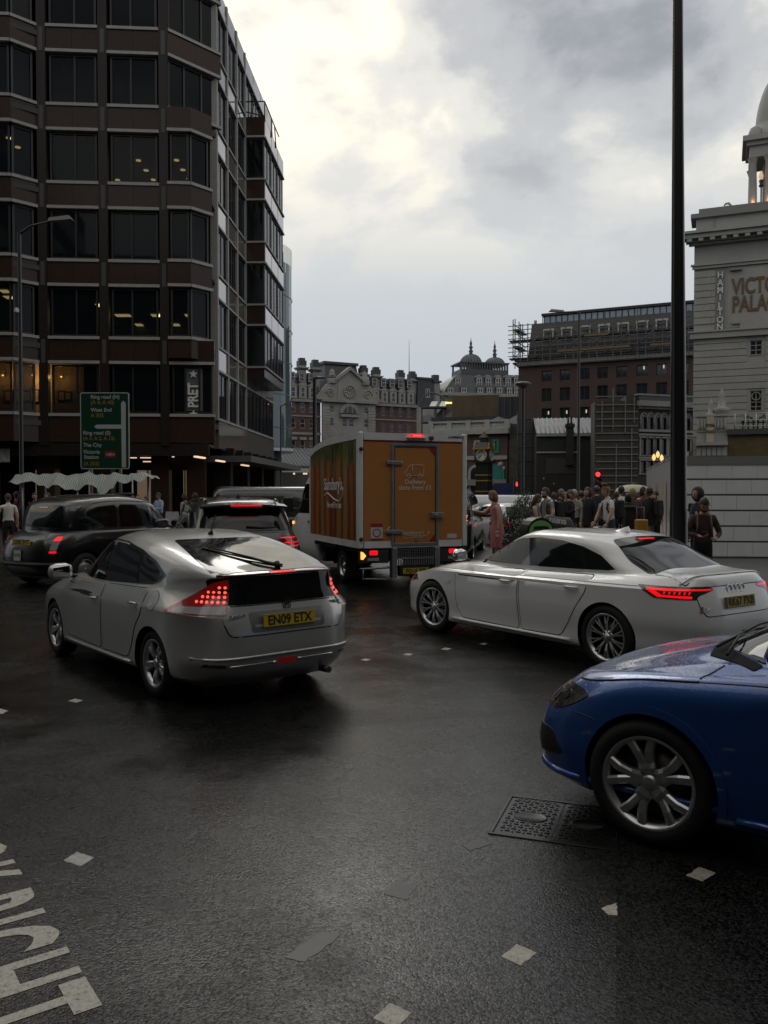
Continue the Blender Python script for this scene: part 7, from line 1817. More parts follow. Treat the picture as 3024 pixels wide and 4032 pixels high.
    sb.lathe([(.02, sz), (.16, sz+.06), (.21, sz+.24), (.19, sz+.42), (.10, sz+.52), (1e-4, sz+.55)], 14, M=Matrix.Translation((su+.02, -.6, 0)))
    sb.prism([(su+.20, sz+.20), (su+.28, sz+.22), (su+.2, sz+.12)], 'y', -.64, -.56)
    sb.tube([(su+.22, -.6, sz+.55), (su+.12, -.6, sz+.68), (su-.08, -.6, sz+.70), (su-.24, -.6, sz+.50), (su-.27, -.6, sz+.2)], [.05, .075, .085, .075, .04], 8)
    sb.build('helmeted_bust', ms, root)
    # street-level porch with balustrade, urns and lettered pier
    P0 = (2728, 1610); 
    pl = lbox('porch_body', A(2865, 1700, 3)[0], A(2742, 1700, 3)[0], .08, 3.0, 0, A(2800, 1700, 3)[1], ms, root)
    for (px, py, s) in ((2842, 1600, 1.0), (2800, 1625, .8)):
        u, z = A(px, py, 2.6); MB().lathe([(.25*s, z-1.4*s), (.18*s, z-.75*s), (.52*s, z-.35*s), (.56*s, z-.15*s), (.2*s, z), (.26*s, z+.25*s), (.1*s, z+.5*s), (.2*s, z+.75*s), (.08*s, z+1.0*s), (1e-4, z+1.3*s)], 14, M=Matrix.Translation((u, 2.6, 0))).build('urn_finial', ms, root)
    ur, zr = A(2800, 1610, 2.9)
    lbox('porch_parapet', A(2862, 1640, 3)[0], A(2745, 1640, 3)[0], 2.7, 3.06, A(2800, 1700, 3)[1], A(2800, 1640, 3)[1], ms, root)
    lbox('porch_rail', A(2864, 1640, 3)[0], A(2742, 1640, 3)[0], 2.62, 3.15, A(2800, 1640, 3)[1], A(2800, 1632, 3)[1], ms, root)
    for i in range(9): u = A(2750+13*i, 1660, 3)[0]; MB().lathe([(.07, A(2800, 1690, 3)[1]), (.12, A(2800, 1676, 3)[1]), (.06, A(2800, 1650, 3)[1])], 8, M=Matrix.Translation((u, 3.1, 0))).build('baluster', ms, root)
    lp = lbox('lettered_pier', A(2812, 1680, 3.2)[0], A(2782, 1680, 3.2)[0], 2.6, 3.2, A(2800, 1740, 3.2)[1], A(2800, 1640, 3.2)[1], mat('lit_cream_stone', (.40, .36, .28), .6), root)
    for (wd, py) in (('VICTORIA', 1675), ('PALACE', 1700)): text('pier_lettering', wd, .26, mgl, lp, frame(Vector((A(2797, py, 3.2)[0], 3.22, A(2797, py, 3.2)[1])), (-1, 0, 0), (0, 0, 1)), extrude=.01, bold=.01, xs=.5)
    for i in range(6): u = A(2752+20*i, 1780, 3)[0]; lbox('porch_bracket', u-.14, u+.14, 3.0, 3.35, A(2800, 1795, 3)[1], A(2800, 1755, 3)[1], ms, root)
    lbox('porch_cornice', A(2866, 1750, 3)[0], A(2738, 1750, 3)[0], 2.9, 3.6, A(2800, 1755, 3)[1], A(2800, 1742, 3)[1], ms, root)
    # brick terrace with white railing
    br = lbox('terrace_wall', A(3250, 1750, 3)[0], A(2866, 1750, 3)[0], .1, 3.0, 0, A(2900, 1712, 3)[1], mat('yellow_stock_brick', (.10, .068, .03), .85, noise=(2, .3), bump=(14, .4, .02)), root)
    lbox('terrace_coping', A(3250, 1700, 3)[0], A(2862, 1700, 3)[0], .0, 3.25, A(2900, 1712, 3)[1]+.003, A(2900, 1690, 3)[1], mat('dark_coping', (.05, .05, .052), .6), root)
    zr0 = A(2900, 1690, 3)[1]; mw = mat('white_rail_paint', (.45, .45, .44), .5)
    for z in (zr0+.2, zr0+.6, zr0+1.05): MB().tube([(A(2893, 1680, 2.9)[0], 2.9, z), (A(3250, 1680, 2.9)[0], 2.9, z)], .035, 6).build('terrace_rail', mw, root)
    for i in range(8): u = A(2893+42*i, 1680, 2.9)[0]; MB().tube([(u, 2.9, zr0), (u, 2.9, zr0+1.08)], .04, 6).build('rail_post', mw, root)
    for px in (2946, 3005):
        u, z = A(px, 1672, 2.2); b = MB()
        for k in range(3): b.tube([(u-.35+.35*k, 2.2, zr0), (u-.3+.3*k, 2.2, zr0+.55), (u-.2+.2*k, 2.2, zr0+.85)], .05, 5)
        b.tube([(u-.4, 2.2, zr0+.5), (u, 2.2, zr0+.95), (u+.4, 2.2, zr0+.5)], .05, 5); b.tube([(u-.45, 2.2, zr0+.48), (u+.45, 2.2, zr0+.48)], .05, 5); b.build('wrought_chair', M_wframe, root)
theatre()

# ---------------------------------------------------------------- site hoarding of pale blocks on the right
M_hoard = mat('pale_grey_board', (.80, .81, .81), .5, noise=(1.2, .08)); M_hgap = mat('dark_joint', (.13, .13, .13), .6)
def hoarding():
    root = thing('site_hoarding', 'pale grey panelled site hoarding with dark horizontal joints', 'hoarding')
    F = Fac(root, 2703, 21.6, -6); A = F.at
    uL, uR = 0., A(3300, 2000)[0]; zt = A(2720, 1797)[1]
    lbox('backing', uR, uL, -.12, -.02, 0, zt, M_hgap, root)
    z = .12; k = 0; rows = []
    hs = (zt-.25)/6.2
    for k in range(6):
        z0 = .14+k*hs; x = uL; j = 0; off = (.35, .1, .5, .0, .42, .2)[k]
        x = uL
        first = True
        while x > uR:
            w = .62 if not first else .62-off*.6
            first = False
            nx_ = max(uR, x-w); lbox('panel', nx_+.004, x-.004, -.02, .012, z0+.025, z0+hs-.02, M_hoard, root); x = nx_
    lbox('top_rail', uR, uL+.02, -.12, .03, zt-.22, zt, mat('grey_capping', (.22, .225, .23), .5), root); lbox('kick_board', uR, uL, -.02, .02, 0, .14, M_hgap, root)
    # return leg running away behind the crowd, printed with pale posters
    c0 = F.M @ Vector((0, -.06, 0)); e1 = D(2545, 1940, 40); d = (Vector((e1.x, e1.y, 0))-Vector((c0.x, c0.y, 0))); l = d.length; d.normalize()
    root2 = thing('printed_hoarding', 'long white hoarding printed with amber figures leading towards the lamps', 'hoarding')
    M = Matrix.Identity(4); n = Vector((0, 0, 1)).cross(d)
    for i in range(3): M[i][0], M[i][1], M[i][2], M[i][3] = d[i], n[i], (0, 0, 1)[i], (c0.x, c0.y, 0)[i]
    root2.matrix_world = M; mh = mat('glossy_white_board', (.66, .67, .67), .25, coat=.5)
    zz_ = zt+.12
    for i in range(8): lbox('board', l*i/8+.01, l*(i+1)/8-.01, -.06, .0, .05, zz_, mh, root2)
    lbox('backing_rail', 0, l, -.14, -.065, .05, zz_+.02, M_hgap, root2)
    mo = mat('amber_print', (.40, .20, .035), .4, noise=(2, .4)); mk = mat('dark_print', (.05, .04, .035), .4)
    for i, t in enumerate(np.linspace(.08, .95, 11)):
        x = l*t; w = .22; MB().prism([(x-w, .3), (x+w, .3), (x+w*.8, 1.2), (x+w*.9, 1.9), (x+.08, 2.15), (x-.08, 2.15), (x-w*.9, 1.85)], 'y', .0, .008).build('printed_figure', mo if i % 3 else mk, root2, recalc=True)
    for i in range(16): lbox('top_lamp', l*(i+.3)/16, l*(i+.3)/16+.35, -.02, .06, zz_+.03, zz_+.07, M_clear, root2)
hoarding()
# ---------------------------------------------------------------- pavements
M_pave = mat('wet_paving', (.075, .073, .07), .32, noise=(1.5, .3), bump=(25, .3, .01))
M_kerb = mat('granite_kerb', (.14, .138, .133), .5, noise=(4, .25))
def pavement(name, poly):
    o = MB().prism(poly, 'z', -.05, .12).build(name, M_pave, recalc=True); tag(o, kind='structure')
    n = len(poly)
    for i in range(n):
        a, b = Vector(poly[i]), Vector(poly[(i+1) % n]); d = (b-a)
        if d.length > 60: continue
        k = max(1, int(d.length/2.2)); t = d.normalized(); nn = Vector((-t.y, t.x))
        for j in range(k):
            p, q = a+d*j/k+t*.004, a+d*(j+1)/k-t*.004
            MB().prism([tuple(p-nn*.01), tuple(q-nn*.01), tuple(q+nn*.14), tuple(p+nn*.14)], 'z', 0, .126).build('kerb_stone', M_kerb, o, recalc=True)
pavement('pavement_right', [(4.75, 9.3), (30, 7), (30, 60), (11.5, 46), (4.4, 30), (2.0, 23.5), (2.3, 17), (2.9, 11.9)])
pavement('pavement_left', [(-60, 20.3), (-11.2, 20.8), (-7.0, 24.6), (-6.7, 34.0), (-5.4, 62.0), (-60, 62.0)])
# ================================================================ unseen blocks added behind and beside the view to shade the near traffic
def shade_block(name, label, x0, x1, y0, y1, ht, face, m):
    """plain unseen block added for shade; face 'y' looks towards +y, 'x' towards -x, 'X' towards +x"""
    root = thing(name, label, 'building', ((x0+x1)/2, (y0+y1)/2, 0))
    hx, hy = (x1-x0)/2, (y1-y0)/2
    lbox('mass', -hx, hx, -hy, hy, 0, ht, m, root)
    n = int(ht/3.6)
    for k in range(n):
        z = 1.0+k*3.6
        if face == 'y': lbox('window_band', -hx+.5, hx-.5, hy+.004, hy+.05, z, z+1.9, M_glasspane, root)
        elif face == 'z': lbox('window_band', -hx+.5, hx-.5, -hy-.05, -hy-.004, z, z+1.9, M_glasspane, root)
        elif face == 'x': lbox('window_band', -hx-.05, -hx-.004, -hy+.5, hy-.5, z, z+1.9, M_glasspane, root)
        else: lbox('window_band', hx+.004, hx+.05, -hy+.5, hy-.5, z, z+1.9, M_glasspane, root)
M_blk = mat('shade_block_cladding', (.055, .052, .05), .6, noise=(.3, .2))
shade_block('rear_shade_block', 'long dark unseen block added behind the crossing to shade the street', -45, 40, -34, -16, 27, 'y', M_blk)
shade_block('corner_shade_block', 'dark unseen corner block added past the painted lettering for shade', -46, -24, -15, 14, 30, 'X', M_blk)
shade_block('left_shade_block', 'dark unseen block added past the stall for shade and dark reflections', -75, -20.2, 33, 50, 26, 'z', M_blk)
shade_block('side_shade_block', 'dark unseen block added past the blue car for shade', 22, 42, -15, 8, 28, 'x', M_blk)

# ================================================================ lamp columns, signs, street furniture
M_col = mat('black_column_paint', (.010, .010, .011), .35, coat=.3)
def columns():
    r = thing('lamp_column', 'thick black lamp column rising behind the white saloon', 'lamp post', (3.88, 11.0, .12))
    MB().lathe([(.135, 0), (.135, .05), (.115, .08), (.112, 1.4), (.104, 1.5), (.100, 2.5), (.072, 6.5), (.060, 9.8), (.045, 11.0)], 24).build('shaft', M_col, r)
    MB().box(-.05, .05, -.118, -.108, .45, 1.0).build('access_door', M_col, r, bevel=.004)
    a = MB().tube([(0, 0, 10.9), (-.05, .4, 11.3), (-.1, 1.4, 11.5)], [.045, .04, .03], 8).build('arm', M_col, r); MB().box(-.25, .05, 1.2, 1.9, 11.42, 11.55).build('lamp_head', M_col, a, bevel=.03)
    r.rotation_euler = (0, R(-.55), 0)
    def street(px, Y, ytop, dx, rad, label, head=1.0, rise=.3, grp=None):
        b = D(px, 1940, Y); t = thing('street_lamp', label, 'lamp post', (b.x, Y, 0), 0, grp); z = D(px, ytop, Y).z
        MB().lathe([(rad*1.9, 0), (rad*1.9, 1.2), (rad*1.2, 1.35), (rad*.9, z)], 14).build('shaft', M_col, t)
        l = dx/FPX*Y
        a = MB().tube([(0, 0, z-.05), (l*.4, 0, z+rise*.6), (l, 0, z+rise)], [rad*.7, rad*.6, rad*.5], 8).build('arm', M_col, t)
        s = 1 if l > 0 else -1
        vs = [(l-s*.05, -.10, z+rise-.02), (l+s*head, -.16, z+rise+.02), (l+s*head, .16, z+rise+.02), (l-s*.05, .10, z+rise-.02), (l, -.06, z+rise+.10), (l+s*head*.85, -.10, z+rise+.16), (l+s*head*.85, .10, z+rise+.16), (l, .06, z+rise+.10)]
        MB().add(vs, [(0, 1, 2, 3), (4, 5, 6, 7), (0, 1, 5, 4), (1, 2, 6, 5), (2, 3, 7, 6), (3, 0, 4, 7)]).build('lamp_head', mat('grey_lantern', (.12, .12, .12), .4), a, recalc=True)
        return t
    t = street(86, 26, 915, 120, .058, 'tall lamp post with angled arm in front of the granite office', .72, .34)
    z = D(80, 1234, 26).z; MB().lathe([(.07, 0), (.07, .12), (1e-4, .16)], 10, M=Matrix.Translation((-.05, -.12, z))).build('camera_unit', M_greyal, t)
    street(2277, 52, 1228, -62, .075, 'tall lamp column with flat head before the brown brick office', .9, .0)
    street(1240, 46, 1487, 40, .11, 'dark lamp column rising behind the delivery van cab', .6, .0)
    street(1106, 55, 1598, 14, .05, 'slim lamp post at the foot of the glass tower', .5, .05)
    p = D(2060, 1512, 45); t = thing('disc_lamp', 'lamp post topped by a flat saucer lantern', 'lamp post', (p.x, 45, 0))
    MB().lathe([(.16, 0), (.16, 1.2), (.10, 1.4), (.075, p.z-.1)], 14).build('shaft', M_col, t)
    MB().lathe([(.08, p.z-.25), (.2, p.z-.18), (.44, p.z-.02), (.44, p.z+.03), (.25, p.z+.11), (1e-4, p.z+.14)], 24).build('saucer', mat('grey_lantern'), t)
    # triple globe lamp
    p = D(2590, 1797, 43); t = thing('globe_lamp', 'triple-globe ornamental lamp glowing amber above the hoarding', 'lamp post', (p.x, 43, 0))
    MB().lathe([(.18, 0), (.12, .6), (.06, 1.0), (.05, p.z-.5)], 12).build('shaft', M_col, t)
    for i, (dx, dz) in enumerate(((-.20, -.05), (0, .10), (.20, -.08))):
        a = MB().tube([(0, 0, p.z-.55), (dx*.9, 0, p.z-.45+dz), (dx, 0, p.z-.22+dz)], .025, 6).build('arm', M_col, t)
        MB().lathe([(.04, -.16), (.10, -.05), (.08, .07), (.03, .15), (1e-4, .19)], 12, M=Matrix.Translation((dx, 0, p.z+dz))).build('globe', mat('lit_amber_globe', (.8, .5, .2), .5, emit=(1, .60, .22), estr=1.1), a)
    # signals
    p = D(2350, 1868, 38); t = thing('traffic_signal', 'traffic signal showing red above the waiting crowd', 'traffic light', (p.x, 38, 0))
    MB().lathe([(.06, 0), (.057, p.z-.2)], 12).build('post', M_col, t)
    h_ = MB().box(-.15, .15, -.20, .0, p.z-.78, p.z+.20).build('signal_head', M_black, t, bevel=.02)
    for k, (mm, nm) in enumerate(((mat('lit_signal_red', (.5, .02, .02), .3, emit=(1, .05, .04), estr=1.5), 'red_lens'), (M_reddk, 'amber_lens'), (M_black, 'green_lens'))):
        MB().lathe([(.11, .0), (1e-4, .04)], 20, M=frame(Vector((0, -.205, p.z-.31*k)), (1, 0, 0), (0, 0, 1))).build(nm, mm, h_)
        MB().lathe([(.155, 0), (.16, .14)], 16, a0=0, a1=math.pi, M=frame(Vector((0, -.20, p.z-.31*k)), (1, 0, 0), (0, 0, 1))).build('visor', M_black, h_)
    p = D(2032, 1906, 44); t = thing('pedestrian_signal', 'pedestrian signal with lit red standing figure', 'traffic light', (p.x, 44, 0))
    MB().lathe([(.055, 0), (.055, p.z+.4)], 10).build('post', M_col, t); h_ = MB().box(-.16, .16, -.22, -.04, p.z-.45, p.z+.18).build('signal_head', M_black, t)
    MB().prism([(-.04, -.12), (.04, -.12), (.06, .02), (.03, .07), (.03, .12), (-.03, .12), (-.03, .07), (-.06, .02)], 'y', -.235, -.222, M=Matrix.Translation((0, 0, p.z))).build('red_figure', mat('lit_signal_red'), h_, recalc=True)
columns()
def road_sign():
    Y = 26.6; a = D(315, 1545, Y); b = D(510, 1847, Y); w, h_ = b.x-a.x, a.z-b.z; cx, cz = (a.x+b.x)/2, (a.z+b.z)/2
    t = thing('direction_sign', 'green and white road direction sign with arrows on twin posts', 'road sign', (cx, Y, 0))
    for x in (-w*.3, w*.3): MB().tube([(x, .08, .12), (x, .08, cz+h_*.45)], .05, 10).build('post', M_greyal, t)
    mw = mat('reflective_white', (.40, .42, .40), .4); my = mat('sign_yellow', (.30, .17, .012), .4)
    pl = MB().prism([(x, z+cz) for x, z in rounded([(-w/2, -h_/2), (w/2, -h_/2), (w/2, h_/2), (-w/2, h_/2)], .08)], 'y', -.0, .03).build('border', mw, t, recalc=True)
    MB().prism([(x, z+cz) for x, z in rounded([(-w/2+.03, -h_/2+.03), (w/2-.03, -h_/2+.03), (w/2-.03, h_/2-.03), (-w/2+.03, h_/2-.03)], .06)], 'y', -.004, .0).build('green_face', mat('sign_green', (.004, .038, .022), .35), pl, recalc=True)
    def P(cx_, cy_): return ((cx_-437)/(700-437)-.5)*w, ((1100-cy_)/(1305-890))*h_+cz-.005
    def tx(s, x, y, size, mm): 
        X, Z = P(x, y); text('sign_lettering', s, size, mm, pl, frame(Vector((X, -.006, Z)), (1, 0, 0), (0, 0, 1)), extrude=.001, align='LEFT', bold=.003)
    for (s, x, y, mm) in (('Ring road (N)', 494, 917, mw), ('(A 4, A 40)', 494, 947, my), ('West End', 494, 987, mw), ('A 302', 494, 1017, my), ('Ring road (S)', 452, 1111, mw), ('(A 3, A 2, A 13)', 452, 1141, my), ('The City', 452, 1177, mw), ('Victoria', 452, 1214, mw), ('Station', 456, 1242, mw), ('(A 202)', 452, 1278, my)):
        tx(s, x, y, .165 if 'A 3, A' not in s else .155, mm)
    ar = MB(); q = lambda pts: [P(*p) for p in pts]
    ar.prism(q([(659, 1298), (682, 1298), (682, 950), (669, 936), (657, 950)]), 'y', -.008, -.004)
    ar.prism(q([(659, 1066), (526, 1066), (511, 1077), (526, 1088), (659, 1088)]), 'y', -.0085, -.0042)
    ar.build('arrow', mw, pl, recalc=True)
    X0, Z0 = P(568, 1247); X1, Z1 = P(628, 1208); rb = MB().box(X0, X1, -.0075, -.004, Z0, Z1).build('rail_symbol', mat('sign_red', (.20, .012, .02), .4), pl)
    d = MB(); cz_ = (Z0+Z1)/2; w2 = X1-X0
    for z in (.018, -.018): d.prism([(X0+w2*.1, cz_+z-.008), (X1-w2*.1, cz_+z-.008), (X1-w2*.1, cz_+z+.008), (X0+w2*.1, cz_+z+.008)], 'y', -.010, -.0074)
    d.prism([(X0+w2*.38, cz_+.055), (X0+w2*.48, cz_+.055), (X0+w2*.72, cz_+.018), (X0+w2*.62, cz_+.018)], 'y', -.0105, -.0076); d.prism([(X0+w2*.62, cz_+.018), (X0+w2*.72, cz_+.018), (X0+w2*.38, cz_-.018), (X0+w2*.28, cz_-.018)], 'y', -.011, -.0078); d.prism([(X0+w2*.28, cz_-.018), (X0+w2*.38, cz_-.018), (X0+w2*.62, cz_-.055), (X0+w2*.52, cz_-.055)], 'y', -.0115, -.008)
    d.build('rail_arrows', mw, rb, recalc=True)
road_sign()
def stall():
    Y = 23.3; a = D(40, 1862, Y); b = D(560, 1930, Y); w = b.x-a.x; cx = (a.x+b.x)/2
    t = thing('market_stall', 'street stall under a sagging striped white tarpaulin', 'stall', (cx, Y+.9, .12))
    zt = D(300, 1865, Y).z-.12
    m = bpy.data.materials.new('striped_tarpaulin'); m.use_nodes = True; nt = m.node_tree; bs = nt.nodes['Principled BSDF']; bs.inputs['Roughness'].default_value = .45
    wv = N(nt.nodes, 'ShaderNodeTexWave'); wv.inputs['Scale'].default_value = 5.5; wv.bands_direction = 'X'; tc = nt.nodes.new('ShaderNodeTexCoord'); nt.links.new(tc.outputs['Object'], wv.inputs['Vector'])
    cr_ = N(nt.nodes, 'ShaderNodeValToRGB'); cr_.color_ramp.interpolation = 'CONSTANT'; cr_.color_ramp.elements[0].color = (.34, .35, .33, 1); cr_.color_ramp.elements[1].position = .6; cr_.color_ramp.elements[1].color = (.16, .20, .17, 1)
    nt.links.new(wv.outputs['Color'], cr_.inputs[0]); nt.links.new(cr_.outputs[0], bs.inputs['Base Color'])
    n, k = 44, 14; vs = []; fs = []; r_ = random.Random(5)
    ph = [r_.uniform(0, 6) for _ in range(8)]
    for j in range(k+1):
        for i in range(n+1):
            u, v = i/n, j/k; x = -w/2+w*u; y = -.95+1.9*v
            z = zt-.10*abs(u-.4)*1.5+.05*math.sin(9*u+ph[0])*math.sin(3*v+ph[1])+.03*math.sin(27*u+5*v+ph[2])+.025*math.sin(57*u+9*v)+.02*math.sin(83*u-17*v)
            if j < 3: z -= (3-j)*.11*(.8+.25*math.sin(5*u+ph[3])+.12*math.sin(31*u+ph[5]+j)+(.7 if .66 < u < .80 else 0)); y += (3-j)*.05*math.sin(17*u+ph[4])
            if u > .86: z += .10*math.sin((u-.86)/.14*math.pi)
            vs.append((x, y, z))
    for j in range(k):
        for i in range(n): q = j*(n+1)+i; fs.append((q, q+1, q+n+2, q+n+1))
    tp = MB().add(vs, fs, 0, True).build('tarpaulin', m, t)
    for x in (-w/2+.3, w/2-.3, 0):
        for y in (-.8, .8): MB().tube([(x, y, 0), (x, y, zt-.05)], .025, 8).build('post', M_greyal, t)
    MB().box(-w/2+.35, w/2-.5, -.6, .7, .0, .85).build('counter', M_black, t)
    r2 = random.Random(3); cols = [(.12, .03, .03), (.05, .05, .06), (.16, .15, .13), (.03, .05, .09), (.10, .02, .04)]
    for i in range(12):
        x = -w/2+.5+(w-1.2)*i/11; h_ = r2.uniform(.15, .45); c = cols[i % 5]
        MB().box(x-.14, x+.14, -.5, .1, .853, .853+h_).build('goods_box', mat('goods_%d' % (i % 5), c, .7), t, bevel=.015)
    MB().box(w/2-1.5, w/2-.75, -.86, -.84, zt-.95, zt-.55).build('price_board', mat('white_board', (.40, .40, .38), .6, noise=(14, .3)), t)
stall()
def clock_tower():
    p = D(1906, 1940, 86); t = thing('miniature_clock_tower', 'black and gilt miniature clock tower with pointed roof', 'clock tower', (p.x, 86, 0), R(-28))
    Z = lambda y: D(1906, y, 86).z
    mk = mat('black_gilt_paint', (.014, .013, .012), .35); mg = mat('old_gold', (.42, .27, .07), .4, .7)
    lbox('plinth', -1.0, 1.0, -1.0, 1.0, 0, 1.2, mk, t)
    sh = lbox('shaft', -.66, .66, -.66, .66, 1.2, Z(1822), mk, t)
    for z in (Z(1935), Z(1893), Z(1871)): lbox('gilt_band', -.72, .72, -.72, .72, z-.06, z+.06, mg, sh)
    for x in (-.6, -.2, .2, .6): lbox('shaft_rib', x-.05, x+.05, -.70, -.661, 1.2, Z(1826), mk, sh)
    hd = lbox('clock_stage', -.78, .78, -.78, .78, Z(1820), Z(1768), mk, t)
    for z in (Z(1820), Z(1768)): lbox('stage_cornice', -.92, .92, -.92, .92, z-.08, z+.08, mg if z > Z(1800) else mk, hd)
    zc = (Z(1820)+Z(1768))/2
    for M in (frame(Vector((0, -.79, zc)), (1, 0, 0), (0, 0, 1)), frame(Vector((.79, 0, zc)), (0, 1, 0), (0, 0, 1)), frame(Vector((-.79, 0, zc)), (0, -1, 0), (0, 0, 1))):
        f = MB().lathe([(.60, 0), (.60, .05), (.52, .06), (.52, .03), (1e-4, .04)], 28, M=M).build('clock_face', mat('white_clock_face', (.34, .33, .30), .5), hd)
        d = MB()
        for i in range(12): d.box(.38, .48, -.025, .025, .045, .055, M=M @ Matrix.Rotation(i*math.pi/6, 4, 'Z'))
        tag(d.build('hour_marks', mk, f), kind='stuff')
        for (a, l) in ((R(-125), .30), (R(-140), .44)): MB().box(0, l, -.025, .025, .06, .07, M=M @ Matrix.Rotation(a, 4, 'Z')).build('clock_hand', mk, f)
    rf = MB().add([(-.85, -.85, Z(1766)), (.85, -.85, Z(1766)), (.85, .85, Z(1766)), (-.85, .85, Z(1766)), (-.42, -.42, Z(1742)), (.42, -.42, Z(1742)), (.42, .42, Z(1742)), (-.42, .42, Z(1742))], [(0, 1, 5, 4), (1, 2, 6, 5), (2, 3, 7, 6), (3, 0, 4, 7), (4, 5, 6, 7)]).build('lower_roof', mk, t)
    for x in (-.8, .8):
        for y in (-.8, .8): MB().lathe([(.10, Z(1766)), (.05, Z(1756)), (.09, Z(1752)), (1e-4, Z(1744))], 8, M=Matrix.Translation((x, y, 0))).build('gilt_finial', mg, rf)
    lbox('lantern', -.34, .34, -.34, .34, Z(1742), Z(1724), mk, t)
    MB().add([(-.46, -.46, Z(1724)), (.46, -.46, Z(1724)), (.46, .46, Z(1724)), (-.46, .46, Z(1724)), (0, 0, Z(1700))], [(0, 1, 4), (1, 2, 4), (2, 3, 4), (3, 0, 4)]).build('spire_roof', mk, t)
    MB().lathe([(.08, Z(1703)), (.12, Z(1698)), (.03, Z(1690)), (.015, Z(1664))], 8).build('finial', mg, t)
clock_tower()
def bins_and_bags():
    mk = mat('black_bin_plastic', (.015, .015, .016), .4)
    p = D(2114, 2040, 18.6); t = thing('recycling_bin', 'round-topped black litter bin with green recycling panel', 'bin', (p.x, 18.6, .12), R(8)); z = p.z-.12
    sec = [(-.30, .0), (.30, 0), (.32, z-.32)]+[(.32*math.cos(a), z-.32+.34*math.sin(a)) for a in np.linspace(.2, math.pi-.2, 9)]+[(-.32, z-.32)]
    MB().prism(sec, 'y', -.28, .28).build('bin_body', mk, t, recalc=True)
    pn = [(-.27, z-.42), (.27, z-.42), (.27, z-.30)]+[(.27*math.cos(a), z-.30+.26*math.sin(a)) for a in np.linspace(.2, math.pi-.2, 9)]+[(-.27, z-.30)]
    g = MB().prism(pn, 'y', -.30, -.281).build('green_panel', mat('recycling_green', (.16, .42, .10), .45), t, recalc=True)
    MB().prism([(-.17, z-.25), (-.09, z-.235), (0, z-.25), (.09, z-.235), (.17, z-.25), (.17, z-.18), (.09, z-.165), (-.09, z-.165), (-.17, z-.18)], 'y', -.306, -.3005).build('slot', M_black, g, recalc=True)
    MB().box(-.27, .27, -.304, -.3005, z-.42, z-.36).build('blue_strip', mat('strip_blue', (.03, .10, .16), .5), g); MB().box(-.27, .27, -.3035, -.3002, z-.475, z-.425).build('red_strip', mat('strip_red', (.25, .03, .03), .5), g)
    p = D(2196, 2055, 18.9); t = thing('pushchair_bag', 'bulky black padded travel bag with pale lettering', 'bag', (p.x, 18.9, .12), R(3))
    n = 9; vs = []; fs = []
    for i in range(n):
        u = i/(n-1); x = -.36+.72*u; s = (1-abs(2*u-1)**4)**.5*.5+.5 if 0 < i < n-1 else .55
        for k in range(14):
            a = 2*math.pi*k/14; vs.append((x, .26*s*math.cos(a)*1.0, .70+(.66*s*math.sin(a) if math.sin(a) < 0 else .48*s*math.sin(a))+.05*math.sin(5*u+a)))
    for i in range(n-1):
        for k in range(14): fs.append((i*14+k, i*14+(k+1) % 14, (i+1)*14+(k+1) % 14, (i+1)*14+k))
    fs += [tuple(range(14)), tuple(range((n-1)*14, n*14))]
    MB().add(vs, fs, 0, True).build('padded_shell', mat('black_nylon', (.012, .012, .013), .6), t, recalc=True)
    text('lettering', 'nuna', .20, mat('white_window_vinyl'), t, Matrix.Translation((-.06, -.25, 1.06)) @ Matrix.Rotation(R(90), 4, 'X') @ Matrix.Rotation(R(-8), 4, 'Z'), extrude=.012, bold=.006)
    for x in (-.25, .25): MB().tube([(x, -.1, 0), (x, -.1, .1)], .05, 8).build('wheel_foot', mk, t)
    p = D(2525, 2060, 21.0); t = thing('yellow_suitcase', 'upright yellow hard-shell suitcase among the crowd', 'suitcase', (p.x, 21.0, .12)); z = D(2525, 2045, 21).z-.12
    MB().box(-.14, .14, -.13, .13, .06, z).build('shell', mat('yellow_shell', (.42, .22, .03), .4), t, bevel=.03)
    for k in range(4): MB().box(-.13+.075*k, -.11+.075*k, -.138, -.12, .12, z-.06).build('shell_rib', mat('yellow_shell'), t)
    MB().tube([(-.09, .08, z-.02), (-.09, .08, z+.30), (.09, .08, z+.30), (.09, .08, z-.02)], .012, 6).build('handle', M_greyal, t)
    for x in (-.1, .1): MB().lathe([(.03, -.02), (.03, .02)], 10, M=Matrix.Translation((x, -.08, .03)) @ Matrix.Rotation(math.pi/2, 4, 'Y')).build('castor', mk, t)
    p = D(2362, 2060, 19.4); t = thing('pushchair', 'folding pushchair with black and white striped hood', 'pushchair', (p.x, 19.4, .12)); t.scale = (.8, .8, .8)
    hs = MB()
    for i in range(8):
        a0, a1 = math.pi*i/8, math.pi*(i+1)/8
        hs.add([(.25*math.cos(a)*1.0, y, .82+.32*math.sin(a)) for a in (a0, a1) for y in (-.24, .24)], [(0, 1, 3, 2)], i % 2, True)
        for y in (-.24, .24): hs.add([(.25*math.cos(a0), y, .82+.32*math.sin(a0)), (.25*math.cos(a1), y, .82+.32*math.sin(a1)), (0, y, .82)], [(0, 1, 2)], i % 2)
    hs.build('hood', [mat('black_nylon'), mat('white_stripe', (.42, .42, .40), .7)], t)
    MB().box(-.26, .28, -.22, .22, .40, .52).build('seat', mat('black_nylon'), t, bevel=.04); MB().box(.16, .28, -.22, .22, .52, .86).build('backrest', mat('black_nylon'), t, bevel=.03)
    fr = MB()
    for y in (-.25, .25): fr.tube([(-.40, y, .10), (.15, y, .62), (.46, y, 1.0)], .014, 6); fr.tube([(.38, y, .10), (-.1, y, .55)], .014, 6)
    fr.tube([(.46, -.25, 1.0), (.46, .25, 1.0)], .016, 6); fr.build('frame', M_greyal, t)
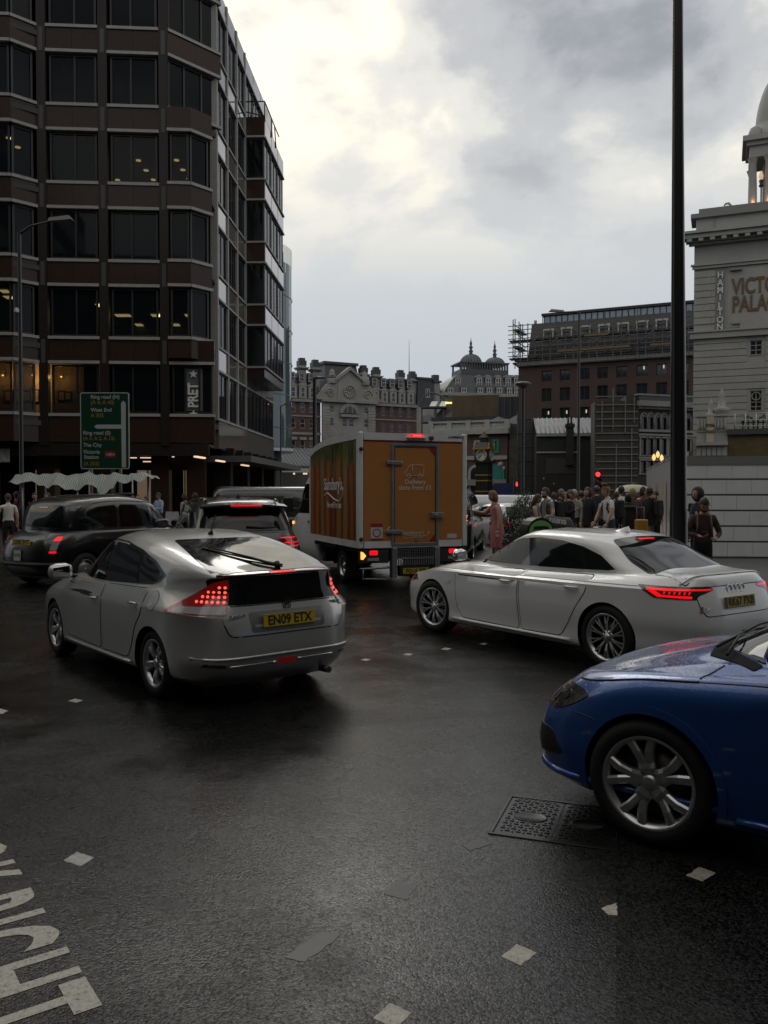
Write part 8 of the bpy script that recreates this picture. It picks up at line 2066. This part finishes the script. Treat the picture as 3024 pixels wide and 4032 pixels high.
    for x in (-.40, .38):
        for y in (-.27, .27): MB().lathe([(.06, -.018), (.10, -.018), (.10, .018), (.06, .018), (.06, -.018)], 16, M=Matrix.Translation((x, y, .10)) @ Matrix.Rotation(math.pi/2, 4, 'X')).build('wheel', M_tyre, t)
    # bollard-like black post in the crowd
    p = D(2482, 2000, 21.6); t = thing('litter_post', 'square black steel litter post beside the yellow suitcase', 'bin', (p.x, 21.6, .12)); z = D(2482, 1992, 21.6).z-.12
    MB().box(-.16, .16, -.14, .14, 0, z-.08).build('body', mk, t, bevel=.01); MB().box(-.18, .18, -.16, .16, z-.08, z).build('cap', mk, t, bevel=.01); MB().box(-.12, .12, -.15, -.141, z-.36, z-.2).build('slot', M_black, t)
    # sandwich board on the left pavement
    p = D(678, 2040, 28.5); t = thing('sandwich_board', 'small white printed sandwich board on the left pavement', 'sign', (p.x, 28.5, .12)); z = D(678, 2013, 28.5).z-.12
    for s in (-1, 1): MB().box(-.22, .22, -.012, .012, 0, z, M=Matrix.Translation((0, s*.16, 0)) @ Matrix.Rotation(R(s*9), 4, 'X')).build('board', mat('white_board'), t)
    # planter with lavender
    p = D(2030, 2060, 21.2); t = thing('lavender_planter', 'grey planter overflowing with feathery lavender shrubs', 'planter', (p.x, 21.2, .12))
    MB().box(-.55, .55, -.3, .3, 0, .5).build('trough', mat('grey_trough', (.10, .10, .10), .7), t, bevel=.02)
    r_ = random.Random(11); mb = MB()
    for i in range(6500):
        u = r_.uniform(-.62, .62); v = r_.uniform(-.32, .32); top = 1.0+.75*math.exp(-((u-.25)/.38)**2)*r_.uniform(.6, 1)+r_.uniform(-.1, .12)
        z0 = r_.uniform(.4, top); a = r_.uniform(0, 6.28); l = r_.uniform(.025, .06); dx, dy = math.cos(a)*l, math.sin(a)*l; ww = .008
        mb.add([(u-dy*.3, v+dx*.3, z0), (u+dy*.3, v-dx*.3, z0), (u+dx*.7, v+dy*.7, z0+l*1.3)], [(0, 1, 2)])
    tag(mb.build('foliage', mat('lavender_leaf', (.085, .105, .07), .7, noise=(6, .4)), t), kind='stuff')
bins_and_bags()
# ================================================================ people
SK = {'pale': mat('pale_skin', (.56, .36, .27), .5), 'tan': mat('tan_skin', (.42, .25, .17), .5), 'brown': mat('brown_skin', (.12, .065, .04), .5)}
HAIR = {'brown': mat('brown_hair', (.035, .020, .012), .6, bump=(60, .6, .01)), 'black': mat('black_hair', (.010, .009, .008), .5, bump=(60, .6, .01)), 'blonde': mat('blonde_hair', (.26, .16, .065), .6, bump=(60, .6, .01)), 'auburn': mat('auburn_hair', (.16, .07, .025), .6, bump=(60, .6, .01)), 'grey': mat('grey_hair', (.12, .115, .11), .6, bump=(60, .6, .01))}
def cloth(n, c): return mat('cloth_'+n, c, .85, noise=(7, .15), bump=(14, .5, .02))
def sphere_pts(nu=18, nv=13):
    vs = []; fs = []
    for j in range(nv+1):
        t = math.pi*j/nv
        for i in range(nu): p = 2*math.pi*i/nu; vs.append(Vector((math.sin(t)*math.cos(p), math.sin(t)*math.sin(p), math.cos(t))))
    for j in range(nv):
        for i in range(nu): fs.append((j*nu+i, (j+1)*nu+i, (j+1)*nu+(i+1) % nu, j*nu+(i+1) % nu))
    return vs, fs
def person(label, px, ytop, Y, face, top, bottom, skin='pale', hair='brown', style='short', sleeve='long', legs='trousers', arms=None, stance=.0, lean=0., head=(0, 0), H=None, gz=.12, beard=False, extras=(), group='pedestrians waiting at the crossing', shoes=(.015, .014, .014)):
    """face: compass of the body's front in degrees (0 right, 90 away, 180 left, 270 towards the camera)"""
    p = D(px, ytop, Y); ht = max(1.56, min(1.92, p.z-gz)) if H is None else H
    root = thing('person', label, 'person', (p.x, Y, gz), R(face), group); s = (ht-.03)/1.76
    # skeleton, x forward, y left
    lx = lean
    J = {'pelvis': (0, 0, .96), 'belly': (.01+lx*.3, 0, 1.10), 'chest': (.0+lx*.7, 0, 1.30), 'neckb': (-.005+lx, 0, 1.455), 'neckt': (.015+lx*1.1, 0, 1.545)}
    Rr = {'pelvis': (.150, .115), 'belly': (.132, .105), 'chest': (.158, .115), 'neckb': (.072, .065), 'neckt': (.052, .052)}
    E_ = [('pelvis', 'belly'), ('belly', 'chest'), ('chest', 'neckb'), ('neckb', 'neckt')]
    da = {'L': ((-.03, .05, -.28), (.03, .06, -.52)), 'R': ((-.03, -.05, -.28), (.03, -.06, -.52))}
    da.update(arms or {})
    for sd, sg in (('L', 1), ('R', -1)):
        sh = Vector((-.005+lx*.9, sg*.170, 1.405)); e, w = (Vector(q) for q in da[sd])
        J['sh'+sd] = sh; J['el'+sd] = sh+e; J['wr'+sd] = sh+w
        Rr['sh'+sd] = (.062, .062); Rr['el'+sd] = (.043, .043); Rr['wr'+sd] = (.029, .029)
        st = stance*sg
        J['hip'+sd] = (0, sg*.085, .90); J['kn'+sd] = (.02+st*.5, sg*.095, .50); J['an'+sd] = (-.03+st, sg*.10, .085); J['toe'+sd] = (.12+st, sg*.115, .035)
        Rr['hip'+sd] = (.098, .098); Rr['kn'+sd] = (.060, .060); Rr['an'+sd] = (.040, .040); Rr['toe'+sd] = (.036, .030)
        E_ += [('chest', 'sh'+sd), ('sh'+sd, 'el'+sd), ('el'+sd, 'wr'+sd), ('pelvis', 'hip'+sd), ('hip'+sd, 'kn'+sd), ('kn'+sd, 'an'+sd), ('an'+sd, 'toe'+sd)]
    names = list(J); idx = {n: i for i, n in enumerate(names)}
    puff = 1.0 if sleeve != 'long' else 1.12
    me = bpy.data.meshes.new('body'); me.from_pydata([Vector(J[n])*s for n in names], [(idx[a], idx[b]) for a, b in E_], [])
    ob = bpy.data.objects.new('b', me); COL.objects.link(ob)
    ob.modifiers.new('skin', 'SKIN'); sv = me.skin_vertices[0].data
    for n in names:
        k = puff if n[:2] in ('el', 'sh', 'be', 'ch') else 1.
        sv[idx[n]].radius = (Rr[n][0]*s*k, Rr[n][1]*s*k)
    sv[idx['pelvis']].use_root = True
    sub = ob.modifiers.new('sub', 'SUBSURF'); sub.levels = 2; sub.render_levels = 2
    dg = bpy.context.evaluated_depsgraph_get(); dg.update(); bm_ = bpy.data.meshes.new_from_object(ob.evaluated_get(dg)); bpy.data.objects.remove(ob)
    V = [v.co.copy() for v in bm_.vertices]; Fs = [tuple(q.vertices) for q in bm_.polygons]; mi = []
    segs = [(Vector(J[a])*s, Vector(J[b])*s, a, b) for a, b in E_]
    for q in bm_.polygons:
        c = q.center; best = None
        for (a, b, na, nb) in segs:
            d = b-a; t = max(0, min(1, (c-a).dot(d)/d.length_squared)); r_ = (Rr[na][0]*(1-t)+Rr[nb][0]*t)*s; dist = (c-(a+d*t)).length/r_
            if best is None or dist < best[0]: best = (dist, na, nb, t)
        _, na, nb, t = best; m_ = 1
        if nb == 'neckt': m_ = 0
        elif na[:2] == 'sh': m_ = {'long': 1, 'short': 1 if t < .55 else 0, 'none': 0}[sleeve]
        elif na[:2] == 'el': m_ = 1 if sleeve == 'long' and t < .88 else (1 if sleeve == 'roll' else 0)
        elif nb[:2] == 'sh' and sleeve == 'none' and t > .85: m_ = 0
        elif nb[:3] == 'hip' or (na == 'pelvis' and c.z < .99*s): m_ = 2
        elif na[:3] == 'hip': m_ = 2 if legs != 'bare' or t < .2 else 0
        elif na[:2] == 'kn': m_ = 2 if legs == 'trousers' else 0
        elif na[:2] == 'an': m_ = 3
        if na in ('pelvis',) and nb == 'belly' and t < .35: m_ = 2
        if na[:2] == 'an' or (nb[:2] == 'an' and t > .92 and legs != 'trousers'): m_ = 3
        mi.append(m_)
    mb = MB(); mb.v = [tuple(v) for v in V]; mb.f = [list(f) for f in Fs]; mb.mi = mi; mb.sm = [True]*len(Fs)
    # head on the neck, turned and tilted
    hc = Vector(J['neckt'])*s+Vector((.022, 0, .085))*s
    HM = Matrix.Translation(hc) @ Matrix.Rotation(R(head[1]), 4, 'Z') @ Matrix.Rotation(R(head[0]), 4, 'Y')
    sv_, sf = sphere_pts(); hv = []
    for v in sv_:
        x, y, z = v.x*.098, v.y*.076, v.z*.122
        if z < 0: x *= 1+.10*z/.122*(1 if x < 0 else .2); y *= 1+.32*z/.122; x += .012*(-z/.122)
        f = max(0, v.x)
        if f > .5:
            x += .020*math.exp(-((v.y/.16)**2+((v.z+.10)/.22)**2))     # nose
            x -= .008*math.exp(-((abs(v.y)-.36)/.16)**2-((v.z-.08)/.12)**2)   # eye sockets
            x += .006*math.exp(-((v.y/.3)**2+((v.z+.48)/.10)**2))       # lips
            x += .008*math.exp(-((v.y/.3)**2+((v.z+.85)/.15)**2))       # chin
        hv.append(HM @ (Vector((x, y, z))*s))
    mb.add(hv, sf, 0, True)
    for sg in (1, -1):
        ev, ef = sphere_pts(8, 6); mb.add([HM @ ((Vector((.084, sg*.030, .008))+Vector((v.x*.011, v.y*.014, v.z*.008)))*s) for v in ev], ef, 4, True)
        mb.add([HM @ ((Vector((-.005, sg*.076, -.005))+Vector((v.x*.022, v.y*.010, v.z*.033)))*s) for v in ev], ef, 0, True)
    ev, ef = sphere_pts(8, 6); mb.add([HM @ ((Vector((.090, 0, -.060))+Vector((v.x*.012, v.y*.024, v.z*.006)))*s) for v in ev], ef, 5, True)
    # hands: palm, four fingers of unequal length, thumb from the side of the palm
    for sd, sg in (('L', 1), ('R', -1)):
        w, e = Vector(J['wr'+sd])*s, Vector(J['el'+sd])*s; d = (w-e).normalized(); side = Vector((1, 0, 0)) if abs(d.x) < .7 else Vector((0, -sg, 0)); side = (side-d*side.dot(d)).normalized(); nrm = d.cross(side)*(-sg)
        pv, pf = sphere_pts(10, 7); pc = w+d*.045*s
        mb.add([pc+(d*v.x*.052+side*v.y*.040+nrm*v.z*.018)*s for v in pv], pf, 0, True)
        for k, l in enumerate((.066, .074, .069, .054)):
            o = pc+(side*(.030-.020*k)+d*.040)*s; mb.tube([o, o+(d*l*.45+nrm*l*.12)*s, o+(d*l*.8+nrm*l*.45)*s, o+(d*l*.95+nrm*l*.8)*s], [.0095*s, .009*s, .0085*s, .006*s], 6)
        o = pc+(side*.034-d*.010)*s; mb.tube([o, o+(side*.022+d*.026+nrm*.010)*s, o+(side*.020+d*.056+nrm*.026)*s], [.012*s, .0105*s, .007*s], 6)
    tm, bmn = (top if not isinstance(top, tuple) else cloth(*top)), cloth(*bottom)
    link('body', mb.mesh('body'), root, [SK[skin], tm, bmn, mat('shoe_%.3f' % shoes[0], shoes, .5), mat('eye_dark', (.02, .015, .012), .2), mat('lips', (.25, .09, .08), .5)])
    # hair or headgear
    hm = HAIR.get(hair); vs, fs = sphere_pts(20, 14); keep = []
    r_ = random.Random(int(px)); hv = []
    for v in vs:
        k = 1.10+r_.uniform(-.015, .03); x, y, z = v.x*.100*k-.008, v.y*.080*k, v.z*.122*k
        if style in ('long', 'bob') and v.x < .35 and v.z < 0: z *= (2.2 if style == 'long' else 1.35); y *= 1.15
        hv.append(HM @ (Vector((x, y, z))*s))
    for f in fs:
        c = sum((vs[i] for i in f), Vector())/4
        low = {'short': -.15, 'bun': -.25, 'long': -1.2, 'bob': -1.2, 'cap': .25, 'hood': -1.2, 'bald': 9}[style]
        front = .30 if c.z < .55 else 1.1
        if c.x > .30 and c.z < .50: continue
        if c.z < low and style != 'bald': continue
        if style == 'bald': continue
        if style in ('long', 'bob') and c.x > .15 and c.z < -.6: continue
        keep.append(f)
    if keep and style not in ('cap', 'hood'):
        h_ = MB().add(hv, keep, 0, True)
        if style == 'bun':
            for (bx, bz, br) in ((-.02, .150, .048), (-.05, .135, .04), (.01, .165, .036), (-.06, .165, .03)):
                h_.add([HM @ ((Vector((bx, r_.uniform(-.02, .02), bz))+v*br)*s) for v in sphere_pts(10, 8)[0]], sphere_pts(10, 8)[1], 0, True)
        link('hair', h_.mesh('hair'), root, hm)
    if style == 'cap':
        cv = MB().add([HM @ (Vector((v.x*.112-.004, v.y*.092, v.z*.125+.015))*s) for v in vs], [f for f in fs if min(vs[i].z for i in f) > .05], 0, True)
        cv.add([HM @ (Vector((a, b, c))*s) for a, b, c in ((.06, -.07, .035), (.06, .07, .035), (.17, .04, .015), (.17, -.04, .015))], [(0, 1, 2, 3)])
        link('cap', cv.mesh('cap'), root, cloth(*extras[0]) if extras and isinstance(extras[0], tuple) else cloth('grey_cap', (.10, .10, .10)))
        link('hair', MB().add(hv, [f for f in fs if sum((vs[i] for i in f), Vector()).x/4 < .1 and sum((vs[i] for i in f), Vector()).z/4 < .3 and sum((vs[i] for i in f), Vector()).z/4 > -.8], 0, True).mesh('hair'), root, hm)
    if style == 'hood':
        link('hood', MB().add([HM @ (Vector((v.x*.125-.012, v.y*.108, v.z*.145))*s) for v in vs], [f for f in fs if not (sum((vs[i] for i in f), Vector()).x/4 > .45 and -.75 < sum((vs[i] for i in f), Vector()).z/4 < .6)], 0, True).mesh('hood'), root, tm)
    if beard:
        link('beard', MB().add([HM @ ((Vector((.045, 0, -.075))+Vector((v.x*.055, v.y*.060, v.z*.045)))*s) for v in sphere_pts(12, 8)[0]], [f for f in sphere_pts(12, 8)[1]], 0, True).mesh('beard'), root, hm)
    ex = [q for q in extras if isinstance(q, str)]
    if 'backpack' in ex:
        bp = MB().box(-.30, -.135, -.15, .15, 1.02, 1.44, M=Matrix.Scale(s, 4)).build('backpack', mat('dark_backpack', (.016, .017, .018), .7), root, bevel=.045)
        for sg in (1, -1): MB().tube([Vector((-.14, sg*.10, 1.42))*s, Vector((-.02, sg*.105, 1.50))*s, Vector((.10, sg*.11, 1.42))*s, Vector((.145, sg*.115, 1.25))*s, Vector((.05, sg*.15, 1.06))*s], .017*s, 6).build('strap', mat('khaki_strap', (.13, .12, .05), .7) if 'khaki' in ex else mat('dark_backpack'), bp)
    if 'dress' in ex:
        rows = [(1.46, .13, .085), (1.40, .150, .105), (1.30, .172, .128), (1.18, .150, .118), (1.08, .150, .122), (.96, .180, .142), (.80, .192, .158), (.60, .188, .160), (.50, .182, .156)]
        vs2 = []; n = 24
        for (z, a, b) in rows:
            for k in range(n): t = 2*math.pi*k/n; wv = 1+.025*math.sin(5*t)*(1 if z < 1 else 0); vs2.append(Vector((b*math.sin(t)*wv+lx*max(0, z-1)*1.6, a*math.cos(t)*wv, z))*s)
        link('dress', MB().add(vs2, [(i*n+k, i*n+(k+1) % n, (i+1)*n+(k+1) % n, (i+1)*n+k) for i in range(len(rows)-1) for k in range(n)], 0, True).mesh('dress'), root, tm)
    if 'jacket' in ex:
        rows = [(1.46, .11, .09), (1.38, .185, .125), (1.25, .190, .145), (1.10, .172, .140), (.95, .185, .150), (.80, .188, .152)]
        vs2 = []; n = 24
        for (z, a, b) in rows:
            for k in range(n): t = 2*math.pi*k/n; vs2.append(Vector((b*math.sin(t)+lx*max(0, z-1)*1.6, a*math.cos(t), z))*s)
        link('jacket', MB().add(vs2, [(i*n+k, i*n+(k+1) % n, (i+1)*n+(k+1) % n, (i+1)*n+k) for i in range(len(rows)-1) for k in range(n)], 0, True).mesh('jacket'), root, tm)
    return root, s, J
hold = {'L': ((.08, .06, -.27), (.30, -.06, -.24)), 'R': ((.08, -.06, -.27), (.30, .06, -.24))}
holdR = {'R': ((.06, -.07, -.27), (.28, .02, -.16))}
BK = ('black', (.012, .012, .013)); NV = ('navy', (.015, .018, .03)); JN = ('denim', (.04, .055, .085)); GY = ('grey', (.20, .20, .205)); WH = ('white', (.66, .65, .62)); BG = ('beige', (.28, .24, .19)); LB = ('light_blue', (.30, .38, .52))
FL = mat('floral_print', (.10, .05, .05), .8, noise=(22, 1.2)); 
def crowd():
    PK = ('pink', (.46, .17, .19))
    w, s, J = person('woman in a pink dress reaching towards the black people carrier', 1958, 1926, 19.6, 190, PK, PK, 'tan', 'auburn', 'bob', 'none', 'bare', {'R': ((.20, -.05, -.16), (.46, -.03, -.10)), 'L': ((-.02, .07, -.27), (.02, .10, -.52))}, .05, .06, (18, 10), extras=('dress',), gz=.0, shoes=(.25, .12, .10))
    hp = w.matrix_world if False else None
    p = D(1992, 2105, 19.45); b = thing('handbag', 'black handbag with white spots held by the woman in pink', 'handbag', (p.x, 19.50, p.z-.12))
    m = bpy.data.materials.new('spotted_leather'); m.use_nodes = True; nt = m.node_tree; v = N(nt.nodes, 'ShaderNodeTexVoronoi'); v.inputs['Scale'].default_value = 17; tc = nt.nodes.new('ShaderNodeTexCoord'); nt.links.new(tc.outputs['Object'], v.inputs['Vector']); c = N(nt.nodes, 'ShaderNodeValToRGB'); c.color_ramp.interpolation = 'CONSTANT'; c.color_ramp.elements[0].color = (.4, .4, .38, 1); c.color_ramp.elements[1].position = .28; c.color_ramp.elements[1].color = (.012, .012, .012, 1); nt.links.new(v.outputs['Distance'], c.inputs[0]); nt.links.new(c.outputs[0], nt.nodes['Principled BSDF'].inputs['Base Color'])
    MB().add([(-.19, -.07, -.1), (.19, -.07, -.1), (.19, .07, -.1), (-.19, .07, -.1), (-.15, -.03, .13), (.15, -.03, .13), (.15, .03, .13), (-.15, .03, .13)], [(0, 1, 5, 4), (1, 2, 6, 5), (2, 3, 7, 6), (3, 0, 4, 7), (4, 5, 6, 7), (3, 2, 1, 0)]).build('bag_body', m, b, bevel=.015)
    MB().tube([(-.10, 0, .12), (-.06, 0, .28), (.0, 0, .33), (.06, 0, .28), (.10, 0, .12)], .008, 6).build('strap', M_black, b)
    person('woman in a sleeveless denim top looking down at her phone', 2112, 1940, 20.6, 335, ('denim_top', (.10, .13, .17)), JN, 'tan', 'brown', 'long', 'none', 'trousers', hold, 0, .0, (28, 0))
    person('bearded man in a grey t-shirt with a rucksack', 2160, 1914, 20.0, 205, GY, JN, 'pale', 'brown', 'short', 'short', 'trousers', {'L': ((.02, .10, -.26), (.14, .02, -.48))}, .05, .05, (8, 0), beard=True, extras=('backpack',))
    person('man in a dark suit and white shirt behind the grey t-shirt', 2206, 1921, 24.5, 330, BK, BK, 'tan', 'grey', 'short', extras=('jacket',))
    person('woman in a grey cap and black leather jacket', 2242, 1924, 22.0, 320, BK, BK, 'pale', 'brown', 'cap', 'long', 'trousers', holdR, extras=('jacket',))
    person('person in a pale sun hat facing the cap wearer', 2264, 1923, 23.0, 215, ('cream', (.30, .28, .24)), BK, 'pale', 'blonde', 'cap', 'long', extras=(('sunhat', (.40, .36, .28)),))
    person('man in a light blue shirt seen from behind', 2290, 1928, 24.0, 75, LB, BK, 'tan', 'black', 'short', 'long')
    person('young man in a black padded jacket looking left', 2320, 1913, 21.4, 200, BK, BK, 'pale', 'brown', 'bob', 'long', 'trousers', extras=('jacket',))
    person('tall man in a black suit seen from behind', 2352, 1908, 24.0, 85, NV, NV, 'tan', 'black', 'short', extras=('jacket',))
    person('person in a striped top behind the woman with tied-up hair', 2385, 1935, 23.0, 100, ('grey_stripe', (.22, .22, .22)), BK, 'pale', 'brown', 'long')
    person('woman in a white t-shirt with piled-up fair hair and a rucksack', 2402, 1907, 19.8, 195, WH, JN, 'pale', 'auburn', 'bun', 'short', 'shorts', {'R': ((.10, -.06, -.25), (.22, -.02, -.46)), 'L': ((.06, .07, -.27), (.16, .05, -.50))}, .06, .06, (18, 0), extras=('backpack',))
    person('man in a white shirt with cropped hair seen from behind', 2448, 1907, 25.0, 95, WH, NV, 'brown', 'black', 'short')
    person('woman in a black dress with a white collar', 2474, 1936, 22.2, 80, BK, BK, 'tan', 'black', 'bob', 'long', 'bare')
    person('blonde woman in a dark flowered blouse', 2492, 1917, 23.2, 90, FL, BK, 'pale', 'blonde', 'bob', 'long')
    person('dark-haired woman in a low-backed flowered dress', 2534, 1911, 24.2, 100, FL, BK, 'tan', 'brown', 'bob', 'none')
    person('man in a black jacket and beige trousers carrying a rucksack', 2560, 1914, 22.0, 140, BK, BG, 'tan', 'black', 'short', extras=('backpack', 'jacket'))
    person('shorter woman in a dark coat at the edge of the crowd', 2574, 1936, 25.0, 250, NV, NV, 'pale', 'brown', 'long', extras=('jacket',))
    person('person in a beige coat half hidden by the suited man', 2228, 1934, 25.5, 280, BG, BK, 'pale', 'grey', 'short', extras=('jacket',))
    for (px, yt, Y, fc, tp, sk, hr, stl, lb) in ((2180, 1934, 23.6, 60, NV, 'pale', 'brown', 'short', 'man in a navy coat between the grey t-shirt and the dark suit'), (2304, 1936, 25.8, 250, BK, 'tan', 'black', 'bob', 'person in black glimpsed behind the light blue shirt'),
            (2426, 1930, 23.8, 60, NV, 'pale', 'brown', 'short', 'person in navy just behind the rucksack of the fair-haired woman'), (2512, 1932, 25.0, 260, BK, 'brown', 'black', 'short', 'person in black facing out under the pale umbrella'), (2584, 1928, 27.0, 100, GY, 'tan', 'brown', 'short', 'person in a grey top farthest along the printed hoarding')):
        person(lb, px, yt, Y, fc, tp, BK, sk, hr, stl, extras=('jacket',))
    # umbrella
    p = D(2493, 1908, 25.6); u = thing('umbrella', 'pale yellow umbrella held up over the crowd', 'umbrella', (p.x, 25.6, 0)); z = p.z
    MB().lathe([(.56, z-.22), (.50, z-.12), (.36, z-.04), (.18, z-.008), (1e-4, z)], 8, smooth=True).build('canopy', mat('pale_yellow_fabric', (.42, .42, .28), .6), u); MB().tube([(0, 0, z+.05), (0, 0, z-.95)], .009, 6).build('shaft', M_greyal, u)
    for k in range(8): a = k*math.pi/4; MB().tube([(0, 0, z-.01), (.36*math.cos(a), .36*math.sin(a), z-.05), (.56*math.cos(a), .56*math.sin(a), z-.22)], .005, 4).build('rib', M_greyal, u)
    person('fair-haired holder of the pale umbrella', 2500, 1924, 25.9, 90, NV, NV, 'pale', 'blonde', 'short', 'long', 'trousers', {'R': ((.10, -.02, -.20), (.22, .08, .02))})
    # man with a phone by the column
    g2 = 'men beside the lamp column'
    m_, s, J = person('bearded man in a maroon shirt reading his phone with khaki rucksack straps', 2768, 1950, 13.2, 262, ('maroon', (.045, .018, .022)), BK, 'tan', 'brown', 'short', 'long', 'trousers', {'L': ((.02, .10, -.27), (.27, -.03, -.34)), 'R': ((.03, -.10, -.27), (.28, .05, -.30))}, .0, .05, (36, 0), beard=True, extras=('backpack', 'khaki'), group=g2)
    hw = Vector(J['wrR'])*s; M = Matrix.Translation(m_.location) @ Matrix.Rotation(m_.rotation_euler.z, 4, 'Z')
    ph = MB().box(-.075, .075, -.037, .037, -.005, .005).build('phone', M_trim, bevel=.004); ph.matrix_world = M @ Matrix.Translation(hw+Vector((.09, .05, .03))*s) @ Matrix.Rotation(R(-35), 4, 'Y'); tag(ph, 'slim black phone in the hands of the man in maroon', 'phone')
    MB().box(-.065, .065, -.032, .032, .005, .0062).build('screen', mat('phone_screen', (.05, .05, .05), .1), ph)
    person('man in a dark hooded top standing behind the phone reader', 2752, 1912, 15.8, 200, ('charcoal', (.02, .021, .024)), BK, 'tan', 'black', 'hood', 'long', group=g2, extras=('jacket',))
    # left pavement
    g3 = 'passers-by on the left pavement'
    person('man in a white t-shirt by the stall with his back turned', 32, 1938, 21.6, 120, WH, BK, 'pale', 'brown', 'short', 'short', 'trousers', {'L': ((.05, .10, -.24), (.20, .10, -.40))}, group=g3)
    person('person in a red striped top behind the white t-shirt', 62, 1930, 24.0, 20, ('red', (.16, .03, .04)), BK, 'pale', 'brown', 'short', group=g3)
    person('person in a dark red coat under the tarpaulin', 135, 1936, 26.0, 300, ('dark_red', (.09, .02, .025)), BK, 'tan', 'brown', 'short', group=g3)
    person('person in a black coat browsing the stall', 190, 1934, 26.2, 240, BK, BK, 'pale', 'black', 'short', extras=('jacket',), group=g3)
    person('man in a light blue shirt looking at his hands by the doorway', 626, 1935, 30.0, 235, LB, NV, 'tan', 'black', 'short', 'long', 'trousers', hold, .0, .0, (20, 0), group=g3)
    person('woman in a pale top with rucksack passing the sandwich board', 728, 1940, 29.2, 150, ('pale_grey', (.30, .29, .28)), BK, 'tan', 'brown', 'bob', 'short', extras=('backpack',), group=g3)
    person('person in black outside the lit shop', 770, 1936, 31.5, 200, BK, BK, 'brown', 'black', 'short', group=g3)
    person('person in a dark coat in the shop doorway', 540, 1944, 32.0, 300, NV, BK, 'pale', 'brown', 'bob', extras=('jacket',), group=g3)
    person('stooping person in grey beside the doorway', 575, 1946, 33.0, 30, GY, BK, 'pale', 'grey', 'short', group=g3)
crowd()
